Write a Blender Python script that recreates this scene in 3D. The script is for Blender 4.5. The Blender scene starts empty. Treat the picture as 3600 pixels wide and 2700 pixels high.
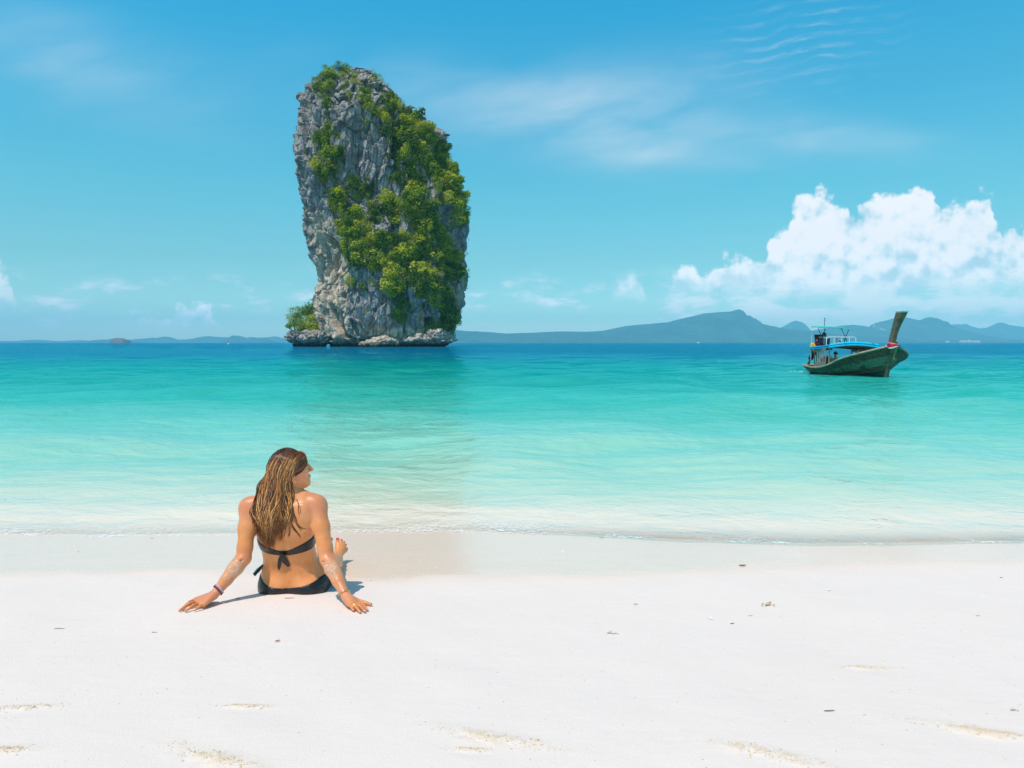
import bpy, math, random
import numpy as np
from mathutils import Vector
from mathutils.bvhtree import BVHTree

random.seed(7)
rng = np.random.default_rng(7)
SC = bpy.context.scene
COL = SC.collection

# ------------------------------------------------------------------ camera
FOC = 2500.0                      # focal length in photo pixels (3600 x 2700)
PITCH = math.atan(146.0 / FOC)
CAM_H = 1.65
cam_d = bpy.data.cameras.new('camera')
cam_d.sensor_width = 36.0
cam_d.lens = 36.0 * FOC / 3600.0
cam_d.clip_start = 0.05
cam_d.clip_end = 40000.0
cam = bpy.data.objects.new('camera', cam_d)
COL.objects.link(cam)
cam.location = (0, 0, CAM_H)
cam.rotation_euler = (math.radians(90) - PITCH, 0, 0)
SC.camera = cam

CP, SP = math.cos(PITCH), math.sin(PITCH)
def P(px, py, d):
    """world point seen at photo pixel (px, py) at distance d along +Y"""
    cx, cy = (px - 1800.0) / FOC, (1350.0 - py) / FOC
    x, y, z = cx, CP + cy * SP, -SP + cy * CP
    return np.array([x / y * d, d, CAM_H + z / y * d])
def UV(px, py):
    p = P(px, py, 1.0)
    return p[0], p[2] - CAM_H

# ------------------------------------------------------------------ render settings
SC.view_settings.view_transform = 'Standard'
SC.view_settings.look = 'None'
SC.view_settings.gamma = 1.0
SC.view_settings.use_curve_mapping = False
SC.view_settings.exposure = 0.0
cy = SC.cycles
cy.max_bounces = 10
cy.diffuse_bounces = 3
cy.glossy_bounces = 4
cy.transparent_max_bounces = 16
cy.volume_bounces = 2
cy.use_denoising = True

# ------------------------------------------------------------------ node helpers
class NT:
    def __init__(s, tree):
        s.t = tree; s.n = tree.nodes; s.l = tree.links
        s.n.clear()
    def new(s, kind, **kw):
        nd = s.n.new(kind)
        for k, v in kw.items(): setattr(nd, k, v)
        return nd
    def put(s, sock, v):
        if v is None: return
        if hasattr(v, 'is_output') or isinstance(v, bpy.types.NodeSocket): s.l.new(v, sock)
        else:
            try: sock.default_value = v
            except Exception:
                sock.default_value = (v[0], v[1], v[2], 1.0) if hasattr(v, '__len__') else (v, v, v)
    def m(s, op, a, b=None, c=None, clamp=False):
        nd = s.new('ShaderNodeMath', operation=op); nd.use_clamp = clamp
        for i, v in enumerate((a, b, c)):
            if v is not None: s.put(nd.inputs[i], v)
        return nd.outputs[0]
    def add(s, a, b): return s.m('ADD', a, b)
    def sub(s, a, b): return s.m('SUBTRACT', a, b)
    def mul(s, a, b): return s.m('MULTIPLY', a, b)
    def div(s, a, b): return s.m('DIVIDE', a, b)
    def sstep(s, x, a, b, o0=0.0, o1=1.0):
        nd = s.new('ShaderNodeMapRange', interpolation_type='SMOOTHSTEP')
        s.put(nd.inputs['Value'], x); s.put(nd.inputs['From Min'], a); s.put(nd.inputs['From Max'], b)
        s.put(nd.inputs['To Min'], o0); s.put(nd.inputs['To Max'], o1)
        return nd.outputs[0]
    def lin(s, x, a, b, o0=0.0, o1=1.0):
        nd = s.new('ShaderNodeMapRange')
        s.put(nd.inputs['Value'], x); s.put(nd.inputs['From Min'], a); s.put(nd.inputs['From Max'], b)
        s.put(nd.inputs['To Min'], o0); s.put(nd.inputs['To Max'], o1)
        return nd.outputs[0]
    def xyz(s, x, y, z=0.0):
        nd = s.new('ShaderNodeCombineXYZ')
        s.put(nd.inputs[0], x); s.put(nd.inputs[1], y); s.put(nd.inputs[2], z)
        return nd.outputs[0]
    def sep(s, v):
        nd = s.new('ShaderNodeSeparateXYZ'); s.put(nd.inputs[0], v)
        return nd.outputs
    def mix(s, f, a, b, blend='MIX'):
        nd = s.new('ShaderNodeMix', data_type='RGBA', blend_type=blend)
        s.put(nd.inputs[0], f); s.put(nd.inputs[6], a); s.put(nd.inputs[7], b)
        return nd.outputs[2]
    def noise(s, v, scale, detail=4, rough=0.5, dist=0.0, dim='3D', lac=2.0):
        nd = s.new('ShaderNodeTexNoise', noise_dimensions=dim)
        s.put(nd.inputs['Vector'], v); s.put(nd.inputs['Scale'], scale); s.put(nd.inputs['Detail'], detail)
        s.put(nd.inputs['Roughness'], rough); s.put(nd.inputs['Distortion'], dist); s.put(nd.inputs['Lacunarity'], lac)
        return nd.outputs[0]
    def voro(s, v, scale, feature='F1', dim='3D', detail=0.0, rough=0.5, smooth=0.5, rnd=1.0):
        nd = s.new('ShaderNodeTexVoronoi', feature=feature, voronoi_dimensions=dim)
        s.put(nd.inputs['Vector'], v); s.put(nd.inputs['Scale'], scale)
        if 'Detail' in nd.inputs: nd.inputs['Detail'].default_value = detail; nd.inputs['Roughness'].default_value = rough
        if feature == 'SMOOTH_F1': nd.inputs['Smoothness'].default_value = smooth
        nd.inputs['Randomness'].default_value = rnd
        return nd.outputs['Distance'] if feature != 'COLOR' else nd.outputs['Color']
    def ramp(s, f, stops, interp='LINEAR'):
        nd = s.new('ShaderNodeValToRGB'); r = nd.color_ramp; r.interpolation = interp
        while len(r.elements) < len(stops): r.elements.new(0.5)
        for e, (p, c) in zip(r.elements, stops):
            e.position = p; e.color = (c[0], c[1], c[2], 1) if hasattr(c, '__len__') else (c, c, c, 1)
        s.put(nd.inputs[0], f)
        return nd.outputs[0]
    def curve(s, f, pts):
        """float curve over 0..1 input; pts sorted"""
        nd = s.new('ShaderNodeFloatCurve'); mp = nd.mapping; c = mp.curves[0]
        mp.use_clip = False
        while len(c.points) < len(pts): c.points.new(0.5, 0.5)
        for q, (x, y) in zip(c.points, pts):
            q.location = (x, y); q.handle_type = 'AUTO_CLAMPED'
        mp.update(); s.put(nd.inputs['Value'], f)
        return nd.outputs[0]
    def vm(s, op, a, b=None):
        nd = s.new('ShaderNodeVectorMath', operation=op)
        s.put(nd.inputs[0], a)
        if b is not None: s.put(nd.inputs[1], b)
        return nd.outputs[0]
    def bump(s, h, strength=1.0, dist=1.0, normal=None):
        nd = s.new('ShaderNodeBump'); s.put(nd.inputs['Height'], h)
        nd.inputs['Strength'].default_value = strength; nd.inputs['Distance'].default_value = dist
        if normal is not None: s.put(nd.inputs['Normal'], normal)
        return nd.outputs[0]

def material(name):
    m = bpy.data.materials.new(name); m.use_nodes = True
    n = NT(m.node_tree)
    out = n.new('ShaderNodeOutputMaterial')
    return m, n, out
def principled(n, out=None, **kw):
    b = n.new('ShaderNodeBsdfPrincipled')
    for k, v in kw.items(): n.put(b.inputs[k.replace('_', ' ')], v)
    if out is not None: n.l.new(b.outputs[0], out.inputs[0])
    return b
def plain(name, col, rough=0.6, var=0.12, scale=40.0, metal=0.0, bump=0.0, spec=0.5):
    """a painted / cloth / wood surface with slight colour variation"""
    m, n, out = material(name)
    tc = n.new('ShaderNodeTexCoord').outputs['Object']
    no = n.noise(tc, scale, 4, 0.6)
    c = n.mix(n.lin(no, 0.3, 0.7, 0, 1), tuple(x * (1 - var) for x in col), tuple(min(1, x * (1 + var)) for x in col))
    b = principled(n, out, Base_Color=c, Roughness=rough, Metallic=metal)
    b.inputs['Specular IOR Level'].default_value = spec
    if bump: n.put(b.inputs['Normal'], n.bump(no, 1.0, bump))
    return m

# ------------------------------------------------------------------ mesh helpers
def new_mesh(name, V, F, mat=None, smooth=True):
    me = bpy.data.meshes.new(name)
    V = np.asarray(V, dtype=np.float32)
    if isinstance(F, np.ndarray) and F.ndim == 2:
        k = F.shape[1]; nf = len(F)
        me.vertices.add(len(V)); me.vertices.foreach_set('co', V.ravel())
        me.loops.add(nf * k); me.loops.foreach_set('vertex_index', F.astype(np.int32).ravel())
        me.polygons.add(nf); me.polygons.foreach_set('loop_start', np.arange(0, nf * k, k, dtype=np.int32))
        me.update(calc_edges=True)
    else:
        me.from_pydata([tuple(map(float, v)) for v in V], [], [tuple(int(i) for i in f) for f in F]); me.update()
    if smooth: me.polygons.foreach_set('use_smooth', np.ones(len(me.polygons), bool))
    if mat: me.materials.append(mat)
    return me
def link(name, me, parent=None, loc=None):
    o = bpy.data.objects.new(name, me); COL.objects.link(o)
    if parent is not None: o.parent = parent
    if loc is not None: o.location = tuple(float(v) for v in loc)
    return o
def tag(o, label=None, cat=None, group=None, kind=None):
    if label: o['label'] = label
    if cat: o['category'] = cat
    if group: o['group'] = group
    if kind: o['kind'] = kind
    return o
def empty(name, loc, rz=0.0):
    o = bpy.data.objects.new(name, None); COL.objects.link(o)
    o.location = tuple(float(v) for v in loc); o.rotation_euler = (0, 0, rz)
    return o
def fattr(me, name, vals):
    a = me.attributes.new(name, 'FLOAT', 'POINT'); a.data.foreach_set('value', np.asarray(vals, dtype=np.float32).ravel())
def cattr(me, name, vals):
    a = me.attributes.new(name, 'FLOAT_COLOR', 'POINT')
    v = np.ones((len(vals), 4), np.float32); v[:, :3] = vals
    a.data.foreach_set('color', v.ravel())
def grid_faces(nr, nc, wrap=False):
    i = np.arange(nr - 1)[:, None]; j = np.arange(nc if wrap else nc - 1)[None, :]
    j2 = (j + 1) % nc
    a = i * nc + j; b = i * nc + j2; c = (i + 1) * nc + j2; d = (i + 1) * nc + j
    return np.stack([a, b, c, d], -1).reshape(-1, 4)

class MB:
    """collects simple solids, then links them as one mesh"""
    def __init__(s): s.V = []; s.F = []; s.n = 0
    def addm(s, V, F):
        V = np.asarray(V, float); s.V.append(V)
        s.F += [tuple(int(i) + s.n for i in f) for f in F]; s.n += len(V)
        return s
    def hexa(s, b, t):
        """box from 4 bottom + 4 top corners"""
        return s.addm(list(b) + list(t), [(3, 2, 1, 0), (4, 5, 6, 7), (0, 1, 5, 4), (1, 2, 6, 5), (2, 3, 7, 6), (3, 0, 4, 7)])
    def box(s, c, size):
        c = np.asarray(c, float); h = np.asarray(size, float) / 2
        q = [(-1, -1), (1, -1), (1, 1), (-1, 1)]
        return s.hexa([c + h * (x, y, -1) for x, y in q], [c + h * (x, y, 1) for x, y in q])
    def tube(s, pts, r, n=6, cap=True, flat=1.0):
        pts = np.asarray(pts, float); k = len(pts)
        r = np.full(k, r) if np.isscalar(r) else np.asarray(r, float)
        T = np.gradient(pts, axis=0); T /= np.linalg.norm(T, axis=1)[:, None] + 1e-12
        ref = np.array([0, 0, 1.0]) if abs(T[0][2]) < 0.9 else np.array([0, 1.0, 0])
        V = []
        u = np.cross(T[0], ref); u /= np.linalg.norm(u)
        for i in range(k):
            u = u - T[i] * np.dot(u, T[i]); u /= np.linalg.norm(u) + 1e-12
            w = np.cross(T[i], u)
            for j in range(n):
                a = 2 * math.pi * j / n
                V.append(pts[i] + r[i] * (math.cos(a) * u + flat * math.sin(a) * w))
        F = [tuple(x) for x in grid_faces(k, n, True)]
        if cap: F += [tuple(range(n))[::-1], tuple((k - 1) * n + j for j in range(n))]
        return s.addm(V, F)
    def blob(s, c, r, nu=10, nv=7, R=None):
        c = np.asarray(c, float); r = np.asarray(r, float) * np.ones(3)
        V = []; 
        for i in range(nv + 1):
            th = math.pi * i / nv
            for j in range(nu):
                ph = 2 * math.pi * j / nu
                v = r * (math.sin(th) * math.cos(ph), math.sin(th) * math.sin(ph), math.cos(th))
                V.append(c + (v if R is None else R @ v))
        return s.addm(V, [tuple(x[::-1]) for x in grid_faces(nv + 1, nu, True)])
    def sheet(s, top, th):
        """top: (r,c,3) grid given thickness th downwards"""
        top = np.asarray(top, float); r, c, _ = top.shape
        bot = top - np.array([0, 0, th])
        V = np.concatenate([top.reshape(-1, 3), bot.reshape(-1, 3)]); N = r * c
        g = grid_faces(r, c)
        F = [tuple(x) for x in g] + [tuple(x[::-1] + N) for x in g]
        def edge(idx):
            for a, b in zip(idx[:-1], idx[1:]): F.append((a, a + N, b + N, b))
        edge([j for j in range(c)]); edge([(r - 1) * c + j for j in range(c)][::-1])
        edge([i * c for i in range(r)][::-1]); edge([i * c + c - 1 for i in range(r)])
        return s.addm(V, F)
    def build(s, name, mat, parent=None, base=None, smooth=True):
        V = np.concatenate(s.V)
        if base is not None: V = V - np.asarray(base)
        me = new_mesh(name, V, s.F, mat, smooth)
        if smooth:
            try: me.set_sharp_from_angle(angle=math.radians(40))
            except Exception: pass
        return link(name, me, parent)

# ------------------------------------------------------------------ numpy noise
def _hash(ix, iy, iz, seed):
    h = (ix * 374761393 + iy * 668265263 + iz * 2147483647 + seed * 974634777) & 0xFFFFFFFF
    h = ((h ^ (h >> 13)) * 1274126177) & 0xFFFFFFFF
    h = ((h ^ (h >> 16)) * 2246822519) & 0xFFFFFFFF
    return ((h ^ (h >> 15)) & 0xFFFFFF) / float(0xFFFFFF)
def vnoise(p, seed=0):
    """value noise 0..1 at points p (...,3)"""
    f = np.floor(p); t = p - f; i = f.astype(np.int64)
    t = t * t * t * (t * (t * 6 - 15) + 10)
    r = 0
    for dx in (0, 1):
        wx = t[..., 0] if dx else 1 - t[..., 0]
        for dy in (0, 1):
            wy = t[..., 1] if dy else 1 - t[..., 1]
            for dz in (0, 1):
                wz = t[..., 2] if dz else 1 - t[..., 2]
                r = r + wx * wy * wz * _hash(i[..., 0] + dx, i[..., 1] + dy, i[..., 2] + dz, seed)
    return r
def fbm(p, oct=4, gain=0.5, seed=0, ridged=False):
    p = np.asarray(p, float); a = 1.0; s = 0; w = 0
    for k in range(oct):
        v = vnoise(p * (2.03 ** k) + 17.3 * k, seed + k)
        if ridged: v = 1 - np.abs(2 * v - 1)
        s = s + a * v; w += a; a *= gain
    return s / w
def worley(p, seed=0, two=False):
    """distance to nearest (and second nearest) feature point, plus the cell's random"""
    p = np.asarray(p, float); f = np.floor(p).astype(np.int64)
    d1 = np.full(p.shape[:-1], 9.0); d2 = d1.copy(); idr = np.zeros_like(d1); vec = np.zeros_like(p)
    for dx in (-1, 0, 1):
        for dy in (-1, 0, 1):
            for dz in (-1, 0, 1):
                c = f + (dx, dy, dz)
                q = np.stack([c[..., k] + _hash(c[..., 0], c[..., 1], c[..., 2], seed + 11 * (k + 1)) for k in range(3)], -1)
                d = np.linalg.norm(q - p, axis=-1)
                idv = _hash(c[..., 0], c[..., 1], c[..., 2], seed + 77)
                n = d < d1
                d2 = np.where(n, d1, np.minimum(d2, d)); idr = np.where(n, idv, idr); vec = np.where(n[..., None], p - q, vec); d1 = np.where(n, d, d1)
    return (d1, d2, idr, vec) if two else (d1, d2, idr)
def interp(x, pts):
    pts = sorted(pts); return np.interp(x, [a for a, b in pts], [b for a, b in pts])
def sst(x, a, b):
    t = np.clip((x - a) / (b - a), 0, 1); return t * t * (3 - 2 * t)
# ------------------------------------------------------------------ sky + sun
SUN = Vector((-0.30, -0.34, 1.0)).normalized()
elev = math.asin(SUN.z)
world = bpy.data.worlds.new('World'); SC.world = world; world.use_nodes = True
n = NT(world.node_tree)
wout = n.new('ShaderNodeOutputWorld')
sky = n.new('ShaderNodeTexSky', sky_type='NISHITA')
sky.sun_disc = False; sky.sun_elevation = elev
sky.sun_rotation = math.atan2(SUN.x, SUN.y)
sky.altitude = 0; sky.air_density = 1.0; sky.dust_density = 0.6; sky.ozone_density = 1.6
tc = n.new('ShaderNodeTexCoord').outputs['Generated']
X, Y, Z = n.sep(tc)[:3]
Yc = n.m('MAXIMUM', Y, 0.08)
u = n.div(X, Yc); v = n.div(Z, Yc)
front = n.sstep(Y, 0.15, 0.4)
SKY_S = 0.10
# the tropical sky: the physical sky pulled towards cyan and lifted near the horizon
hs = n.new('ShaderNodeMix', data_type='RGBA', blend_type='MULTIPLY')
hs.inputs[0].default_value = 1.0
n.put(hs.inputs[6], sky.outputs[0])
Zc = n.m('MAXIMUM', Z, 0.0)
tint = n.ramp(Zc, [(0.0, (0.90, 1.02, 0.92)), (0.04, (0.54, 0.80, 0.78)), (0.08, (0.40, 0.69, 0.67)), (0.11, (0.36, 0.67, 0.62)), (0.20, (0.285, 0.78, 0.71)), (0.42, (0.10, 0.91, 0.98)), (0.62, (0.30, 0.72, 0.70)), (1.0, (0.50, 0.62, 0.52))])
n.put(hs.inputs[7], n.vm('MULTIPLY', tint, (2.0, 2.0, 2.0)))
skycol = hs.outputs[2]

K = 1.0 / SKY_S
def W(r, g, b): return (r * K, g * K, b * K)
# ---- cumulus: outline over azimuth, billowed by noise
U0, U1 = -0.76, 0.76
def un(px): return (UV(px, 1100)[0] - U0) / (U1 - U0)
def vv(py): return UV(1800, py)[1]
R7 = lambda x, y: (2200 + x * 0.633, 560 + y * 0.633)
R8 = lambda x, y: (x * 0.4973, 900 + y * 0.4973)
tops = [R8(0, 30), R8(60, 60), R8(130, 250), R8(210, 320), R8(290, 300), R8(330, 420), R8(700, 440), R8(850, 455), R8(890, 400), R8(940, 368), R8(1010, 378), R8(1060, 425), R8(1105, 428),
        R8(1170, 365), R8(1230, 355), R8(1330, 322), R8(1390, 306), R8(1460, 322), R8(1515, 345), R8(1535, 470), R8(1640, 500),
        (2140, 1060), (2162, 1000), (2185, 965), (2225, 953), (2255, 972), (2275, 1040), (2345, 1060)]
tops += [R7(*q) for q in [(240, 690), (262, 620), (300, 585), (350, 566), (405, 590), (437, 640), (470, 590), (520, 528), (590, 490), (650, 500), (700, 535), (748, 552),
        (778, 515), (793, 430), (830, 388), (880, 385), (888, 295), (935, 208), (985, 165), (1050, 143), (1110, 162), (1150, 210), (1190, 232), (1215, 212), (1228, 315), (1262, 268), (1340, 208),
        (1420, 162), (1490, 128), (1560, 97), (1615, 112), (1680, 125), (1700, 175), (1708, 258), (1760, 240), (1830, 228), (1880, 188), (1950, 150), (2012, 135),
        (2024, 255), (2036, 315), (2062, 342), (2076, 386), (2130, 384), (2212, 375)]]
bases = [(0, 1085), (100, 1090), (420, 1152), (560, 1156), (760, 1150), (800, 1160), (2140, 1040), (2200, 1046), (2275, 1040), (2345, 1000), (2400, 1040), (2700, 1045), (2900, 1050), (3100, 1050), (3300, 1040), (3600, 1020)]
opac = [(0, 0.7), (90, 0.7), (165, 0.3), (170, 0.0), (418, 0.0), (430, 0.9), (500, 0.85), (545, 0.9), (600, 1), (770, 1), (790, 0), (2130, 0), (2160, 0.85), (2270, 0.85), (2300, 0), (2338, 0), (2360, 1), (3600, 1)]
VS = 2.0     # curve stores v * VS
def cpts(lst, f): return [(un(a), f(b)) for a, b in lst]
un_u = n.lin(u, U0, U1)
# edge billows: warp both coordinates
uv0 = n.xyz(u, v, 0.0)
bil = n.voro(uv0, 26.0, 'SMOOTH_F1', '2D', detail=3.2, rough=0.55, smooth=0.25)
bil2 = n.noise(uv0, 60.0, 6, 0.62, dim='2D')
w1 = n.mul(n.sub(0.66, bil), 0.030)
w2 = n.mul(n.sub(bil2, 0.5), 0.010)
warp = n.add(w1, w2)
wu = n.add(u, n.mul(n.sub(n.noise(uv0, 34.0, 5, 0.6, dim='2D'), 0.5), 0.018))
topv = n.div(n.curve(n.lin(wu, U0, U1), cpts(tops, lambda y: vv(y) * VS)), VS)
basv = n.div(n.curve(un_u, cpts(bases, lambda y: vv(y) * VS)), VS)
opv = n.curve(un_u, cpts(opac, lambda o: o))
S = n.add(n.sub(topv, v), warp)
alpha = n.sstep(S, -0.002, 0.014)
# soft undersides
bn = n.noise(n.xyz(n.mul(u, 0.6), v, 3.0), 22.0, 5, 0.6)
bs = n.add(n.sub(v, basv), n.mul(n.sub(bn, 0.5), 0.055))
alpha = n.mul(alpha, n.sstep(bs, -0.012, 0.028))
alpha = n.mul(n.mul(alpha, opv), front)
# light on the billows: height now minus height a step towards the sun
def hgt(du, dv):
    q = n.xyz(n.add(u, du), n.add(v, dv), 0.0)
    a = n.voro(q, 15.0, 'SMOOTH_F1', '2D', detail=3.5, rough=0.55, smooth=0.6)
    b = n.noise(q, 9.0, 5, 0.55, dim='2D')
    return n.add(n.mul(a, -0.8), n.mul(b, 1.6))
rel = n.sub(hgt(0, 0), hgt(-0.006, 0.013))
lowf = n.noise(n.xyz(n.mul(u, 0.8), v, 5.0), 11.0, 4, 0.55)
hgtabove = n.sstep(n.sub(v, basv), 0.0, 0.13)
lit = n.add(n.mul(n.sub(0.0, rel), 1.9), n.add(n.mul(hgtabove, 0.50), n.mul(n.sub(lowf, 0.5), 1.3)))
lit = n.add(lit, 0.46)
lit = n.m('MINIMUM', n.m('MAXIMUM', lit, 0.0), 1.0)
cc = n.ramp(lit, [(0.0, W(0.42, 0.62, 0.70)), (0.35, W(0.60, 0.76, 0.83)), (0.65, W(0.80, 0.88, 0.92)), (1.0, W(0.93, 0.94, 0.96))])
# ramp clamps above 1: store the colours dimmed and scale them back
cc_n = n.ramp(lit, [(0.0, (0.45, 0.66, 0.76)), (0.30, (0.60, 0.77, 0.84)), (0.6, (0.80, 0.88, 0.92)), (0.95, (0.92, 0.93, 0.95))])
ccK = n.vm('MULTIPLY', n.vm('MULTIPLY', cc_n, (K * 1.13, K * 1.12, K * 1.14)), n.mix(n.sstep(v, 0.03, 0.16), (1.25, 1.2, 1.15, 1), (1, 1, 1, 1)))
s1 = n.mix(alpha, skycol, ccK)
# ---- thin low cumulus haze banks along the horizon
ln = n.noise(n.xyz(n.mul(u, 7.0), n.mul(v, 20.0), 9.0), 2.2, 6, 0.62)
lband = n.mul(n.sstep(v, 0.012, 0.035), n.sstep(v, 0.115, 0.05))
rside = n.sstep(u, 0.16, 0.38, 0.0, 0.16)
lsd = n.sstep(u, -0.35, -0.6, 0.0, 0.05)
lal = n.sstep(n.add(n.add(ln, rside), lsd), 0.49, 0.68)
lal = n.mul(n.mul(n.mul(lal, lband), 0.80), front)
lc = n.vm('MULTIPLY', n.mix(n.sstep(n.add(ln, rside), 0.50, 0.72), (0.62, 0.80, 0.88, 1), (1.0, 1.0, 1.0, 1)), (K * 1.15, K * 1.15, K * 1.15))
s2 = n.mix(lal, s1, lc)
# ---- cirrus: soft patches and fine streaks
def gauss(px, py, su, sv, rot=0.0):
    a, b = UV(px, py)
    du = n.sub(u, a); dv = n.sub(v, b)
    c, s_ = math.cos(rot), math.sin(rot)
    p_ = n.div(n.add(n.mul(du, c), n.mul(dv, s_)), su); q_ = n.div(n.sub(n.mul(dv, c), n.mul(du, s_)), sv)
    return n.m('EXPONENT', n.mul(n.add(n.mul(p_, p_), n.mul(q_, q_)), -1.0))
cn = n.noise(n.xyz(n.mul(u, 1.0), n.mul(n.sub(v, n.mul(u, 0.12)), 3.2), 1.0), 6.0, 6, 0.5, dist=0.3)
cn = n.sstep(cn, 0.10, 0.85)
msk = n.add(n.add(gauss(2180, 330, 0.16, 0.045, 0.1), gauss(2180, 480, 0.14, 0.045, -0.1)), n.add(gauss(2900, 480, 0.15, 0.026, -0.08), n.mul(gauss(1700, 360, 0.22, 0.045, -0.15), 0.7)))
msk = n.add(msk, n.add(n.mul(gauss(250, 210, 0.20, 0.055, -0.35), 0.8), n.mul(gauss(2420, 560, 0.10, 0.014, -0.05), 0.8)))
ca = n.mul(n.mul(cn, msk), 0.42)
sn = n.noise(n.xyz(n.mul(u, 2.0), v, 2.0), 6.0, 3, 0.5)
vt = n.add(n.sub(v, n.mul(u, 0.16)), n.mul(sn, 0.03))
st = n.m('SINE', n.mul(vt, 400.0))
sbr = n.sstep(n.noise(n.xyz(n.mul(u, 15.0), n.mul(vt, 90.0), 7.0), 1.6, 4, 0.6), 0.36, 0.74)
sa = n.mul(n.mul(n.sstep(st, -0.5, 1.0), sbr), n.mul(gauss(2820, 140, 0.10, 0.055, 0.2), 0.30))
ca = n.mul(n.m('MINIMUM', n.add(ca, sa), 0.5), front)
s3 = n.mix(ca, s2, W(0.75, 0.86, 0.93) + (1,))
bg = n.new('ShaderNodeBackground'); n.put(bg.inputs[0], s3); bg.inputs[1].default_value = SKY_S
n.l.new(bg.outputs[0], wout.inputs[0])
world.cycles.sampling_method = 'MANUAL'; world.cycles.sample_map_resolution = 512

sun_d = bpy.data.lights.new('sun', 'SUN'); sun_d.energy = 3.5; sun_d.angle = math.radians(0.5); sun_d.color = (1.0, 0.86, 0.76)
sun = bpy.data.objects.new('sun', sun_d); COL.objects.link(sun)
sun.rotation_euler = (-SUN).to_track_quat('-Z', 'Y').to_euler(); sun.location = (0, -5, 30)
# ------------------------------------------------------------------ beach
SHORE = [(-2400, 1890), (0, 1880), (300, 1888), (600, 1884), (900, 1880), (1300, 1872), (1700, 1872), (2100, 1884), (2400, 1900), (2800, 1911), (3100, 1912), (3600, 1904), (6000, 1890)]
_s = [(P(a, b, 1)[0], CAM_H / -(P(a, b, 1)[2] - CAM_H)) for a, b in SHORE]
SX = np.array([a * d for a, d in _s]); SD = np.array([d for a, d in _s])
def shore(x): return np.interp(x, SX, SD)
SLOPE = 0.12
def ground(x, y):
    """height of the sand / sea floor"""
    x = np.asarray(x, float); y = np.asarray(y, float)
    e = shore(x) - y                       # metres landward of the waterline
    land = SLOPE * e - 0.008 * np.clip(e - 4.0, 0, 20) ** 1.5
    # sea floor: quick drop, sand bar shelf, then the lagoon
    w = np.clip(-e, 0, None)
    sea = -(0.085 * np.minimum(w, 5) + 0.10 * np.clip(w - 5, 0, 20) + 0.055 * np.clip(w - 25, 0, 60) + 0.01 * np.clip(w - 85, 0, 400))
    return np.where(e > 0, land, sea)
# trampled spots in the sand (photo px) : (cx, cy, half length m, half width m, angle)
SPOTS = [(1750, 2605, 0.16, 0.05, -0.35), (2700, 2660, 0.15, 0.05, -0.5), (3480, 2585, 0.19, 0.045, -0.35), (780, 2680, 0.16, 0.05, -0.45),
         (70, 2497, 0.10, 0.03, 0.15), (20, 2650, 0.08, 0.04, 0.1), (3040, 2350, 0.09, 0.03, 0.0), (1655, 2642, 0.05, 0.015, 0.0), (870, 2490, 0.07, 0.02, 0.0)]
def on_ground(px, py):
    d = 3.0
    for _ in range(30):
        p = P(px, py, d); g = float(ground(p[0], d))
        k = (p[2] - CAM_H) / d
        d = d + 0.7 * ((g - CAM_H) / k - d)
    p = P(px, py, d); return np.array([p[0], d, float(ground(p[0], d))])
def dents(x, y):
    z = np.zeros_like(x); rough = np.zeros_like(x)
    for cx, cyy, L, Wd, an in SPOTS:
        c = on_ground(cx, cyy)
        dx, dy = x - c[0], y - c[1]
        a = (dx * math.cos(an) + dy * math.sin(an)) / L; b = (-dx * math.sin(an) + dy * math.cos(an)) / Wd
        near = (np.abs(a) < 2.2) & (np.abs(b) < 4)
        if not near.any(): continue
        q = np.stack([x[near] * 30, y[near] * 30, x[near] * 0], -1)
        nz = fbm(q, 4, 0.6, 5)
        b2 = b[near] + (nz - 0.5) * 1.2
        env = np.exp(-(a[near] ** 2) * 1.1)
        lip = np.exp(-(b2 * 1.6) ** 2) * 0.0055 * (0.4 + 1.2 * nz)
        hollow = -0.002 * np.exp(-((b[near] + 1.5) * 0.8) ** 2)
        z[near] += env * (lip + hollow)
        rough[near] += env * np.exp(-(b2 * 1.3) ** 2) * sst(nz, 0.42, 0.62)
    return z, rough
# two sheets in one mesh: fine rows where the camera looks, coarse far away
ys = np.concatenate([[-60, -20, -8, -3, 0, 1.0], np.linspace(1.5, 7.0, 700), np.geomspace(7.05, 600, 60)])
xs = np.concatenate([[-400, -120, -40, -18, -9], np.linspace(-5.5, 5.5, 900), [9, 18, 40, 120, 400]])
GX, GY = np.meshgrid(xs, ys)
GZ = ground(GX, GY)
q = np.stack([GX, GY, GX * 0], -1)
inner = (GY > 1.4) & (GY < 8)
un1 = (fbm(q * 0.9, 3, 0.5, 3) - 0.5) * 0.035 + (fbm(q * 4.0, 3, 0.5, 4) - 0.5) * 0.008
GZ = GZ + un1 * sst(shore(GX) - GY, 0.2, 1.8)
dz, rgh = dents(GX, GY)
GZ = GZ + dz
GZ = GZ - 1.2 * sst(-GY, 2, 60) * 0
sand_mat, n, out = material('white_sand')
geo = n.new('ShaderNodeNewGeometry').outputs['Position']
px_, py_, pz_ = n.sep(geo)[:3]
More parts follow.
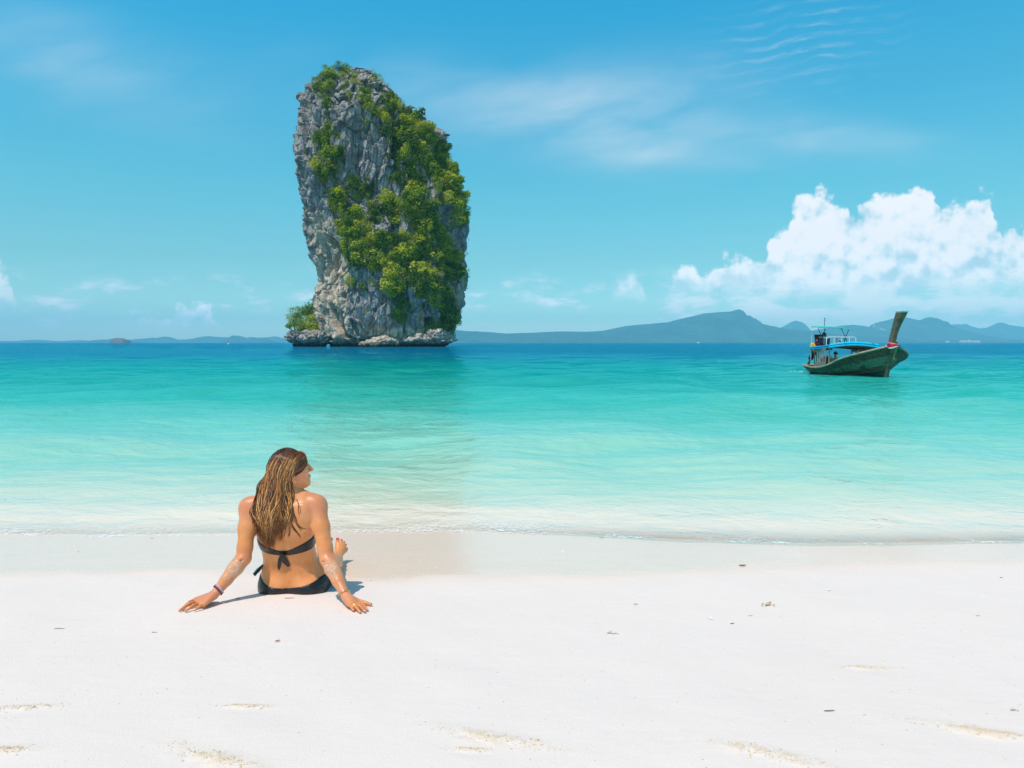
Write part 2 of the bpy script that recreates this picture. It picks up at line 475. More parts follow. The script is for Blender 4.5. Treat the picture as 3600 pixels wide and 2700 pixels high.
# wet band above the waterline: upper limit varies along the beach
wet_pts = [(-3.0, 4.25), (-2.2, 4.3), (-1.5, 4.15), (-0.8, 4.02), (0.0, 4.05), (0.9, 4.25), (1.8, 4.55), (3.2, 4.75), (4.5, 4.8)]
wl = n.curve(n.lin(px_, -5, 5), [((a + 5) / 10, b / 10) for a, b in wet_pts])
wl = n.mul(wl, 10.0)
wn = n.noise(n.xyz(px_, n.mul(py_, 1.6), 0.0), 1.7, 4, 0.55)
we = n.add(n.sub(py_, wl), n.mul(n.sub(wn, 0.5), 0.35))
wet = n.sstep(we, -0.10, 0.34)
fine = n.noise(geo, 900.0, 3, 0.7)
mid = n.noise(geo, 60.0, 4, 0.6)
big = n.noise(geo, 1.3, 4, 0.6)
dry = n.mix(n.lin(fine, 0.25, 0.75), (0.81, 0.725, 0.675, 1), (0.885, 0.79, 0.735, 1))
dry = n.mix(n.mul(n.sstep(big, 0.45, 0.75), 0.25), dry, (0.83, 0.73, 0.66, 1))
wetc = n.mix(n.lin(n.add(n.mul(fine, 0.5), n.mul(mid, 0.5)), 0.35, 0.65), (0.95, 0.74, 0.60, 1), (0.98, 0.79, 0.66, 1))
under = n.mix(n.lin(mid, 0.3, 0.7), (0.88, 0.84, 0.74, 1), (0.94, 0.91, 0.82, 1))
rat = n.new('ShaderNodeAttribute', attribute_name='crumb').outputs['Fac']
# scattered dark and tan specks
sp = n.voro(geo, 38.0, 'F1')
spid = n.new('ShaderNodeTexVoronoi'); n.put(spid.inputs['Vector'], geo); spid.inputs['Scale'].default_value = 38.0
sr = n.sep(spid.outputs['Color'])
dens = n.noise(geo, 2.0, 3, 0.6)
spk = n.mul(n.sstep(sp, 0.16, 0.08), n.m('GREATER_THAN', n.add(sr[0], n.mul(n.sub(dens, 0.5), 0.35)), 0.90))
specc = n.mix(sr[1], (0.45, 0.33, 0.18, 1), (0.18, 0.14, 0.12, 1))
sp2 = n.voro(geo, 16.0, 'F1')
sp2id = n.new('ShaderNodeTexVoronoi'); n.put(sp2id.inputs['Vector'], geo); sp2id.inputs['Scale'].default_value = 16.0
sr2 = n.sep(sp2id.outputs['Color'])
white_bits = n.mul(n.sstep(sp2, 0.11, 0.06), n.m('GREATER_THAN', sr2[0], 0.72))
c = n.mix(wet, dry, wetc)
c = n.mix(n.sstep(pz_, 0.0, -0.04), c, under)
c = n.mix(n.mul(rat, 0.5), c, (0.82, 0.62, 0.38, 1))
c = n.mix(n.mul(spk, 0.55), c, specc)
c = n.mix(n.mul(white_bits, n.mul(wet, 0.7)), c, (0.88, 0.86, 0.83, 1))
rough = n.add(n.mul(wet, -0.70), 0.92)
rough = n.add(rough, n.mul(n.mul(n.sub(mid, 0.5), wet), 0.12))
bh = n.add(n.mul(fine, 0.0004), n.add(n.mul(n.noise(geo, 140.0, 4, 0.6), 0.0016), n.mul(n.noise(n.xyz(px_, n.mul(py_, 2.0), 0), 9.0, 4, 0.55), 0.003)))
bh = n.mul(bh, n.add(n.mul(wet, -0.72), 1.0))
bh = n.add(bh, n.mul(n.mul(n.mul(rat, mid), 1.0), 0.006))
b = principled(n, out, Base_Color=c, Roughness=rough, Normal=n.bump(bh, 1.0, 1.0))
b.inputs['Specular IOR Level'].default_value = 0.5
n.put(b.inputs['Specular IOR Level'], n.add(n.mul(wet, 0.42), 0.12))
V = np.stack([GX, GY, GZ], -1).reshape(-1, 3)
me = new_mesh('sand', V, grid_faces(len(ys), len(xs)), sand_mat)
fattr(me, 'crumb', np.clip(rgh, 0, 1))
tag(link('sand_beach', me), 'smooth white sand beach sloping into the water, damp near the waterline', None, kind='structure')
def gz(x, y):
    """height of the finished sand mesh"""
    iy = np.searchsorted(ys, y) - 1; ix = np.searchsorted(xs, x) - 1
    iy = int(np.clip(iy, 0, len(ys) - 2)); ix = int(np.clip(ix, 0, len(xs) - 2))
    return float(GZ[iy:iy + 2, ix:ix + 2].mean())

# ------------------------------------------------------------------ sea
inv = np.linspace(1 / 5.2, 1 / 24000.0, 780)
d = 1 / inv
s = np.linspace(-1, 1, 900)
s = 0.62 * s + 0.9 * s ** 3
D, Sx = np.meshgrid(d, s, indexing='ij')
WX = Sx * (D + 9.0); WY = D
sp_y = np.gradient(d)[:, None] * np.ones_like(D)          # row spacing
wz = np.zeros_like(D)
r2 = np.random.default_rng(3)
swash = sst(WY - shore(WX), 0.0, 5.0)
for k in range(46):
    lam = 0.35 * (1.13 ** k) if k < 30 else r2.uniform(0.6, 14)
    lam *= r2.uniform(0.85, 1.15)
    if lam > 16: lam = r2.uniform(2, 9)
    ang = r2.normal(0, 0.62) + math.pi / 2
    kx, ky = math.cos(ang) / lam * 2 * math.pi, math.sin(ang) / lam * 2 * math.pi
    amp = 0.0115 * lam ** 0.85 * r2.uniform(0.5, 1.0) * 0.42
    ph = r2.uniform(0, 6.28)
    fade = sst(lam / np.abs(sp_y), 2.5, 6.0)
    wob = 0.0
    wz += fade * amp * np.sin(kx * WX + ky * WY + ph + 1.3 * np.sin(WX * 0.35 / max(lam, 0.5) + k)) 
gust = fbm(np.stack([WX * 0.06, WY * 0.12, WX * 0], -1), 3, 0.5, 9)
wz *= (0.35 + 1.3 * gust)
wz *= 0.10 + 0.9 * swash
# wake waves beside the boat and a few longer crests right of the middle
def crest(px, py, L, Wd, h, an=0.0):
    p = P(px, py, 1.0); k = (p[2] - CAM_H); dd = CAM_H / -k; cx_ = p[0] * dd
    a = (WX - cx_) * math.cos(an) + (WY - dd) * math.sin(an); b_ = -(WX - cx_) * math.sin(an) + (WY - dd) * math.cos(an)
    return h * np.exp(-(a / L) ** 2) * (np.exp(-(b_ / Wd) ** 2) - 0.5 * np.exp(-((b_ + 1.6 * Wd) / Wd) ** 2))
for (a_, b_, L_, w_, h_, an_) in [(2240, 1342, 2.2, .7, .12, 0), (2000, 1338, 2.0, .7, .09, 0), (2580, 1298, 2.0, 1.0, .10, .1), (3190, 1300, 1.3, .6, .16, -.15), (3260, 1330, 1.6, .6, .12, 0), (3380, 1378, 1.8, .5, .09, 0.1), (3430, 1312, 2.5, .8, .10, 0),
                                  (2620, 1325, 1.6, .6, .08, 0), (2480, 1348, 1.8, .5, .07, .1), (2900, 1400, 2.0, .5, .05, 0), (3300, 1440, 1.8, .4, .05, .05), (2800, 1300, 0.9, .5, .10, .3)]:
    wz += crest(a_, b_, L_, w_, h_, an_)
dep = -ground(WX, WY)
# the wash line breaks up the edge a little
edge = (fbm(np.stack([WX * 1.4, WY * 1.4, WX * 0 + 3], -1), 4, 0.55, 21) - 0.5)
wz += 0.012 * edge * (1 - swash)
V = np.stack([WX, WY, wz], -1).reshape(-1, 3)
water_mat, n, out = material('sea_water')
geo = n.new('ShaderNodeNewGeometry').outputs['Position']
px_, py_, pz_ = n.sep(geo)[:3]
dp = n.new('ShaderNodeAttribute', attribute_name='depth').outputs['Fac']
big = n.noise(n.xyz(n.mul(px_, 0.35), py_, 0.0), 0.10, 4, 0.55)
big2 = n.noise(n.xyz(n.mul(px_, 0.5), py_, 4.0), 0.8, 4, 0.6)
dpn = n.mul(dp, n.add(n.add(0.55, n.mul(big, 0.55)), n.mul(n.sub(big2, 0.5), 0.7)))
body = n.ramp(n.m('POWER', n.div(n.m('MAXIMUM', dpn, 0.0), 10.0), 0.5), [
    (0.0, (0.97, 0.83, 0.70)), (0.07, (0.86, 0.77, 0.63)), (0.12, (0.54, 0.71, 0.55)), (0.175, (0.33, 0.65, 0.51)), (0.245, (0.20, 0.60, 0.48)),
    (0.34, (0.05, 0.48, 0.38)), (0.51, (0.001, 0.30, 0.26)), (0.70, (0.000, 0.14, 0.27)), (1.0, (0.000, 0.10, 0.27))])
opq = n.sub(1.0, n.m('EXPONENT', n.mul(n.m('MAXIMUM', dpn, 0.0), -90.0)))
h1 = n.noise(n.xyz(n.mul(px_, 0.45), py_, 0.0), 0.55, 3, 0.55)
h2 = n.noise(n.xyz(n.mul(px_, 0.75), py_, 5.0), 2.2, 4, 0.58, dist=0.4)
h3 = n.noise(n.xyz(n.mul(px_, 0.8), py_, 8.0), 7.0, 4, 0.6, dist=0.3)
calm = n.sstep(dp, 0.0, 1.2, 0.34, 1.0)
gustn = n.noise(n.xyz(n.mul(px_, 0.25), py_, 2.0), 0.05, 3, 0.5)
hh = n.add(n.add(n.mul(h1, 0.30), n.mul(h2, 0.13)), n.mul(h3, 0.034))
hh = n.mul(n.mul(hh, calm), n.add(0.45, gustn))
nrm = n.bump(hh, 1.0, 1.0)
dif = n.new('ShaderNodeBsdfDiffuse'); n.put(dif.inputs[0], body); n.put(dif.inputs['Normal'], nrm)
tr = n.new('ShaderNodeBsdfTransparent'); n.put(tr.inputs[0], n.mix(n.sstep(dp, 0.0, 0.5), (1, 1, 1, 1), (0.86, 0.96, 0.94, 1)))
mx = n.new('ShaderNodeMixShader'); n.put(mx.inputs[0], opq); n.l.new(tr.outputs[0], mx.inputs[1]); n.l.new(dif.outputs[0], mx.inputs[2])
gl = n.new('ShaderNodeBsdfGlossy'); gl.inputs['Roughness'].default_value = 0.02; n.put(gl.inputs['Normal'], nrm)
gl.inputs['Color'].default_value = (0.24, 0.92, 1.0, 1)
fr = n.new('ShaderNodeFresnel'); fr.inputs[0].default_value = 1.333; n.put(fr.inputs['Normal'], nrm)
mg = n.new('ShaderNodeMixShader'); n.put(mg.inputs[0], n.m('MINIMUM', n.mul(fr.outputs[0], 0.80), 0.52)); n.l.new(mx.outputs[0], mg.inputs[1]); n.l.new(gl.outputs[0], mg.inputs[2])
n.l.new(mg.outputs[0], out.inputs[0])
me = new_mesh('sea', V, grid_faces(len(d), len(s)), water_mat)
fattr(me, 'depth', dep.ravel())
tag(link('sea', me), 'clear turquoise sea shading from pale shallows to blue', None, kind='structure')
def sea_d(px, py):
    p = P(px, py, 1.0); return CAM_H / -(p[2] - CAM_H)
# ------------------------------------------------------------------ the limestone rock
RD = 300.0
r4 = lambda x, y: (980 + x * 0.3255, 200 + y * 0.3255)
r5 = lambda x, y: (980 + x * 0.3255, 700 + y * 0.3255)
LEFT = [r4(800, 158), r4(770, 172), r4(700, 195), r4(640, 235), r4(520, 262), r4(420, 285), r4(352, 305), r4(318, 345), r4(298, 420), r4(285, 500), r4(282, 650), r4(275, 760), r4(245, 850), r4(215, 980), r4(190, 1060), r4(186, 1150), r4(196, 1200),
        r4(240, 1262), r4(252, 1330), r4(256, 1480), r4(268, 1600), r5(290, 190), r5(322, 320), r5(345, 450), r5(362, 600), r5(384, 720), r5(412, 810), r5(430, 930), r5(440, 1000), r5(416, 1090), r5(408, 1200), r5(408, 1340), r5(412, 1440), r5(400, 1500), r5(420, 1600)]
RIGHT = [r4(845, 150), r4(880, 158), r4(958, 190), r4(990, 222), r4(1062, 245), r4(1082, 300), r4(1160, 365), r4(1238, 440), r4(1300, 520), r4(1440, 620), r4(1640, 785), r4(1775, 900), r4(1825, 985), r4(1842, 1060), r4(1855, 1150), r4(1915, 1260), r4(1930, 1370), r4(1960, 1480), r4(1990, 1560),
         r4(2010, 1640), r5(2045, 170), r5(2062, 290), r5(2035, 390), r5(2026, 460), r5(2036, 520), r5(2008, 590), r5(2012, 740), r5(2002, 900), r5(1985, 1010), r5(1988, 1140), r5(1950, 1190), r5(1940, 1300), r5(1905, 1390), r5(1885, 1480), r5(1865, 1600)]
def to_xz(p): q = P(p[0], p[1], RD); return q[0], q[2]
Lp = np.array([to_xz(p) for p in LEFT]); Rp = np.array([to_xz(p) for p in RIGHT])
HT = max(Lp[:, 1].max(), Rp[:, 1].max())
def proj(V):
    V = np.asarray(V, float); dx = V[..., 0]; dy = V[..., 1]; dz = V[..., 2] - CAM_H
    f = dy * CP - dz * SP; up = dy * SP + dz * CP
    return 1800 + FOC * dx / f, 1350 - FOC * up / f
NR, NF, NB = 640, 500, 110
tz = np.linspace(0, 1, NR)
zr = -2.0 + (HT + 1.99) * (1 - (1 - tz) ** 1.15)
def side(pts, z):
    o = np.argsort(pts[:, 1]); return np.interp(z, pts[o, 1], pts[o, 0])
xl = side(Lp, zr); xr = side(Rp, zr)
tp = sst(zr, HT - 3.0, HT); mid_ = (xl + xr) / 2 + 0.4
a_ = np.maximum((xr - xl) / 2 * 0.955, 0.05); cxx = mid_
b_ = np.minimum(a_ * 0.9, 22) * (1 - 0.6 * tp)
ph = np.linspace(0, math.pi, 4001); ne = 2.7
ex = np.sign(np.cos(ph)) * np.abs(np.cos(ph)) ** (2 / ne); ey = np.abs(np.sin(ph)) ** (2 / ne)
arc = np.concatenate([[0], np.cumsum(np.hypot(np.diff(ex), np.diff(ey)))]); arc /= arc[-1]
def sup(k, off):
    tt = (np.arange(k) + off) / k; return np.interp(tt, arc, ex), np.interp(tt, arc, ey)
fx, fy = sup(NF, 0.0); bx, by = sup(NB, 0.0)
cxs = np.concatenate([-fx, bx]); cys = np.concatenate([-fy, by])
X_ = cxx[:, None] + a_[:, None] * cxs[None]; Y_ = RD + b_[:, None] * cys[None]; Z_ = np.repeat(zr[:, None], NF + NB, 1)
PX, PY = proj(np.stack([X_, Y_, Z_], -1))
isf = np.concatenate([np.ones(NF), np.zeros(NB)])[None, :] > 0
edgef = (np.abs(cys)[None, :] ** 1.0)            # 0 at the silhouette, 1 facing us
pos = np.stack([X_, Y_, Z_], -1)
outw = np.stack([cxs[None] / a_[:, None].clip(3), cys[None] / b_[:, None].clip(3), 0 * X_], -1); outw /= np.linalg.norm(outw, axis=-1)[..., None] + 1e-9
# ---- broad form
def blob(px, py, rx, ry, rot=0.0):
    dx, dy = PX - px, PY - py; c, s_ = math.cos(rot), math.sin(rot)
    return np.exp(-(((dx * c + dy * s_) / rx) ** 2 + ((-dx * s_ + dy * c) / ry) ** 2))
Fo = np.zeros_like(PX)
Fo += 5.0 * blob(1380, 1000, 130, 170, 0.0) + 4.0 * blob(1330, 830, 110, 120) + 3.5 * blob(1500, 1080, 90, 120)
Fo += 3.0 * blob(1240, 480, 60, 260) + 2.5 * blob(1290, 1060, 60, 90)
Fo -= 4.0 * blob(1180, 900, 60, 110) + 3.0 * blob(1415, 520, 26, 130, 0.12) + 4.0 * blob(1580, 900, 40, 130) - 2.5 * blob(1600, 700, 50, 120)
def seg_step(pts, depth, width, sign=1):
    """recess on the right of a polyline, recovering over width px"""
    o = np.zeros_like(PX); pts = np.array(pts, float)
    xx = np.interp(PY, pts[:, 1], pts[:, 0]); inside = sst(PY, pts[0, 1], pts[0, 1] + 14) * sst(-PY, -pts[-1, 1], -pts[-1, 1] + 14)
    dd = (PX - xx) * sign
    return -depth * inside * sst(dd, -2, 3) * (1 - sst(dd, 3, width))
Fo += seg_step([(1150, 1062), (1158, 1110), (1172, 1150), (1196, 1180), (1232, 1200)], 6.0, 46)
Fo += seg_step([(1138, 822), (1146, 850), (1170, 872), (1178, 886)], 5.0, 40)
Fo += seg_step([(1126, 840), (1134, 880), (1136, 930), (1128, 980)], 3.5, 22)
Fo += seg_step([(1232, 640), (1245, 560), (1240, 480), (1250, 420)][::-1], 2.4, 60)
Fo += seg_step([(1370, 560), (1380, 500), (1378, 420)][::-1], 4.5, 50)
Fo += seg_step([(1430, 700), (1434, 620), (1418, 560)][::-1], 5.0, 50)
Fo += seg_step([(1260, 1190), (1246, 1150), (1240, 1120)][::-1], 3.0, 24)
Fo += seg_step([(1480, 1160), (1476, 1100), (1470, 1070)][::-1], 3.0, 60)
for cx_, cy_, rx_, ry_, dp_ in [(1214, 1038, 11, 15, 7), (1496, 1132, 18, 18, 8), (1160, 1190, 12, 9, 4), (1208, 1182, 13, 9, 4), (1115, 775, 7, 16, 4), (1098, 742, 10, 12, 3), (1310, 785, 40, 14, 3), (1270, 1200, 10, 10, 3)]:
    dd = np.hypot((PX - cx_) / rx_, (PY - cy_) / ry_)
    Fo -= dp_ * (1 - sst(dd, 0.55, 1.15))
Fo = Fo * isf * sst(edgef, 0.1, 0.6)
# ---- relief
p0 = pos.copy()
warp_ = (fbm(p0 * 0.05, 3, 0.5, 31) - 0.5)[..., None] * np.array([7, 7, 12.])
pw = p0 + warp_
big_ = (fbm(p0 * (0.045, 0.045, 0.03), 3, 0.5, 1) - 0.5) * 9
d1, d2, cid, vc = worley(pw * (0.17, 0.12, 0.085), 5, True)
facet = (cid - 0.5) * 1.7 + 3.4 * (np.sin(cid * 91) * vc[..., 0] + np.sin(cid * 57) * vc[..., 2] * 0.8) - 0.7 * np.exp(-((d2 - d1) / 0.05) ** 2)
e1, e2, eid, ve = worley((p0 + warp_ * 0.6) * (0.42, 0.30, 0.26), 9, True)
facet2 = (eid - 0.5) * 0.6 + 1.7 * (np.sin(eid * 91) * ve[..., 0] + np.sin(eid * 57) * ve[..., 2]) - 0.45 * np.exp(-((e2 - e1) / 0.06) ** 2)
flute = (fbm(pw * (0.34, 0.34, 0.045), 4, 0.55, 40, True) - 0.5)
flute2 = (fbm(pw * (1.1, 1.1, 0.12), 3, 0.55, 44, True) - 0.5)
rough_ = (fbm(p0 * 0.9, 4, 0.6, 50) - 0.5)
low = sst(-Z_, -45, -12)
disp = big_ * 0.55 + facet * (1 - 0.35 * low) + facet2 * (1 - 0.3 * low) + flute * (2.0 + 2.4 * low) + flute2 * (0.9 + 0.6 * low) + rough_ * 0.8
disp = disp * (0.20 + 0.80 * sst(edgef, 0.0, 0.5)) * sst(-tz[:, None], -1.0, -0.985)
nt = (fbm(p0 * (0.16, 0.16, 0.0), 3, 0.55, 60) - 0.5)
nh = 3.6 + 4.6 * nt
notch = -4.6 * (1 - sst(Z_ - nh, -2.2, 0.8)) * (0.55 + 1.3 * (nt + 0.5))
pos = pos + outw * (disp + Fo + notch * sst(edgef, -0.2, 0.1))[..., None]
pos[..., 2] += (1 - tp[:, None] * 0) * (fbm(p0 * 0.3, 3, 0.5, 70) - 0.5) * 1.6 * sst(Z_, 3, 8) 
PX2, PY2 = proj(pos)
# ---- colour zones
def bl(px, py, rx, ry, w):
    return w * np.exp(-(((PX2 - px) / rx) ** 2 + ((PY2 - py) / ry) ** 2) ** 1.5)
zn = (fbm(pw * (0.22, 0.22, 0.06), 4, 0.6, 81) - 0.5)
cream = bl(1165, 940, 75, 120, 1.1) + bl(1150, 1130, 90, 95, 1.0) + bl(1130, 830, 50, 60, 0.8) + bl(1320, 1185, 130, 35, 0.8) + bl(1480, 1190, 120, 35, 0.9) + bl(1240, 410, 45, 80, 0.35) + bl(1610, 980, 30, 130, 0.7) + bl(1120, 780, 30, 60, 0.5) + bl(1345, 1120, 60, 50, 0.35)
cream -= bl(1298, 1020, 60, 75, 0.9) + bl(1195, 985, 28, 30, 0.4) + bl(1350, 1120, 45, 45, 0.3)
cream = np.clip(cream * (1.0 + 1.4 * zn) + zn * 0.5, 0, 1)
orange = np.clip(bl(1482, 1120, 12, 32, 1.0) + bl(1470, 1190, 16, 10, 0.8) + bl(1612, 960, 16, 120, 0.7) + bl(1130, 880, 8, 80, 0.5) + bl(1175, 930, 20, 30, 0.4) + bl(1600, 1060, 12, 40, 0.6), 0, 1) * sst(zn, -0.12, 0.1)
crev = np.clip(np.exp(-((d2 - d1) / 0.08) ** 2) * 0.8 + np.exp(-((e2 - e1) / 0.10) ** 2) * 0.6, 0, 1)
rock_mat, n, out = material('weathered_limestone')
geo = n.new('ShaderNodeTexCoord').outputs['Object']
gx, gy, gz_ = n.sep(geo)[:3]
cr = n.new('ShaderNodeAttribute', attribute_name='cream').outputs['Fac']
og = n.new('ShaderNodeAttribute', attribute_name='orange').outputs['Fac']
cv = n.new('ShaderNodeAttribute', attribute_name='crevice').outputs['Fac']
strk = n.noise(n.xyz(n.mul(gx, 1.0), n.mul(gy, 1.0), n.mul(gz_, 0.07)), 1.3, 6, 0.65, dist=0.4)
strk2 = n.noise(n.xyz(n.mul(gx, 1.0), n.mul(gy, 1.0), n.mul(gz_, 0.14)), 0.4, 5, 0.6, dist=0.6)
blot = n.noise(geo, 0.30, 6, 0.62)
finn = n.noise(geo, 2.2, 5, 0.65)
grey = n.mix(n.sstep(strk, 0.32, 0.68), (0.20, 0.195, 0.205, 1), (0.58, 0.555, 0.53, 1))
grey = n.mix(n.sstep(blot, 0.52, 0.72), grey, (0.50, 0.48, 0.485, 1))
grey = n.mix(n.mul(n.sstep(strk2, 0.56, 0.70), 0.55), grey, (0.045, 0.046, 0.050, 1))
crm = n.mix(n.sstep(strk, 0.3, 0.7), (0.52, 0.41, 0.31, 1), (0.92, 0.78, 0.63, 1))
crm = n.mix(n.mul(n.sstep(blot, 0.56, 0.74), 0.8), crm, (0.30, 0.30, 0.32, 1))
crm = n.mix(n.mul(n.sstep(strk2, 0.58, 0.72), 0.4), crm, (0.20, 0.19, 0.19, 1))
c = n.mix(n.sstep(n.add(cr, n.mul(n.sub(finn, 0.5), 0.5)), 0.25, 0.65), grey, crm)
c = n.mix(n.mul(og, 0.95), c, (0.50, 0.27, 0.13, 1))
c = n.mix(n.mul(cv, 0.35), c, (0.07, 0.07, 0.075, 1))
c = n.mix(n.mul(n.sstep(finn, 0.35, 0.20), 0.6), c, (0.08, 0.08, 0.09, 1))
moss = n.mul(n.sstep(n.noise(geo, 0.22, 4, 0.6), 0.56, 0.68), n.sstep(gz_, 30.0, 60.0))
c = n.mix(n.mul(moss, 0.35), c, (0.16, 0.17, 0.08, 1))
c = n.mix(n.sstep(n.add(gz_, n.mul(finn, 3.0)), 4.0, 1.8), c, (0.035, 0.033, 0.030, 1))  # shade of the waterline undercut painted into the rock colour
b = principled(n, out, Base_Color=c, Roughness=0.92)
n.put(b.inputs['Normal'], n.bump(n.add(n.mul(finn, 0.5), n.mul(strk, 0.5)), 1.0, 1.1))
b.inputs['Specular IOR Level'].default_value = 0.15
ROCK = empty('limestone_rock', (cxx[0], RD, 0))
tag(ROCK, 'towering grey and cream limestone rock rising straight out of the sea', 'rock')
rb = np.array([cxx[0], RD, 0])
V = pos.reshape(-1, 3)
F = grid_faces(NR, NF + NB, True)
me = new_mesh('cliff', V - rb, F[:, ::-1].copy(), rock_mat)
fattr(me, 'cream', cream.ravel()); fattr(me, 'orange', orange.ravel()); fattr(me, 'crevice', crev.ravel())
link('cliff', me, ROCK)
def rocky(name, c, r, seed, cream_v, nu=150, nv=90, amp=0.22, flat=1.0, notch_h=0.0, parent=ROCK, tilt=0.0, base=rb):
    """a craggy boulder of its own"""
    th = np.linspace(0.02, math.pi - 0.02, nv)[:, None]; p_ = np.linspace(0, 2 * math.pi, nu, endpoint=False)[None]
    q = np.stack([np.sin(th) * np.cos(p_), np.sin(th) * np.sin(p_), np.cos(th) * np.ones_like(p_)], -1)
    w = q * np.asarray(r)
    d1, d2, idv = worley((w + 50) * (0.26, 0.26, 0.34) + seed, seed)
    k = 1 + amp * ((fbm(w * 0.25 + seed, 4, 0.55, seed) - 0.5) * 1.6 + (idv - 0.5) * 0.45 - 0.3 * np.exp(-((d2 - d1) / 0.12) ** 2) + (fbm(w * (1.6, 1.6, .5) + seed, 3, .55, seed + 3, True) - .5) * 0.7)
    w = w * k[..., None]
    w[..., 2] += tilt * w[..., 0]
    w = w + np.asarray(c)
    if notch_h:
        sh = 1 - 0.35 * (1 - sst(w[..., 2], 0.2, notch_h))
        w[..., :2] = np.asarray(c)[:2] + (w[..., :2] - np.asarray(c)[:2]) * sh[..., None]
    me = new_mesh(name, (w.reshape(-1, 3) - base), grid_faces(nv, nu, True)[:, ::-1].copy(), rock_mat)
    N = w.shape[0] * w.shape[1]
    fattr(me, 'cream', np.full(N, cream_v)); fattr(me, 'orange', np.zeros(N)); fattr(me, 'crevice', np.exp(-((d2 - d1) / 0.08) ** 2).ravel() * 0.8)
    return link(name, me, parent)
def rp(x, y, d): return P(*r5(x, y), d)
rocky('boulder', rp(1650, 1530, 281), (7.4, 7, 4.2), 12, 0.5, notch_h=2.4, amp=0.75)
rocky('boulder', rp(1400, 1540, 281), (8.0, 7, 4.0), 19, 0.6, notch_h=2.4, amp=0.75)
rocky('rock_shelf', rp(290, 1512, 292), (8.2, 9, 3.8), 3, 0.30, notch_h=4.2, amp=0.60, nu=220, nv=120)
rocky('rock_shelf', rp(400, 1520, 286), (6.0, 8, 3.6), 5, 0.4, notch_h=3.6, amp=0.60)
rocky('boulder', rp(1060, 1580, 268), (7.4, 5, 2.8), 8, 1.0, amp=0.50, tilt=0.16)

# ------------------------------------------------------------------ plants on the rock
def foliage_mat(name, lo, hi, dry_):
    m, n, out = material(name)
    tc = n.new('ShaderNodeTexCoord').outputs['Object']
    rnd = n.new('ShaderNodeObjectInfo').outputs['Random']
    geo = n.new('ShaderNodeNewGeometry').outputs['Position']
    a = n.noise(geo, 0.5, 4, 0.6)
    at = n.new('ShaderNodeAttribute', attribute_name='tone').outputs['Fac']
    f = n.add(n.mul(at, 0.55), n.add(n.mul(rnd, 0.25), n.mul(a, 0.35)))
    c = n.ramp(f, [(0.12, lo), (0.62, hi), (0.95, dry_)])
    df = n.new('ShaderNodeBsdfDiffuse'); n.put(df.inputs[0], c)
    tr = n.new('ShaderNodeBsdfTranslucent'); n.put(tr.inputs[0], n.mix(1.0, c, (1.0, 1.0, 0.45, 1), 'MULTIPLY'))
    mx = n.new('ShaderNodeMixShader'); mx.inputs[0].default_value = 0.38
    n.l.new(df.outputs[0], mx.inputs[1]); n.l.new(tr.outputs[0], mx.inputs[2]); n.l.new(mx.outputs[0], out.inputs[0])
    return m
LEAF = {'dark': foliage_mat('dark_leaves', (0.028, 0.070, 0.018), (0.125, 0.235, 0.034), (0.24, 0.33, 0.06)),
        'green': foliage_mat('green_leaves', (0.07, 0.14, 0.014), (0.30, 0.43, 0.032), (0.46, 0.52, 0.07)),
        'yellow': foliage_mat('yellow_leaves', (0.15, 0.22, 0.014), (0.50, 0.56, 0.024), (0.68, 0.66, 0.18)),
        'pale': foliage_mat('pale_olive_leaves', (0.16, 0.17, 0.06), (0.40, 0.40, 0.18), (0.60, 0.55, 0.33))}
bark = plain('bark', (0.16, 0.13, 0.10), 0.9, 0.3, 3.0)
def crown_geo(r, N, size, lobes=7, squash=0.8, open_=0.0):
    """leaf sprays spread over clumps; returns verts, quads, tone"""
    C_ = r.normal(0, 1, (lobes, 3)); C_ /= np.linalg.norm(C_, axis=1)[:, None]; C_ *= r.uniform(0.35, 0.62, (lobes, 1)); C_[:, 2] = C_[:, 2] * squash + 0.1
    R_ = r.uniform(0.26, 0.46, lobes)
    k = r.integers(0, lobes, N)
    dv = r.normal(0, 1, (N, 3)); dv[:, 2] += 0.35; dv /= np.linalg.norm(dv, axis=1)[:, None]
    cen = C_[k] + dv * (R_[k] * r.uniform(0.62, 1.05, N))[:, None]
    nrm = dv * 0.75 + r.normal(0, 0.42, (N, 3)) + (0, -0.1, 0.35); nrm /= np.linalg.norm(nrm, axis=1)[:, None]
    t = np.cross(nrm, r.normal(0, 1, (N, 3))); t /= np.linalg.norm(t, axis=1)[:, None] + 1e-9
    b = np.cross(nrm, t)
    s1 = (size * r.uniform(0.6, 1.5, N))[:, None]; s2 = s1 * r.uniform(0.4, 0.8, N)[:, None]
    V = np.stack([cen - t * s1, cen - b * s2 + nrm * s2 * 0.2, cen + t * s1, cen + b * s2 + nrm * s2 * 0.2], 1)
    tone = np.repeat(np.clip(0.5 + r.normal(0, 0.22, lobes)[k] + r.normal(0, 0.16, N), 0, 1), 4)
    return V.reshape(-1, 3), np.arange(4 * N).reshape(-1, 4), tone
rc = np.random.default_rng(11)
CROWNS = []
for i in range(8):
    V, F, t = crown_geo(rc, 520, 0.085, lobes=int(rc.integers(6, 11)))
    c1 = new_mesh('shrub_crown', V, F, LEAF['green'], False); fattr(c1, 'tone', t); CROWNS.append((c1, V, F, t))
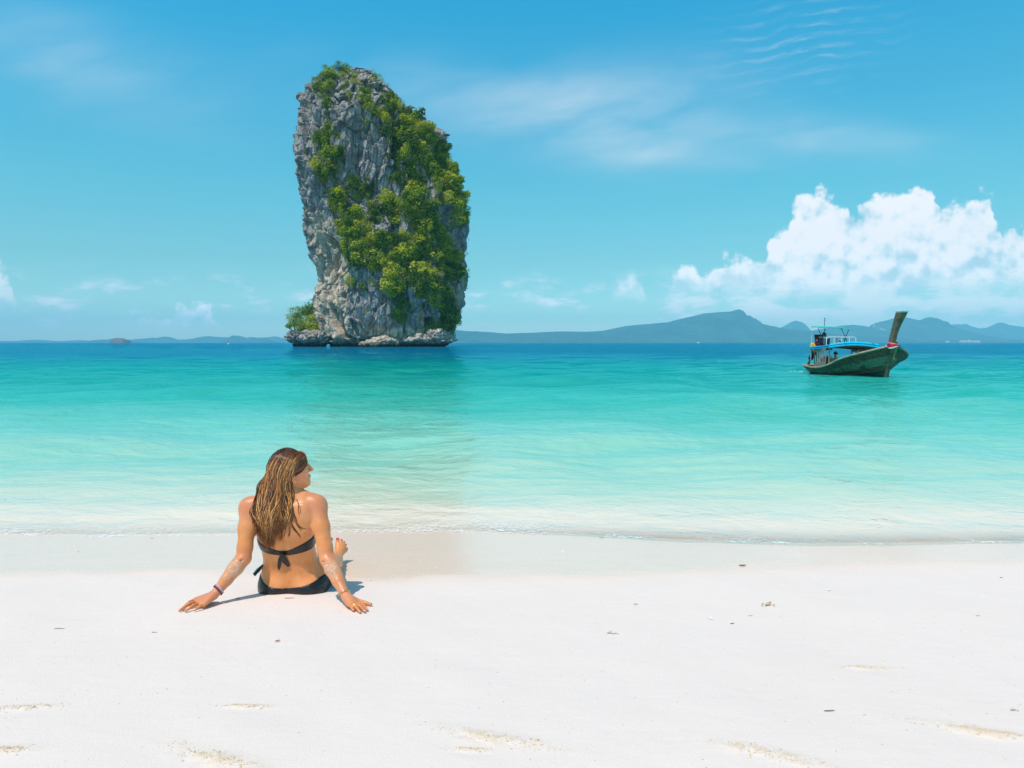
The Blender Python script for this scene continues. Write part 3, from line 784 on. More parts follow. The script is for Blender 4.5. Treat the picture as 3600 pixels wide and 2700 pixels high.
# planted areas, outlines in photo px
def pg(f, *pts): return [f(*p) for p in pts]
VEG = [  # (polygon, density, tone weights dark/green/yellow, zone)
    (pg(r4, (390, 290), (450, 235), (600, 250), (600, 330), (545, 440), (575, 560), (560, 620), (490, 640), (480, 480), (410, 420), (380, 360)), 1.0, (6, 3, 0), 0),
    (pg(r4, (480, 200), (520, 130), (650, 100), (780, 140), (790, 170), (700, 250), (560, 260)), 0.8, (6, 4, 0), 0),
    (pg(r4, (670, 270), (750, 260), (760, 340), (700, 380)), 0.9, (6, 3, 0), 0),
    (pg(r4, (760, 180), (840, 165), (870, 220), (850, 310), (820, 300)), 0.8, (3, 5, 1), 0),
    (pg(r4, (870, 330), (980, 320), (1010, 440), (960, 470), (890, 430)), 0.9, (6, 3, 0), 0),
    (pg(r4, (840, 430), (900, 470), (990, 490), (1020, 550), (970, 600), (890, 570)), 1.0, (2, 4, 4), 0),
    (pg(r4, (740, 410), (800, 410), (800, 490), (750, 500)), 0.9, (6, 3, 0), 0),
    (pg(r4, (1010, 230), (1080, 260), (1080, 330), (1120, 360), (1240, 420), (1220, 440), (1060, 370)), 0.8, (7, 3, 0), 0),
    (pg(r4, (1040, 580), (1110, 580), (1130, 680), (1060, 660)), 1.0, (1, 4, 5), 2),
    (pg(r4, (500, 720), (580, 700), (610, 820), (590, 900), (480, 960), (490, 840)), 0.9, (3, 5, 2), 1),
    (pg(r4, (360, 870), (460, 850), (460, 960), (390, 980), (350, 930)), 0.7, (2, 5, 3), 1),
    (pg(r4, (610, 850), (680, 850), (680, 920), (620, 920)), 1.0, (3, 5, 2), 1),
    (pg(r4, (490, 1000), (580, 1000), (690, 1030), (680, 1120), (640, 1240), (600, 1330), (460, 1390), (420, 1290), (400, 1200), (480, 1150), (540, 1100)), 1.0, (4, 5, 2), 1),
    (pg(r4, (860, 690), (950, 720), (950, 830), (870, 790)), 0.5, (5, 4, 1), 1),
    (pg(r4, (850, 820), (900, 840), (890, 890)), 1.0, (1, 3, 5), 1),
    (pg(r4, (1150, 500), (1250, 480), (1320, 540), (1450, 640), (1640, 800), (1760, 900), (1830, 1000), (1855, 1150), (1700, 1030), (1560, 960), (1500, 1060), (1480, 1140), (1440, 1330), (1390, 1380), (1330, 1200), (1240, 1060), (1150, 850), (1150, 720), (1080, 640), (1160, 620)), 0.85, (3, 5, 4), 2),
    (pg(r4, (1180, 1020), (1240, 1060), (1230, 1120), (1170, 1090)), 0.8, (6, 3, 0), 2),
    (pg(r4, (1560, 1060), (1720, 1060), (1850, 1160), (1930, 1270), (1940, 1380), (1900, 1480), (1830, 1620), (1740, 1600), (1700, 1400), (1660, 1290), (1560, 1250), (1560, 1130)), 0.9, (3, 6, 2), 3),
    (pg(r4, (1220, 1160), (1300, 1200), (1400, 1360), (1480, 1260), (1560, 1340), (1580, 1500), (1560, 1640), (1420, 1640), (1380, 1520), (1300, 1420), (1240, 1300)), 0.75, (5, 5, 1), 2),
    (pg(r4, (1420, 640), (1500, 660), (1640, 780), (1600, 800), (1470, 700)), 0.8, (6, 3, 0), 2),
    (pg(r4, (1830, 1250), (1940, 1280), (1990, 1500), (2030, 1650), (1900, 1650), (1880, 1500)), 0.9, (2, 5, 4), 3),
    (pg(r5, (1780, 0), (2020, 0), (2060, 180), (2050, 260), (1960, 290), (1870, 200), (1850, 80)), 0.9, (2, 5, 4), 3),
    (pg(r5, (1820, 180), (1900, 200), (1900, 320), (1830, 320)), 0.7, (4, 5, 1), 3),
    (pg(r4, (720, 1290), (850, 1300), (870, 1400), (960, 1380), (1030, 1340), (1040, 1480), (960, 1560), (830, 1560), (740, 1440)), 0.9, (5, 4, 0), 1),
    (pg(r4, (540, 1440), (620, 1370), (700, 1420), (740, 1560), (760, 1650), (560, 1650)), 1.0, (5, 4, 2), 1),
    (pg(r4, (1190, 1540), (1320, 1540), (1380, 1660), (1000, 1660), (1040, 1600)), 0.9, (3, 6, 2), 4),
    (pg(r5, (550, 0), (740, 0), (760, 150), (960, 180), (980, 300), (880, 360), (720, 440), (690, 340), (640, 220), (560, 90)), 1.0, (3, 4, 5), 4),
    (pg(r5, (960, 60), (1080, 30), (1190, 90), (1180, 190), (1100, 260), (1000, 240)), 1.0, (8, 3, 0), 4),
    (pg(r5, (1200, 150), (1320, 160), (1320, 260), (1220, 300)), 1.0, (6, 4, 1), 4),
    (pg(r5, (1320, 60), (1560, 80), (1680, 60), (1700, 200), (1750, 330), (1700, 420), (1500, 400), (1400, 290), (1330, 200)), 1.0, (3, 6, 3), 4),
    (pg(r5, (700, 400), (880, 330), (1000, 300), (1050, 400), (1380, 390), (1500, 400), (1740, 340), (1870, 540), (1960, 600), (1950, 860), (1890, 900), (1560, 830), (1500, 900), (1200, 900), (1120, 780), (900, 750), (760, 700), (720, 560)), 1.0, (3, 5, 4), 4),
    (pg(r5, (1180, 900), (1500, 860), (1640, 830), (1800, 900), (1880, 1000), (1900, 1150), (1950, 1250), (1890, 1500), (1850, 1340), (1740, 1220), (1640, 1120), (1500, 1040), (1420, 980), (1350, 1060), (1240, 1080), (1170, 1000)), 1.0, (4, 5, 3), 5),
    (pg(r5, (1180, 1080), (1300, 1080), (1450, 1100), (1420, 1180), (1330, 1180), (1250, 1150)), 0.9, (4, 4, 2), 5),
    (pg(r5, (1240, 1280), (1340, 1200), (1460, 1180), (1400, 1280), (1370, 1370), (1270, 1340)), 1.0, (4, 5, 1), 5),
    (pg(r5, (1560, 1390), (1700, 1300), (1860, 1290), (1890, 1500), (1740, 1400), (1560, 1440)), 1.0, (2, 5, 4), 5),
    (pg(r5, (730, 820), (830, 830), (820, 960), (760, 960)), 0.9, (3, 5, 2), 4),
    (pg(r5, (870, 920), (940, 920), (940, 1010), (880, 1000)), 1.0, (3, 5, 2), 4),
    (pg(r5, (975, 870), (1050, 870), (1030, 930), (980, 930)), 1.0, (3, 5, 2), 4),
    (pg(r5, (1080, 850), (1130, 860), (1120, 900)), 1.0, (1, 4, 5), 4),
]
ZONES = ['on the upper left shoulder of the rock', 'on the grey face left of the rock gully', 'along the steep gully right of the summit', 'on the right edge of the rock', 'on the green slope across the middle of the rock', 'low on the right foot of the rock']
def inside(poly, x, y):
    r = False; m_ = len(poly)
    for i in range(m_):
        x1, y1 = poly[i]; x2, y2 = poly[i - 1]
        if (y1 > y) != (y2 > y) and x < (x2 - x1) * (y - y1) / (y2 - y1) + x1: r = not r
    return r
bvh = BVHTree.FromPolygons([tuple(v) for v in pos[:, :NF + 1:2][::2].reshape(-1, 3)],
                           [tuple(int(i) for i in f) for f in grid_faces(pos[::2].shape[0], pos[:, :NF + 1:2].shape[1])])
cam_v = Vector((0, 0, CAM_H))
def hit(px, py):
    q = P(px, py, 1.0) - np.array([0, 0, CAM_H]); dv = Vector(q).normalized()
    h = bvh.ray_cast(cam_v, dv)
    return h[0], h[1]
r6 = np.random.default_rng(21)
spots = []
for poly, den, tw, zone in VEG:
    pa = np.array(poly); x0, y0 = pa.min(0); x1, y1 = pa.max(0)
    n_try = int((x1 - x0) * (y1 - y0) / 60 * den)
    ton = ['dark'] * tw[0] + ['green'] * tw[1] + ['yellow'] * tw[2]
    for _ in range(n_try):
        x, y = r6.uniform(x0, x1), r6.uniform(y0, y1)
        if not inside(poly, x, y): continue
        h, nn = hit(x, y)
        if h is None: continue
        # clumped: tone follows a slow noise so neighbours agree
        tv = float(fbm(np.array([[x * 0.035, y * 0.035, zone * 7.0]]), 2, 0.5, 90)[0]) + r6.normal(0, 0.10)
        k = int(np.clip((tv - 0.22) / 0.56, 0, 0.999) * len(ton))
        rad = float(np.clip(r6.lognormal(0.28, 0.45), 0.6, 3.2))
        area = (x1 - x0) * (y1 - y0)
        if zone == 0: rad *= 0.78; tn0 = True
        if area < 1500: rad = min(rad, 0.35 * math.sqrt(area) * 0.12 + 0.5)
        tn = ton[k]
        if zone in (1, 4, 5) and r6.random() < 0.16: tn = 'pale'; rad *= 0.8
        spots.append((rad, h, tn, zone))
# everywhere else: dry tufts in the cracks
for _ in range(420):
    x, y = r6.uniform(1040, 1650), r6.uniform(240, 1190)
    if y > 760 and x < 1230 and r6.random() < 0.75: continue
    h, nn = hit(x, y)
    if h is None: continue
    if float(fbm(np.array([[x * 0.03, y * 0.02, 3.0]]), 3, 0.5, 95)[0]) < 0.5: continue
    spots.append((float(r6.uniform(0.35, 0.95)), h, ['green', 'yellow', 'dark'][int(r6.integers(0, 3))], 9))
# the sides and back of the rock, unseen from the beach but there all the same
for _ in range(260):
    i, j = int(r6.integers(60, NR - 8)), int(r6.integers(NF, NF + NB))
    spots.append((float(r6.uniform(1.0, 3.2)), Vector(pos[i, j]), 'green', 9))
# tufts that stand out from the silhouette
for side_, lst in (('L', [(r4(275, 640), 1.0), (r4(262, 700), 1.4), (r4(240, 780), 1.8), (r4(222, 840), 2.0), (r4(215, 900), 1.6), (r4(205, 960), 1.2), (r4(185, 1040), 1.5), (r4(183, 1070), 1.0), (r4(290, 470), 0.8)]),
                    ('R', [(r4(1060, 250), 2.0), (r4(1075, 285), 1.6), (r4(1150, 365), 1.2), (r4(1215, 415), 1.6), (r4(1300, 510), 2.2), (r4(1370, 565), 1.2), (r4(1480, 640), 2.0), (r4(1540, 690), 1.8), (r4(1630, 770), 1.8), (r4(1700, 830), 1.4), (r4(1810, 930), 2.2), (r4(1835, 1020), 2.0), (r4(1845, 1090), 1.5),
                           (r4(1905, 1240), 1.8), (r4(1930, 1290), 1.8), (r4(1940, 1350), 1.2), (r4(1980, 1480), 1.8), (r4(2005, 1560), 2.0), (r4(2025, 1630), 1.8), (r5(2045, 120), 1.8), (r5(2055, 190), 1.8), (r5(2040, 240), 1.4), (r5(1945, 1220), 1.8), (r5(1930, 1300), 1.6), (r5(1900, 1400), 1.6), (r5(1885, 1470), 1.5)])):
    for (x, y), rd in lst:
        q = P(x, y, RD - 2); q[0] += -0.2 * rd if side_ == 'R' else 0.2 * rd
        spots.append((rd, Vector(q), 'dark' if r6.random() < 0.6 else 'green', 8 if side_ == 'L' else 3))
ZONES2 = dict(enumerate(ZONES)); ZONES2[8] = 'jutting from the left edge of the rock'
vis = [s_ for s_ in spots if s_[3] != 9]
vis.sort(key=lambda s_: -s_[0])
TONE_W = {'pale': 'pale olive', 'dark': 'dark green', 'green': 'green', 'yellow': 'yellow green'}
COLW = [(0.10, 'at its left edge'), (0.26, 'near its left side'), (0.42, 'left of its middle'), (0.58, 'in its middle'), (0.74, 'right of its middle'), (0.90, 'near its right side'), (9, 'at its right edge')]
def where(h):
    z = float(h[2]); a, b2_ = float(side(Lp, z)), float(side(Rp, z)); f_ = (float(h[0]) - a) / max(b2_ - a, 1)
    t_ = int(np.clip(z / HT, 0, 0.999) * 20)
    hw_ = ['at the waterline', 'just above the waterline', 'a tenth up', 'over a tenth up', 'a fifth up', 'a quarter up', 'three tenths up', 'a third up', 'two fifths up', 'just below half height', 'at half height', 'just above half height', 'three fifths up', 'nearly two thirds up', 'seven tenths up', 'three quarters up', 'four fifths up', 'well up towards the summit', 'just below the summit', 'on the summit'][t_]
    return hw_ + (' ' if hw_.endswith(('line', 'summit')) else ' the rock ') + next(w for q_, w in COLW if f_ < q_)
def sizew(r_): return 'large' if r_ > 2.2 else 'mid-sized' if r_ > 1.5 else 'small'
for k, (rad, h, tone, zone) in enumerate(vis[:292]):
    o = bpy.data.objects.new('shrub', CROWNS[k % 8][0]); COL.objects.link(o)
    o.location = h + Vector((0, -0.25 * rad, 0.25 * rad))
    o.rotation_euler = (r6.uniform(-0.3, 0.3), r6.uniform(-0.3, 0.3), r6.uniform(0, 6.28))
    sc_ = rad * 1.35
    o.scale = (sc_ * r6.uniform(0.85, 1.2), sc_ * r6.uniform(0.85, 1.2), sc_ * r6.uniform(0.8, 1.15))
    o.material_slots[0].link = 'OBJECT'; o.material_slots[0].material = LEAF[tone]
    tag(o, f'{sizew(rad)} {TONE_W[tone]} shrub {where(h)}', 'shrub', 'shrubs growing on the limestone rock')
_by = {}
for o in [q_ for q_ in COL.objects if q_.name.startswith('shrub')]: _by.setdefault(o['label'], []).append(o)
for lb, os_ in _by.items():
    if len(os_) < 2: continue
    os_.sort(key=lambda q_: -q_.location.z)
    wd = {2: ['upper', 'lower'], 3: ['upper', 'middle', 'lower'], 4: ['topmost', 'second', 'third', 'lowest']}.get(len(os_), ['topmost', 'second', 'third', 'fourth', 'fifth', 'sixth', 'seventh', 'eighth', 'ninth', 'tenth', 'eleventh', 'twelfth'])
    for q_, w_ in zip(os_, wd): q_['label'] = w_ + ' ' + lb
rest = vis[292:] + [s_ for s_ in spots if s_[3] == 9]
for tone in ('dark', 'green', 'yellow', 'pale'):
    Vs, Fs, Ts, cnt = [], [], [], 0
    for rad, h, t_, zone in rest:
        if t_ != tone: continue
        V0, F0, T0 = CROWNS[int(r6.integers(0, 8))][1:]
        nq = int(np.clip(90 * rad, 40, 130)); sel = r6.choice(len(F0), nq, replace=False)
        idx = (sel[:, None] * 4 + np.arange(4)[None]).ravel()
        an = r6.uniform(0, 6.28); c_, s_2 = math.cos(an), math.sin(an)
        v = V0[idx] * rad * 1.3; v = np.stack([v[:, 0] * c_ - v[:, 1] * s_2, v[:, 0] * s_2 + v[:, 1] * c_, v[:, 2]], -1)
        # keep leaf size about constant on the smaller plants
        cen = v.reshape(-1, 4, 3).mean(1, keepdims=True); v = (cen + (v.reshape(-1, 4, 3) - cen) * (1.6 / max(rad, 0.5)) ** 0.7).reshape(-1, 3)
        Vs.append(v + np.array(h) + (0, -0.2 * rad, 0.2 * rad)); Fs.append(np.arange(len(v)).reshape(-1, 4) + cnt); cnt += len(v)
        Ts.append(np.clip(T0[idx] + r6.normal(0, 0.2), 0, 1))
    me = new_mesh('undergrowth', np.concatenate(Vs), np.concatenate(Fs), LEAF[tone], False); fattr(me, 'tone', np.concatenate(Ts))
    tag(link('undergrowth', me), f'{TONE_W[tone]} creepers and tufts filling cracks of the rock', None, kind='stuff')
print('plants', len(spots), 'visible', len(vis))
# ---- trees: on the low shelf to the left and on the summit
def tree(x, y, base_px, crown_list, tone, label, lean=None, group=None, d0=292):
    b0 = P(*base_px, d0)
    t = empty('small_tree', b0); tag(t, label, 'tree', group)
    mb = MB()
    Vs, Fs, Ts, cnt = [], [], [], 0
    for cx_, cy_, rad, dd in crown_list:
        c_ = P(cx_, cy_, d0 + dd)
        mid_p = (b0 + c_) / 2 + np.array([r6.uniform(-.6, .6), 0, -0.3 * rad])
        if lean is not None: mid_p = mid_p + np.array([lean, 0, 0])
        tt = np.linspace(0, 1, 8)[:, None]
        pts = (1 - tt) ** 2 * b0 + 2 * tt * (1 - tt) * mid_p + tt ** 2 * c_
        mb.tube(pts - b0, np.linspace(0.30, 0.07, 8), 5)
        V0, F0, T0 = CROWNS[int(r6.integers(0, 8))][1:]
        rad = rad * 1.22; v = V0 * rad * np.array([1.35, 1.3, 1.05])
        cen = v.reshape(-1, 4, 3).mean(1, keepdims=True); v = (cen + (v.reshape(-1, 4, 3) - cen) * (1.7 / rad) ** 0.8).reshape(-1, 3)
        Vs.append(v + c_ - b0); Fs.append(F0 + cnt); cnt += len(v); Ts.append(np.clip(T0 + r6.normal(0, 0.12), 0, 1))
    mb.build('trunk', bark, t)
    me = new_mesh('crown', np.concatenate(Vs), np.concatenate(Fs), LEAF[tone], False); fattr(me, 'tone', np.concatenate(Ts))
    link('crown', me, t)
rz = lambda x, y: (1000 + x * 0.1145, 1040 + y * 0.1145)
tree(0, 0, rz(385, 1180), [(*rz(330, 560), 3.0, 0), (*rz(260, 700), 2.6, 0), (*rz(190, 930), 1.6, -1), (*rz(330, 800), 2.8, -1), (*rz(110, 935), 0.9, -1)], 'green', 'leaning tree with bare curved trunk at the outer end of the rock shelf', lean=-1.0)
tree(0, 0, rz(600, 1200), [(*rz(500, 520), 3.0, 1), (*rz(600, 600), 3.2, 0), (*rz(430, 640), 2.6, -1), (*rz(700, 500), 2.6, 1), (*rz(560, 760), 3.2, -2)], 'green', 'broad green tree in the middle of the low rock shelf')
tree(0, 0, rz(820, 1180), [(*rz(800, 420), 2.8, 1), (*rz(900, 330), 3.0, 2), (*rz(950, 480), 3.2, 1), (*rz(830, 580), 3.2, 0), (*rz(740, 400), 2.0, 1)], 'dark', 'tallest dark tree on the shelf beside the cliff wall')
tree(0, 0, rz(480, 1210), [(*rz(420, 900), 3.0, -3), (*rz(560, 960), 3.2, -4), (*rz(470, 1040), 2.2, -4), (*rz(620, 860), 2.8, -3)], 'green', 'low bushy tree at the front of the rock shelf')
tree(0, 0, rz(820, 1230), [(*rz(800, 820), 3.0, -3), (*rz(900, 760), 2.8, -2), (*rz(840, 960), 2.8, -4), (*rz(930, 960), 2.4, -3), (*rz(740, 1000), 2.4, -4), (*rz(860, 1080), 2.0, -4)], 'yellow', 'yellow green bush in front of the shelf trees, against the cliff')
tree(0, 0, r4(640, 240), [(*r4(530, 160), 2.6, 0), (*r4(500, 200), 1.8, 0), (*r4(570, 150), 2.0, 0), (*r4(470, 205), 1.1, 0)], 'green', 'flat topped tree leaning left over the rock summit', d0=298)
tree(0, 0, r4(700, 200), [(*r4(670, 115), 2.4, 0), (*r4(630, 135), 2.0, 0), (*r4(720, 140), 2.2, 0), (*r4(690, 180), 2.2, -1), (*r4(760, 150), 1.6, 0)], 'dark', 'dark round tree standing on the very top of the rock', d0=298)
# ------------------------------------------------------------------ far land
def hill_mat(name, lo, hi, cliff=0.0):
    m, n, out = material(name)
    geo = n.new('ShaderNodeTexCoord').outputs['Object']
    a = n.noise(geo, 0.004, 6, 0.65); b_ = n.noise(geo, 0.018, 4, 0.6)
    c = n.mix(n.sstep(n.add(n.mul(a, 0.6), n.mul(b_, 0.4)), 0.38, 0.62), lo, hi)
    if cliff:
        g = n.new('ShaderNodeNewGeometry').outputs['Normal']; nz = n.sep(g)[2]
        v = n.noise(geo, 0.007, 5, 0.7)
        c = n.mix(n.mul(n.mul(n.sstep(nz, 0.62, 0.40), n.sstep(v, 0.50, 0.58)), cliff), c, (0.50, 0.42, 0.36, 1))
    principled(n, out, Base_Color=c, Roughness=1.0).inputs['Specular IOR Level'].default_value = 0.0
    return m
HM1 = hill_mat('wooded_hills', (0.008, 0.045, 0.050, 1), (0.028, 0.110, 0.080, 1))
HM2 = hill_mat('karst_hills', (0.008, 0.045, 0.050, 1), (0.028, 0.110, 0.080, 1), 0.8)
HM3 = hill_mat('islet_rock', (0.10, 0.075, 0.055, 1), (0.20, 0.15, 0.11, 1))
def ridge(name, pts, D, depth, mat, seed, rough=0.10, shore_h=0.0, nx=420, ny=26, label=None):
    """a hill range: crest outline (photo px) at distance D, falling to the shore in front and behind"""
    px = np.array([a for a, b in pts], float); py = np.array([b for a, b in pts], float)
    xs_ = np.linspace(px[0], px[-1], nx)
    q = np.array([P(a, np.interp(a, px, py), D) for a in xs_])
    Xc, Hc = q[:, 0], np.maximum(q[:, 2], 0)
    Hc = Hc + (fbm(np.stack([Xc * 0.007, Xc * 0, Xc * 0 + seed], -1), 4, 0.6, seed) - 0.5) * rough * np.sqrt(Hc.clip(0) * 40) * 0.45
    tt = np.linspace(-1, 1, ny * 2 + 1)
    V = []
    for t in tt:
        sh = np.clip(1 - abs(t), 0, 1)
        sp_ = (1 if t < 0 else 1)
        y = D + t * depth
        pr = sh ** 0.8
        n1 = fbm(np.stack([Xc * 0.002, Xc * 0 + t * depth * 0.004, Xc * 0 + seed], -1), 4, 0.55, seed + 5, True) - 0.5
        h = Hc * pr * (1 + 0.55 * n1 * (1 - sh ** 3)) 
        h = np.where(abs(t) > 0.999, -9.0, h + (shore_h * sst(1 - abs(t), 0.0, 0.06)))
        V.append(np.stack([Xc * (y / D) ** 0.0, np.full_like(Xc, y), h - 1.0 * (Hc < 0.3)], -1))
    V = np.array(V)
    me = new_mesh(name, V.reshape(-1, 3), grid_faces(len(tt), nx), mat)
    o = link(name, me); tag(o, label, None, kind='structure'); return o
A7 = lambda *L: [(2200 + x * 0.633, 560 + y * 0.633) for x, y in L]
A8 = lambda *L: [(x * 0.4973, 900 + y * 0.4973) for x, y in L]
ridge('hill', [(1500, 1203), (1600, 1160), (1640, 1163), (1720, 1168), (1780, 1173), (1860, 1170), (1960, 1165), (2050, 1166), (2120, 1163)] + A7((0, 925), (120, 915), (230, 905), (330, 880), (430, 857), (540, 848), (585, 846), (605, 838), (632, 832), (645, 850), (660, 878), (700, 898), (780, 920), (860, 938), (960, 945), (1060, 955), (1200, 975), (1400, 985), (1600, 1010)), 9000, 1260, HM1, 3, rough=0.25,
      label='long wooded blue green hill with a notched peak across the bay')
ridge('hill', A7((1000, 960), (1040, 950), (1130, 935), (1200, 925), (1260, 918), (1330, 925), (1375, 940), (1385, 915), (1410, 900), (1450, 895), (1480, 885), (1530, 890), (1560, 880), (1600, 888), (1640, 895), (1670, 878), (1692, 873), (1715, 885), (1735, 905), (1770, 925), (1830, 945), (1900, 965), (2000, 985), (2212, 1005)), 9900, 900, HM2, 9, rough=0.5,
      label='steep karst hills behind the long-tail boat')
ridge('hill', A7((840, 945), (880, 925), (915, 905), (945, 896), (975, 903), (1000, 925), (1010, 945), (1030, 990)), 12200, 700, HM1, 13, rough=0.2, label='small rounded far hill between the ranges')
ridge('hill', A7((1700, 960), (1760, 920), (1860, 916), (1890, 912), (1930, 930), (1960, 940), (2010, 935), (2060, 910), (2090, 905), (2130, 920), (2212, 932), (2300, 940)), 12400, 700, HM1, 17, rough=0.3, label='pale distant hills at the far right of the bay')
ridge('hill', [(1560, 1203), (1700, 1199), (2200, 1198), (2800, 1197), (3400, 1195), (3800, 1196)], 8100, 180, HM1, 23, rough=1.6, label='low dark tree line along the far shore')
ridge('far_island', A8((-60, 612), (10, 603), (40, 600), (90, 606), (130, 604), (175, 600), (210, 594), (270, 591), (340, 598), (420, 606), (470, 600), (560, 594), (640, 600), (700, 596), (760, 603)), 12400, 700, HM1, 31, rough=0.3, label='faint low hills on the horizon at the far left')
ridge('far_island', A8((625, 611), (660, 600), (700, 592), (735, 590), (752, 603), (775, 600), (800, 590), (820, 580), (850, 583), (900, 592), (955, 608)), 10800, 500, HM1, 37, rough=0.3, label='pale blue island with two humps behind the dark islet')
ridge('far_island', A8((940, 590), (1000, 585), (1050, 582), (1080, 575), (1110, 588), (1160, 568), (1190, 570), (1240, 590), (1270, 600), (1280, 590), (1330, 588), (1380, 580), (1440, 568), (1480, 566), (1540, 572), (1600, 574), (1700, 580), (1900, 575), (1940, 567), (1980, 574), (2040, 592), (2100, 606)), 12000, 600, HM1, 41, rough=0.3, label='row of faint blue hills left of the rock')
ridge('far_island', A8((1600, 608), (1620, 580), (1640, 563), (1690, 562), (1720, 570), (1740, 582), (1770, 574), (1800, 575), (1830, 590), (1870, 578), (1895, 585), (1910, 606)), 10200, 320, HM2, 43, rough=0.3, label='pale cliffed island nearest the left of the rock')
ISL = P(425, 1203, 1900)
# the small dark islet
def islet():
    pts = A8((800, 612), (806, 600), (815, 582), (835, 579), (870, 584), (890, 592), (900, 604), (905, 612))
    px = np.array([a for a, b in pts]); py = np.array([b for a, b in pts]); D = 4000.0
    nx = 70; xs_ = np.linspace(px[0], px[-1], nx); V = []
    for t in np.linspace(-1, 1, 17):
        hh = []
        for a in xs_:
            q = P(a, np.interp(a, px, py), D); k = math.sqrt(max(0, 1 - t * t)) ** 0.5
            h = max(q[2], 0) * k * (1 + 0.25 * (float(fbm(np.array([[q[0] * 0.2, t * 4, 1.0]]), 3, 0.5, 4)[0]) - 0.5)) - (3 if abs(t) > .99 else 0)
            V.append((q[0], D + t * 46, h))
    o = link('islet', new_mesh('islet', np.array(V), grid_faces(17, nx), HM3))
    tag(o, 'small dark rocky islet far out on the left horizon', 'islet')
islet()
# tiny craft and buildings far off
white = plain('white_paint', (0.82, 0.82, 0.80), 0.5, 0.04)
redp = plain('red_paint', (0.60, 0.07, 0.05), 0.5, 0.1)
def far_boat(px, label, L=7.0, py=1207, d=1200.0):
    q = P(px, py, d); q[2] = 0
    t = empty('distant_boat', q); tag(t, label, 'boat', 'tiny boats on the far water')
    h = MB(); xs_ = np.linspace(-1, 1, 9); V = []
    for x in xs_:
        w = 1.1 * (1 - abs(x) ** 2.5); zt = 1.1 + 0.5 * max(x, 0) ** 2
        V += [(x * L / 2, -w, zt), (x * L / 2 * 0.9, -w * 0.5, -0.2), (x * L / 2 * 0.9, w * 0.5, -0.2), (x * L / 2, w, zt)]
    h.addm(V, [tuple(f) for f in grid_faces(9, 4)] + [(i * 4 + 3, i * 4 + 7, i * 4 + 4, i * 4) for i in range(8)])
    h.build('hull', white, t)
    MB().hexa([(-2, -.8, 1.1), (1.2, -.8, 1.1), (1.2, .8, 1.1), (-2, .8, 1.1)], [(-1.8, -.7, 2.6), (.8, -.7, 2.6), (.8, .7, 2.6), (-1.8, .7, 2.6)]).build('cabin', white, t, smooth=False)
far_boat(3024, 'tiny white boat on the far water just left of the long-tail prow')
far_boat(3046, 'tiny white boat on the far water nearest the long-tail prow', 6.0)
far_boat(2456, 'tiny white boat far off below the notched hill', 6.0)
bq = P(803, 1209, 700); bq[2] = 0
t = empty('buoy', bq); tag(t, 'tiny red and white buoy on the water left of the rock', 'buoy')
MB().blob((0, 0, 0.3), (0.9, 0.9, 0.7)).build('float', white, t); MB().tube([(0, 0, 0.8), (0, 0, 2.4)], [0.5, 0.15], 8).build('top_mark', redp, t)
pk = plain('pink_roof', (0.75, 0.42, 0.38), 0.8, 0.1); wl_ = plain('pale_wall', (0.72, 0.66, 0.62), 0.8, 0.1)
for i, (a, w, h) in enumerate([(3385, 26, 9), (3408, 16, 13), (3432, 30, 8), (3330, 14, 5), (2222, 14, 5)]):
    q = P(a, 1198, 7800.0); q[2] = 2.0; w *= 2.6; h *= 1.5
    t = empty('waterfront_building', q); tag(t, ['long pink roofed building on the far right shore', 'taller pink building between the two long ones on the shore', 'wide pink building furthest right on the far shore', 'small pale building left of the pink ones on the shore', 'small pale building at the foot of the long hill'][i], 'building', 'buildings on the far shore')
    MB().box((0, 0, h / 2), (w, 30, h)).build('wall', wl_, t, smooth=False)
    MB().hexa([(-w / 2 - 1, -7, h), (w / 2 + 1, -7, h), (w / 2 + 1, 7, h), (-w / 2 - 1, 7, h)], [(-w / 2 + 2, -0.5, h + 8), (w / 2 - 2, -0.5, h + 8), (w / 2 - 2, 0.5, h + 8), (-w / 2 + 2, 0.5, h + 8)]).build('roof', pk, t, smooth=False)
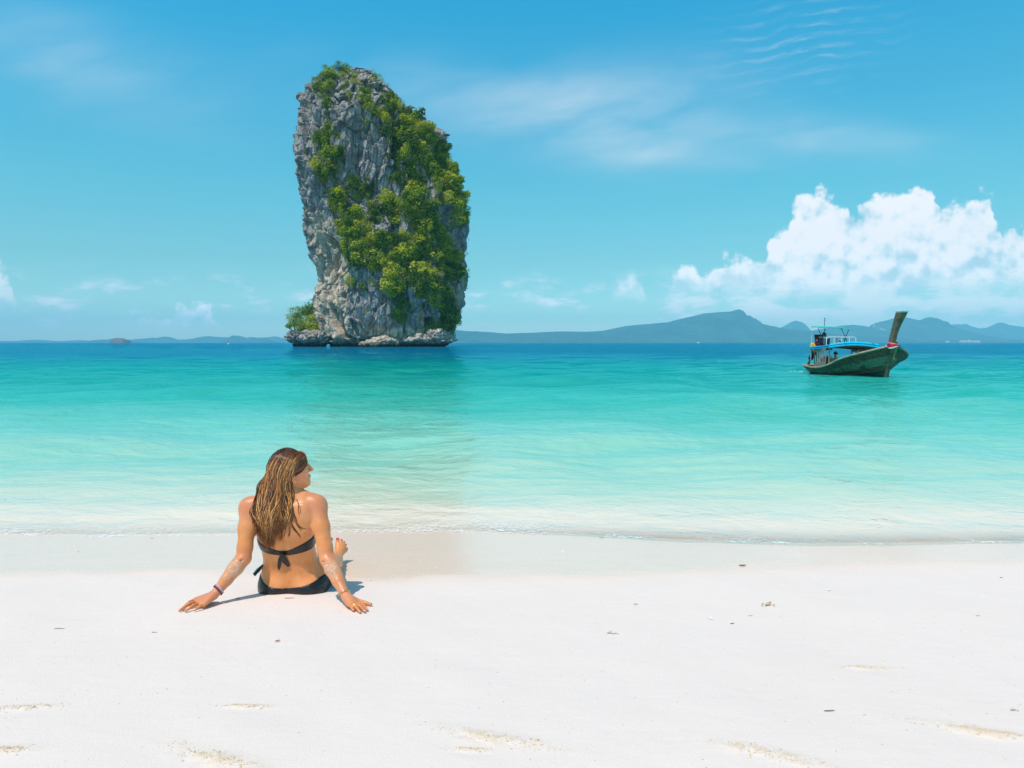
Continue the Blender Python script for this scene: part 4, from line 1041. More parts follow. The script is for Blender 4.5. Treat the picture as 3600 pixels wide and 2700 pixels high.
# ------------------------------------------------------------------ the woman on the sand
def surface_nets(f, org, h):
    """f: 3D signed field (<0 inside). returns verts, quads"""
    s = f < 0
    nx, ny, nz = f.shape
    c = [s[i:nx - 1 + i, j:ny - 1 + j, k:nz - 1 + k] for i in (0, 1) for j in (0, 1) for k in (0, 1)]
    cnt = sum(a.astype(np.int8) for a in c)
    act = (cnt > 0) & (cnt < 8)
    ci = np.argwhere(act); idx = -np.ones(act.shape, np.int64); idx[act] = np.arange(len(ci))
    # vertex = mean of edge crossings
    acc = np.zeros((len(ci), 3)); num = np.zeros(len(ci))
    corners = np.array([(i, j, k) for i in (0, 1) for j in (0, 1) for k in (0, 1)])
    val = np.stack([f[ci[:, 0] + a, ci[:, 1] + b, ci[:, 2] + c_] for a, b, c_ in corners], 1)
    for a in range(8):
        for b in range(a + 1, 8):
            df = corners[b] - corners[a]
            if np.abs(df).sum() != 1: continue
            va, vb = val[:, a], val[:, b]; cr = (va < 0) != (vb < 0)
            t = np.where(cr, va / np.where(cr, va - vb, 1), 0)[:, None]
            acc += np.where(cr[:, None], corners[a] + t * df, 0); num += cr
    V = (ci + acc / num[:, None]) * h + org
    F = []
    for ax in range(3):
        sl0 = [slice(None)] * 3; sl1 = [slice(None)] * 3
        sl0[ax] = slice(0, -1); sl1[ax] = slice(1, None)
        cr = s[tuple(sl0)] != s[tuple(sl1)]
        e = np.argwhere(cr)
        o1, o2 = [i for i in range(3) if i != ax]
        ok = (e[:, o1] > 0) & (e[:, o2] > 0) & (e[:, o1] < f.shape[o1] - 1) & (e[:, o2] < f.shape[o2] - 1)
        e = e[ok]
        def g(d1, d2):
            q = e.copy(); q[:, o1] -= d1; q[:, o2] -= d2; return idx[q[:, 0], q[:, 1], q[:, 2]]
        quad = np.stack([g(1, 1), g(0, 1), g(0, 0), g(1, 0)], 1)
        flip = s[e[:, 0], e[:, 1], e[:, 2]]
        if ax == 1: flip = ~flip
        quad[~flip] = quad[~flip][:, ::-1]
        F.append(quad)
    return V, np.concatenate(F)
class Field:
    def __init__(s, lo, hi, h):
        s.h = h; s.lo = np.array(lo, float); n_ = np.ceil((np.array(hi) - s.lo) / h).astype(int) + 1
        s.f = np.full(n_, 1.0, np.float32); s.n = n_
    def _sub(s, lo, hi):
        a = np.clip(((np.array(lo) - s.lo) / s.h).astype(int) - 1, 0, s.n); b = np.clip(((np.array(hi) - s.lo) / s.h).astype(int) + 2, 0, s.n)
        sl = tuple(slice(x, y) for x, y in zip(a, b))
        g = [s.lo[k] + s.h * np.arange(a[k], b[k]) for k in range(3)]
        return sl, g[0][:, None, None], g[1][None, :, None], g[2][None, None, :]
    def union(s, sl, d, k):
        f = s.f[sl]
        if k <= 0: s.f[sl] = np.minimum(f, d); return
        hh = np.clip(0.5 + 0.5 * (f - d) / k, 0, 1)
        s.f[sl] = f * (1 - hh) + d * hh - k * hh * (1 - hh)
    def carve(s, sl, d, k):
        f = s.f[sl]; d = -d
        hh = np.clip(0.5 - 0.5 * (f - d) / k, 0, 1)
        s.f[sl] = f * (1 - hh) + d * hh + k * hh * (1 - hh)
    def cone(s, a, b, ra, rb, k=0.01, flat=None, carve=False):
        """tapered capsule; flat=(axis vector, factor) squashes it along a direction"""
        a = np.array(a, float); b = np.array(b, float); m = max(ra, rb) + max(k, 0.006) + 0.012
        sl, X, Y, Z = s._sub(np.minimum(a, b) - m, np.maximum(a, b) + m)
        d = b - a; L2 = d @ d + 1e-12
        t = np.clip(((X - a[0]) * d[0] + (Y - a[1]) * d[1] + (Z - a[2]) * d[2]) / L2, 0, 1)
        px, py, pz = X - a[0] - t * d[0], Y - a[1] - t * d[1], Z - a[2] - t * d[2]
        if flat is not None:
            ax, q = np.array(flat[0], float), flat[1]; ax = ax / np.linalg.norm(ax)
            w = px * ax[0] + py * ax[1] + pz * ax[2]; e = w * (1 / q - 1)
            px, py, pz = px + e * ax[0], py + e * ax[1], pz + e * ax[2]
        dist = np.sqrt(px ** 2 + py ** 2 + pz ** 2) - (ra + (rb - ra) * t)
        if flat is not None: dist = dist * (0.5 + 0.5 * flat[1])
        (s.carve if carve else s.union)(sl, dist, k)
    def ell(s, c, r, k=0.01, R=None, carve=False):
        c = np.array(c, float); r = np.array(r, float) * np.ones(3); m = r.max() + k + 0.012
        sl, X, Y, Z = s._sub(c - m, c + m)
        p = [X - c[0], Y - c[1], Z - c[2]]
        if R is not None: p = [p[0] * R[0][i] + p[1] * R[1][i] + p[2] * R[2][i] for i in range(3)]
        k0 = np.sqrt((p[0] / r[0]) ** 2 + (p[1] / r[1]) ** 2 + (p[2] / r[2]) ** 2)
        k1 = np.sqrt((p[0] / r[0] ** 2) ** 2 + (p[1] / r[1] ** 2) ** 2 + (p[2] / r[2] ** 2) ** 2) + 1e-9
        d = k0 * (k0 - 1) / k1
        (s.carve if carve else s.union)(sl, d, k)
    def chain(s, pts, rs, k=0.01, flat=None):
        for i in range(len(pts) - 1): s.cone(pts[i], pts[i + 1], rs[i], rs[i + 1], k, flat)

def G(px, py, lift=0.0):
    p = on_ground(px, py)
    # plane of the finished sand
    return np.array([p[0], p[1], gz(p[0], p[1]) + lift])
seat = G(1032, 2094)
WB = np.array([seat[0], seat[1] + 0.10, seat[2]])       # base of the person
lo = np.array([WB[0] - 0.74, WB[1] - 0.62, WB[2] - 0.06]); hi = np.array([WB[0] + 0.50, WB[1] + 1.10, WB[2] + 0.92])
VOX = 0.0042
Fd = Field(lo, hi, VOX)
# ---- torso: stacked oval sections (photo centre px, photo y, distance, half width, half depth)
TS = [(1034, 2100, 0.145, 0.162, 0.125), (1034, 2075, 0.140, 0.178, 0.136), (1033, 2040, 0.130, 0.180, 0.130), (1029, 2005, 0.115, 0.168, 0.112), (1021, 1965, 0.095, 0.145, 0.094), (1014, 1925, 0.075, 0.144, 0.092),
      (1006, 1890, 0.058, 0.150, 0.098), (1003, 1850, 0.042, 0.160, 0.103), (1001, 1810, 0.030, 0.168, 0.100), (1000, 1778, 0.024, 0.170, 0.088), (1000, 1755, 0.022, 0.138, 0.068), (1001, 1735, 0.026, 0.085, 0.054), (1004, 1712, 0.034, 0.055, 0.052)]
Y0 = WB[1] - 0.145 + 0.135                                # distance of pelvis centre = Y0 offset
def tsec():
    out_ = []
    for px, py, dy, hw, hd in TS:
        d = WB[1] - 0.10 + dy
        p = P(px, py, d); out_.append((p[2], p[0], p[1], hw, hd))
    out_.sort(); return np.array(out_)
T = tsec()
def tor(z):
    return [np.interp(z, T[:, 0], T[:, k]) for k in (1, 2, 3, 4)]
sl, X, Y, Z = Fd._sub((WB[0] - .26, WB[1] - .25, T[0, 0] - 0.03), (WB[0] + .26, WB[1] + .30, T[-1, 0]))
zz = Z
# smooth the profile along z
zs_ = np.linspace(T[0, 0] - 0.05, T[-1, 0] + 0.05, 400)
prof = [np.convolve(np.pad(tor(zs_)[k], 14, 'edge'), np.hanning(29) / np.hanning(29).sum(), 'valid') for k in range(4)]
cxx_, cyy_, hw_, hd_ = [np.interp(zz, zs_, q) for q in prof]
xx, yy = X - cxx_, Y - cyy_
hb = (zz - seat[2])
groove = 0.011 * np.exp(-(xx / 0.016) ** 2) * sst(hb, 0.06, 0.16) * (1 - sst(hb, 0.42, 0.52)) + 0.004 * np.exp(-(xx / 0.05) ** 2)
hd2 = np.where(yy < 0, hd_ - groove, hd_)
e = 2.35
kk = (np.abs(xx / hw_) ** e + np.abs(yy / hd2) ** e) ** (1 / e)
dist = (kk - 1) * np.minimum(hw_, hd2) * 0.95
zc = np.maximum(T[0, 0] - zz, zz - T[-1, 0]); dist = np.maximum(dist, zc)
Fd.union(sl, dist, 0.0)
pc = lambda px, py, dy: P(px, py, WB[1] - 0.10 + dy)
# shoulder blades, trapezius, flank and buttock forms
for px in (945, 1062):
    Fd.ell(pc(px, 1822, -0.045), (0.050, 0.020, 0.075), 0.035)
Fd.cone(pc(1003, 1728, 0.03), pc(905, 1765, 0.02), 0.045, 0.036, 0.04)
Fd.cone(pc(1003, 1728, 0.03), pc(1092, 1758, 0.02), 0.045, 0.038, 0.04)
Fd.ell(pc(975, 2066, 0.08), (0.086, 0.100, 0.085), 0.04)
Fd.ell(pc(1090, 2066, 0.08), (0.086, 0.100, 0.085), 0.04)
Fd.ell(pc(1033, 2062, -0.055), (0.010, 0.03, 0.05), 0.02, carve=True)
# chest in front
Fd.ell(pc(945, 1870, 0.14), (0.062, 0.055, 0.062), 0.03); Fd.ell(pc(1062, 1868, 0.14), (0.062, 0.055, 0.062), 0.03)
# ---- neck and head
HC = pc(1022, 1643, 0.040)
yaw, pit = math.radians(24), math.radians(7)
fw = np.array([math.cos(yaw) * math.cos(pit), math.sin(yaw) * math.cos(pit), math.sin(pit)])
rt = np.cross(fw, (0, 0, 1)); rt /= np.linalg.norm(rt); upv = np.cross(rt, fw)
HR = np.stack([fw, rt, upv], 1)
def H(f, r, u): return HC + fw * f + rt * r + upv * u
Fd.cone(pc(1003, 1735, 0.035), H(-0.015, 0.0, -0.055), 0.053, 0.050, 0.03)
Fd.ell(H(-0.008, 0, 0.008), (0.092, 0.072, 0.088), 0.01, HR)
Fd.ell(H(0.030, 0, -0.030), (0.060, 0.060, 0.075), 0.025, HR)          # face mass
Fd.cone(H(0.060, 0, -0.098), H(-0.005, 0.048, -0.062), 0.020, 0.019, 0.022)  # jaw right
Fd.cone(H(0.060, 0, -0.098), H(-0.005, -0.048, -0.062), 0.020, 0.019, 0.022)
Fd.ell(H(0.070, 0, -0.103), (0.020, 0.022, 0.017), 0.014, HR)          # chin
Fd.ell(H(0.046, 0, -0.075), (0.042, 0.042, 0.038), 0.02, HR)
Fd.ell(H(0.056, 0.034, -0.030), (0.028, 0.024, 0.022), 0.016, HR); Fd.ell(H(0.056, -0.034, -0.030), (0.028, 0.024, 0.022), 0.016, HR)  # cheeks
Fd.cone(H(0.074, 0.022, 0.018), H(0.074, -0.022, 0.018), 0.013, 0.013, 0.012)      # brow
Fd.ell(H(0.060, 0, 0.045), (0.030, 0.045, 0.035), 0.02, HR)
Fd.ell(H(0.090, 0.030, -0.003), (0.012, 0.013, 0.009), 0.008, HR, carve=True); Fd.ell(H(0.090, -0.030, -0.003), (0.012, 0.013, 0.009), 0.008, HR, carve=True)
Fd.ell(H(0.076, 0.030, -0.003), (0.011, 0.012, 0.010), 0.003, HR); Fd.ell(H(0.076, -0.030, -0.003), (0.011, 0.012, 0.010), 0.003, HR)
Fd.cone(H(0.084, 0, 0.008), H(0.108, 0, -0.033), 0.007, 0.010, 0.008)              # nose
Fd.ell(H(0.096, 0.010, -0.037), (0.009, 0.007, 0.006), 0.005, HR); Fd.ell(H(0.096, -0.010, -0.037), (0.009, 0.007, 0.006), 0.005, HR)
Fd.cone(H(0.088, 0.016, -0.062), H(0.092, -0.016, -0.062), 0.006, 0.006, 0.005); Fd.cone(H(0.087, 0.014, -0.071), H(0.090, -0.014, -0.071), 0.007, 0.007, 0.005)
ec = H(-0.002, 0.073, -0.050)                                                       # right ear
Fd.cone(ec + upv * 0.020 - fw * 0.005, ec - upv * 0.020 + fw * 0.003, 0.017, 0.011, 0.003, flat=(rt, 0.60))
Fd.ell(ec + rt * 0.009 + fw * 0.002, (0.006, 0.005, 0.011), 0.003, HR, carve=True)
ec2 = H(-0.004, -0.070, -0.030); Fd.cone(ec2 + upv * 0.020, ec2 - upv * 0.016, 0.014, 0.009, 0.004, flat=(rt, 0.55))
# ---- arms
def arm(sh, el, wr, sgn):
    sh, el, wr = map(np.array, (sh, el, wr))
    Fd.ell(sh + (0.004 * sgn, 0, -0.008), (0.052, 0.050, 0.060), 0.035)
    m1 = sh + (el - sh) * 0.42
    Fd.chain([sh, m1, sh + (el - sh) * 0.8, el], [0.048, 0.0445, 0.038, 0.0385], 0.02)
    dv = wr - el
    Fd.chain([el, el + dv * 0.28, el + dv * 0.6, wr], [0.037, 0.0385, 0.031, 0.0225], 0.012)
    Fd.cone(el + dv * 0.10 + (0.010 * sgn, 0, 0), el + dv * 0.40 + (0.008 * sgn, 0, 0), 0.028, 0.026, 0.02)
    Fd.ell(el + (0.0, -0.022, 0.002), (0.022, 0.018, 0.020), 0.014)
    # elbow crease
    Fd.cone(el + (-0.026, -0.040, -0.006), el + (0.022, -0.043, 0.004), 0.0035, 0.0035, 0.006, carve=True)
LS, LE = pc(877, 1782, 0.020), pc(857, 1962, -0.085)
RS, RE = pc(1114, 1776, 0.020), pc(1150, 1965, -0.095)
LWg, RWg = G(752, 2133, 0.0), G(1212, 2140, 0.0)
LW = np.array([LWg[0], LWg[1] + 0.01, LWg[2] + 0.050]); RW = np.array([RWg[0], RWg[1] + 0.02, RWg[2] + 0.050])
arm(LS, LE, LW, -1); arm(RS, RE, RW, 1)
NAILS = []
def hand(wr, tips, knuckles, thumb, radii):
    """palm plus five separate jointed digits resting on the sand"""
    kn = [np.array(k) for k in knuckles]
    for k in kn: Fd.cone(wr + (k - wr) * 0.12, k, 0.020, 0.0115, 0.010)
    Fd.cone(kn[0] + (kn[-1] - kn[0]) * 0.15, kn[0] + (kn[-1] - kn[0]) * 0.85, 0.0105, 0.0105, 0.010)
    mid = (kn[0] + kn[-1]) / 2; Fd.ell(wr + (mid - wr) * 0.5, (0.030, 0.026, 0.016), 0.012)
    for k, t, r in zip(kn, tips, radii):
        t = np.array(t); d = t - k; L = np.linalg.norm(d)
        a = k + d * 0.42 + (0, 0, 0.007); b = k + d * 0.74 + (0, 0, 0.003)
        Fd.chain([k, a, b, t], [r * 1.08, r * 1.0, r * 0.93, r * 0.80], 0.0025)
        Fd.ell(a, (r * 1.05,) * 3, 0.003)
        NAILS.append((t - d / L * 0.004, d / L, r * 0.8))
    b0, j1, j2, tp_ = [np.array(q) for q in thumb]
    Fd.chain([b0, j1, j2, tp_], [0.019, 0.0135, 0.0105, 0.0085], 0.006)
    d = tp_ - j2; NAILS.append((tp_ - d / np.linalg.norm(d) * 0.003, d / np.linalg.norm(d), 0.0085))
g_ = lambda px, py, lift: G(px, py, lift)
# her left hand (image left): little finger nearest the camera
hand(LW, [g_(640, 2150, 0.009), g_(631, 2156, 0.009), g_(652, 2160, 0.009), g_(684, 2158, 0.009)],
     [g_(687, 2128, 0.026), g_(690, 2137, 0.026), g_(700, 2144, 0.025), g_(716, 2148, 0.022)],
     [LW + (-0.025, 0.030, -0.022), g_(706, 2122, 0.018), g_(680, 2128, 0.012), g_(658, 2134, 0.010)], [0.0085, 0.0088, 0.0085, 0.0075])
# her right hand (image right)
hand(RW, [g_(1243, 2158, 0.009), g_(1266, 2163, 0.009), g_(1284, 2161, 0.009), g_(1292, 2155, 0.009)],
     [g_(1225, 2148, 0.024), g_(1240, 2149, 0.027), g_(1252, 2147, 0.028), g_(1262, 2142, 0.027)],
     [RW + (0.022, 0.020, -0.020), g_(1252, 2130, 0.020), g_(1282, 2133, 0.014), g_(1304, 2136, 0.011)], [0.0075, 0.0085, 0.0088, 0.0085])
# ---- legs stretched out towards the water
def gy_(x, y): return gz(x, y)
def leg(hx, kx, ax, side_):
    yh, yk, ya = WB[1] + 0.06, WB[1] + 0.43, WB[1] + 0.79
    hip = np.array([WB[0] + hx, yh, gy_(WB[0] + hx, yh) + 0.085]); kn = np.array([WB[0] + kx, yk, gy_(WB[0] + kx, yk) + 0.072]); an = np.array([WB[0] + ax, ya, gy_(WB[0] + ax, ya) + 0.050])
    Fd.chain([hip, hip + (kn - hip) * 0.5, kn], [0.088, 0.074, 0.052], 0.03)
    Fd.chain([kn, kn + (an - kn) * 0.32 + (0, 0, -0.012), kn + (an - kn) * 0.7, an], [0.052, 0.054, 0.041, 0.034], 0.02)
    return an
RA = leg(0.10, 0.070, 0.022, 1); LA = leg(-0.09, -0.075, -0.065, -1)
TOENAILS = []
def foot(an, toes, side_):
    """toes: five photo positions, big toe first"""
    heel = an + (0, 0.030, -0.020)
    tp_ = [P(px, py, an[1] + 0.075 + 0.004 * i) for i, (px, py) in enumerate(toes)]
    ball = [heel + (t - heel) * f for t, f in zip(tp_, (0.74, 0.76, 0.77, 0.78, 0.80))]
    Fd.chain([an, heel], [0.034, 0.030], 0.02)
    for b_, r in zip(ball, (0.019, 0.016, 0.0155, 0.015, 0.0155)): Fd.cone(an + (b_ - an) * 0.25, b_, 0.024, r, 0.014)
    for b_, t, r in zip(ball, tp_, (0.0125, 0.0088, 0.0082, 0.0078, 0.0075)):
        Fd.chain([b_, b_ + (t - b_) * 0.6 + (0, -0.004, 0.001), t], [r * 1.05, r * 0.95, r], 0.0025)
        d = t - b_; TOENAILS.append((t, d / np.linalg.norm(d), r))
foot(RA, [(1187, 1896), (1201, 1899), (1210, 1906), (1216, 1915), (1220, 1930)], 1)
foot(LA, [(1164, 1895), (1152, 1895), (1143, 1901), (1137, 1909), (1132, 1921)], -1)
Vb, Fb = surface_nets(Fd.f, Fd.lo, VOX)
# relax the voxel steps a little
def relax(V, F, it=2, lam=0.5):
    e = np.concatenate([F[:, [0, 1]], F[:, [1, 2]], F[:, [2, 3]], F[:, [3, 0]]]); e = np.concatenate([e, e[:, ::-1]])
    deg = np.bincount(e[:, 0], minlength=len(V))[:, None].clip(1)
    for _ in range(it):
        s_ = np.stack([np.bincount(e[:, 0], V[e[:, 1], k], minlength=len(V)) for k in range(3)], 1) / deg
        V = V + lam * (s_ - V)
    return V
Vb = relax(Vb, Fb, 2, 0.5)
print('body verts', len(Vb))
skin, n, out = material('tanned_skin')
geo = n.new('ShaderNodeTexCoord').outputs['Object']
a1 = n.noise(geo, 9.0, 4, 0.55); a2 = n.noise(geo, 160.0, 3, 0.6)
c = n.mix(n.sstep(a1, 0.35, 0.65), (0.74, 0.265, 0.080, 1), (0.85, 0.36, 0.130, 1))
pink = n.new('ShaderNodeAttribute', attribute_name='pink').outputs['Fac']
c = n.mix(n.mul(pink, 0.7), c, (0.68, 0.27, 0.18, 1))
c = n.mix(n.mul(n.sstep(a2, 0.40, 0.60), 0.12), c, (0.45, 0.18, 0.08, 1))
sm = n.new('ShaderNodeAttribute', attribute_name='sandy').outputs['Fac']
g1 = n.noise(geo, 420.0, 3, 0.7); g2 = n.noise(geo, 60.0, 4, 0.6)
grain = n.mul(n.sstep(n.add(n.add(n.mul(g1, 0.95), n.mul(g2, 0.40)), n.mul(sm, 0.18)), 0.80, 0.95), 0.8)
grain = n.mul(grain, n.sstep(sm, 0.02, 0.25))
c = n.mix(grain, c, (0.90, 0.82, 0.70, 1))
b = principled(n, out, Base_Color=c, Roughness=n.add(n.mul(a2, 0.15), 0.28))
b.inputs['Subsurface Weight'].default_value = 0.08; b.inputs['Subsurface Radius'].default_value = (0.012, 0.005, 0.003); b.inputs['Subsurface Scale'].default_value = 1.0
b.inputs['Specular IOR Level'].default_value = 0.45
n.put(b.inputs['Normal'], n.bump(n.add(n.mul(a2, 0.0006), n.mul(grain, 0.0012)), 1.0, 1.0))
PERSON = empty('person', WB)
tag(PERSON, 'woman with long wet blonde hair and black bikini sitting on the sand, leaning back', 'person')
bodym = new_mesh('body', Vb - WB, Fb, skin)
def near_seg(V, a, b): 
    d = b - a; t = np.clip(((V - a) @ d) / (d @ d), 0, 1); return np.linalg.norm(V - a - t[:, None] * d, axis=1), t
sandy = np.zeros(len(Vb))
for e_, w_ in ((LE, LW), (RE, RW)):
    dd, t = near_seg(Vb, e_, w_); sandy = np.maximum(sandy, (dd < 0.055) * 1.0 * np.exp(-((t - 0.34) / 0.34) ** 2) * sst(t, 0.06, 0.14) * (Vb[:, 1] < (e_ + (w_ - e_) * t[:, None])[:, 1]))
    dd2, t2 = near_seg(Vb, w_, w_ + (w_ - e_) * 0.3); sandy = np.maximum(sandy, (dd2 < 0.08) * 0.12)
for s_ in (LS, RS): sandy = np.maximum(sandy, 0.26 * np.exp(-(np.linalg.norm(Vb - s_, axis=1) / 0.07) ** 2))
sandy = np.maximum(sandy, 0.35 * np.exp(-(np.linalg.norm(Vb - pc(1040, 2052, -0.04), axis=1) / 0.04) ** 2))
pinkv = np.zeros(len(Vb))
for s_, r_ in ((LS, .09), (RS, .09), (LE, .05), (RE, .05), (H(0.05, 0.04, -0.04), .06), (LW, .09), (RW, .09), (H(0, .07, -.03), .03)):
    pinkv = np.maximum(pinkv, np.exp(-(np.linalg.norm(Vb - s_, axis=1) / r_) ** 2))
fattr(bodym, 'sandy', sandy); fattr(bodym, 'pink', pinkv)
BODY = link('body', bodym, PERSON)
bb = BVHTree.FromPolygons([tuple(v) for v in Vb], [tuple(int(i) for i in f) for f in Fb])

# ---- bikini
cloth, n, out = material('black_bikini_fabric')
geo = n.new('ShaderNodeTexCoord').outputs['Object']
wv = n.noise(geo, 45.0, 3, 0.6)
g1 = n.noise(geo, 300.0, 3, 0.7); ss = n.new('ShaderNodeAttribute', attribute_name='sandy').outputs['Fac']
gr = n.mul(n.sstep(n.add(n.mul(g1, 0.7), n.mul(n.noise(geo, 40.0, 4, 0.6), 0.5)), 0.60, 0.70), ss)
c = n.mix(gr, (0.012, 0.012, 0.014, 1), (0.75, 0.65, 0.5, 1))
b = principled(n, out, Base_Color=c, Roughness=0.30, Normal=n.bump(wv, 1.0, 0.006))
def wrap(name, rows, ncol, t0, t1, off, axis_fn, mat=cloth):
    """band of cloth hugging the body: rows = heights (fn of angle), rays cast outwards from the torso axis"""
    V = np.zeros((rows[0], ncol, 3))
    for j in range(ncol):
        th = t0 + (t1 - t0) * j / (ncol - 1)
        zlo, zhi = axis_fn(th)
        for i in range(rows[0]):
            f_ = i / (rows[0] - 1); z = zlo + (zhi - zlo) * f_
            cxv, cyv, hwv, hdv = [float(np.interp(z, zs_, q)) for q in prof]
            dv = Vector((math.cos(th), math.sin(th), 0))
            o0 = Vector((cxv, cyv, z)) + dv * 0.03
            r_ = bb.ray_cast(o0, dv, 0.35)
            lim = 1 / ((abs(math.cos(th)) / hwv) ** 2.3 + (abs(math.sin(th)) / hdv) ** 2.3) ** (1 / 2.3)
            dist = min((r_[0] - o0).length + 0.03 if r_[0] is not None else lim, lim + 0.07)
            o_ = off * (0.35 + 0.65 * math.sin(math.pi * f_) ** 0.5)
            V[i, j] = np.array(Vector((cxv, cyv, z)) + dv * (dist + o_))
    return V
zb = pc(1000, 1934, 0)[2]
def band(th):
    s_ = math.sin(th)            # -1 at her back (camera side)
    bk = max(0, -s_)
    side_l = max(0, -math.cos(th))
    mid = zb + 0.020 * (1 - bk) ** 1.2 - 0.014 * bk ** 3 + (0.012 if math.cos(th) < 0 else 0.018) * (1 - bk)
    hw = 0.011 + 0.022 * (1 - bk) + (0.045 if s_ > 0.2 else 0)
    hw = 0.0115 + 0.018 * (1 - bk ** 2) + 0.03 * sst(s_, 0.1, 0.6)
    return mid - hw, mid + hw
Vt = wrap('b', (9,), 150, -math.pi / 2, 1.5 * math.pi, 0.005, band)
mb = MB(); 
def cloth_from(V, name, sandyf=None, thick=0.003):
    c0 = V.reshape(-1, 3); me = new_mesh(name, c0 - WB, grid_faces(V.shape[0], V.shape[1]), cloth)
    fattr(me, 'sandy', sandyf.ravel() if sandyf is not None else np.zeros(len(c0)))
    o = link(name, me, PERSON)
    md = o.modifiers.new('thick', 'SOLIDIFY'); md.thickness = thick; md.offset = 0
    return o
cloth_from(Vt, 'bikini_top')
zt = pc(1033, 2068, 0)[2]; zbm = seat[2] - 0.02
def bottom(th):
    bk = max(0, -math.sin(th)); s_ = abs(math.cos(th))
    top = zt + 0.052 * s_ ** 2.2 + 0.03 * sst(math.sin(th), 0, 1)
    return zbm + 0.004, top
Vq = wrap('b', (22,), 160, -math.pi / 2, 1.5 * math.pi, 0.005, bottom)
fr_ = np.linspace(0, 1, 22)[:, None]; an_ = np.linspace(0, 2 * math.pi, 160)[None]
sdy = np.exp(-(((Vq[..., 0] - P(1075, 2075, 3.9)[0]) / 0.075) ** 2)) * np.exp(-(((Vq[..., 2] - P(1075, 2076, 3.9)[2]) / 0.008) ** 2)) * (Vq[..., 1] < WB[1])
cloth_from(Vq, 'bikini_bottom', sdy)
def on_back(px, py, off=0.004):
    q = pc(px, py, 0.0); r_ = bb.ray_cast(Vector((q[0], q[1] - 0.6, q[2])), Vector((0, 1, 0)), 1.0)
    y = r_[0][1] if r_[0] is not None else q[1]
    q2 = P(px, py, y); r_ = bb.ray_cast(Vector((q2[0], q2[1] - 0.3, q2[2])), Vector((0, 1, 0)), 1.0)
    y = r_[0][1] if r_[0] is not None else y
    p = P(px, py, y); p[1] -= off; return p
def ribbon(name, pts, w, mat, parent=PERSON, thick=0.004):
    mb = MB(); mb.tube(np.array(pts) - WB, w, 8, flat=0.35); o = mb.build(name, mat, parent); return o
k0 = on_back(993, 1948, 0.010)
mb = MB().blob(k0 - WB, (0.014, 0.011, 0.015), 12, 8); mb.build('knot', cloth, PERSON)
ribbon('tie_end', [k0, on_back(987, 1968, .012), on_back(983, 1988, .008), on_back(981, 2003, .005)], [0.008, 0.011, 0.010, 0.003], cloth)
ribbon('tie_end', [k0, on_back(1000, 1962, .016), on_back(1008, 1975, .012), on_back(1018, 1990, .008)], [0.008, 0.015, 0.014, 0.007], cloth)
hipk = pc(924, 1985, 0.06)
ribbon('side_tie', [hipk + (0.012, 0, -0.05), hipk, pc(908, 2003, 0.03), pc(893, 2021, 0.02)], [0.005, 0.013, 0.021, 0.019], cloth)
ribbon('side_tie', [hipk, pc(914, 2000, 0.08), pc(906, 2012, 0.08)], [0.007, 0.012, 0.010], cloth)
# ---- jewellery and nails
def wristband(name, wr, el, t, r, w, mat):
    c_ = wr + (el - wr) * t; ax = (el - wr); ax /= np.linalg.norm(ax); ax = ax + np.array([0, 0.0, 0]); 
    u_ = np.cross(ax, (0, 1, 0)); u_ /= np.linalg.norm(u_); w_ = np.cross(ax, u_)
    th = np.linspace(0, 2 * math.pi, 41)[:, None]
    pts = c_ + r * (np.cos(th) * u_ + np.sin(th) * w_) + ax * 0.006 * np.cos(th)
    MB().tube(pts - WB, w, 6, cap=False).build(name, mat, PERSON)
gold = plain('gold_chain', (0.90, 0.62, 0.18), 0.25, 0.2, 300, metal=1.0); lilac = plain('lilac_cord', (0.62, 0.55, 0.68), 0.7, 0.1, 300); plum = plain('dark_plum_cord', (0.05, 0.02, 0.035), 0.6, 0.2, 300)
coral = plain('coral_cord', (0.60, 0.20, 0.22), 0.7, 0.1, 300)
wristband('lilac_bracelet', LW, LE, 0.165, 0.0295, 0.0028, lilac); wristband('coral_bracelet', LW, LE, 0.135, 0.0292, 0.0022, coral); wristband('dark_bracelet', LW, LE, 0.11, 0.0290, 0.0030, plum)
wristband('gold_bracelet', RW, RE, 0.06, 0.0285, 0.0024, gold); pass
kr = g_(1246, 2152, 0.027); th = np.linspace(0, 2 * math.pi, 21)[:, None]
MB().tube(kr + 0.0098 * (np.cos(th) * np.array([0, 1, 0]) + np.sin(th) * np.array([0, 0, 1])) - WB, 0.0018, 6, cap=False).build('ring', gold, PERSON)
nailm = plain('lilac_nail_polish', (0.55, 0.47, 0.55), 0.2, 0.05, 100); toem = plain('raspberry_nail_polish', (0.75, 0.006, 0.13), 0.18, 0.03, 100)
for t, d, r in NAILS:
    R_ = np.stack([d, np.cross((0, 0, 1), d), np.cross(d, np.cross((0, 0, 1), d))], 1); R_ /= np.linalg.norm(R_, axis=0)
    MB().blob(t + R_[:, 2] * r * 0.72 - WB, (r * 1.0, r * 0.72, r * 0.34), 10, 6, R_).build('fingernail', nailm, PERSON)
for t, d, r in TOENAILS:
    bk = np.array([0, -1.0, 0.25]); bk = bk - d * (bk @ d); bk /= np.linalg.norm(bk)
    R_ = np.stack([d, np.cross(bk, d), bk], 1)
    MB().blob(t + bk * r * 0.72 - WB, (r * 0.95, r * 0.80, r * 0.42), 10, 6, R_).build('toenail', toem, PERSON)
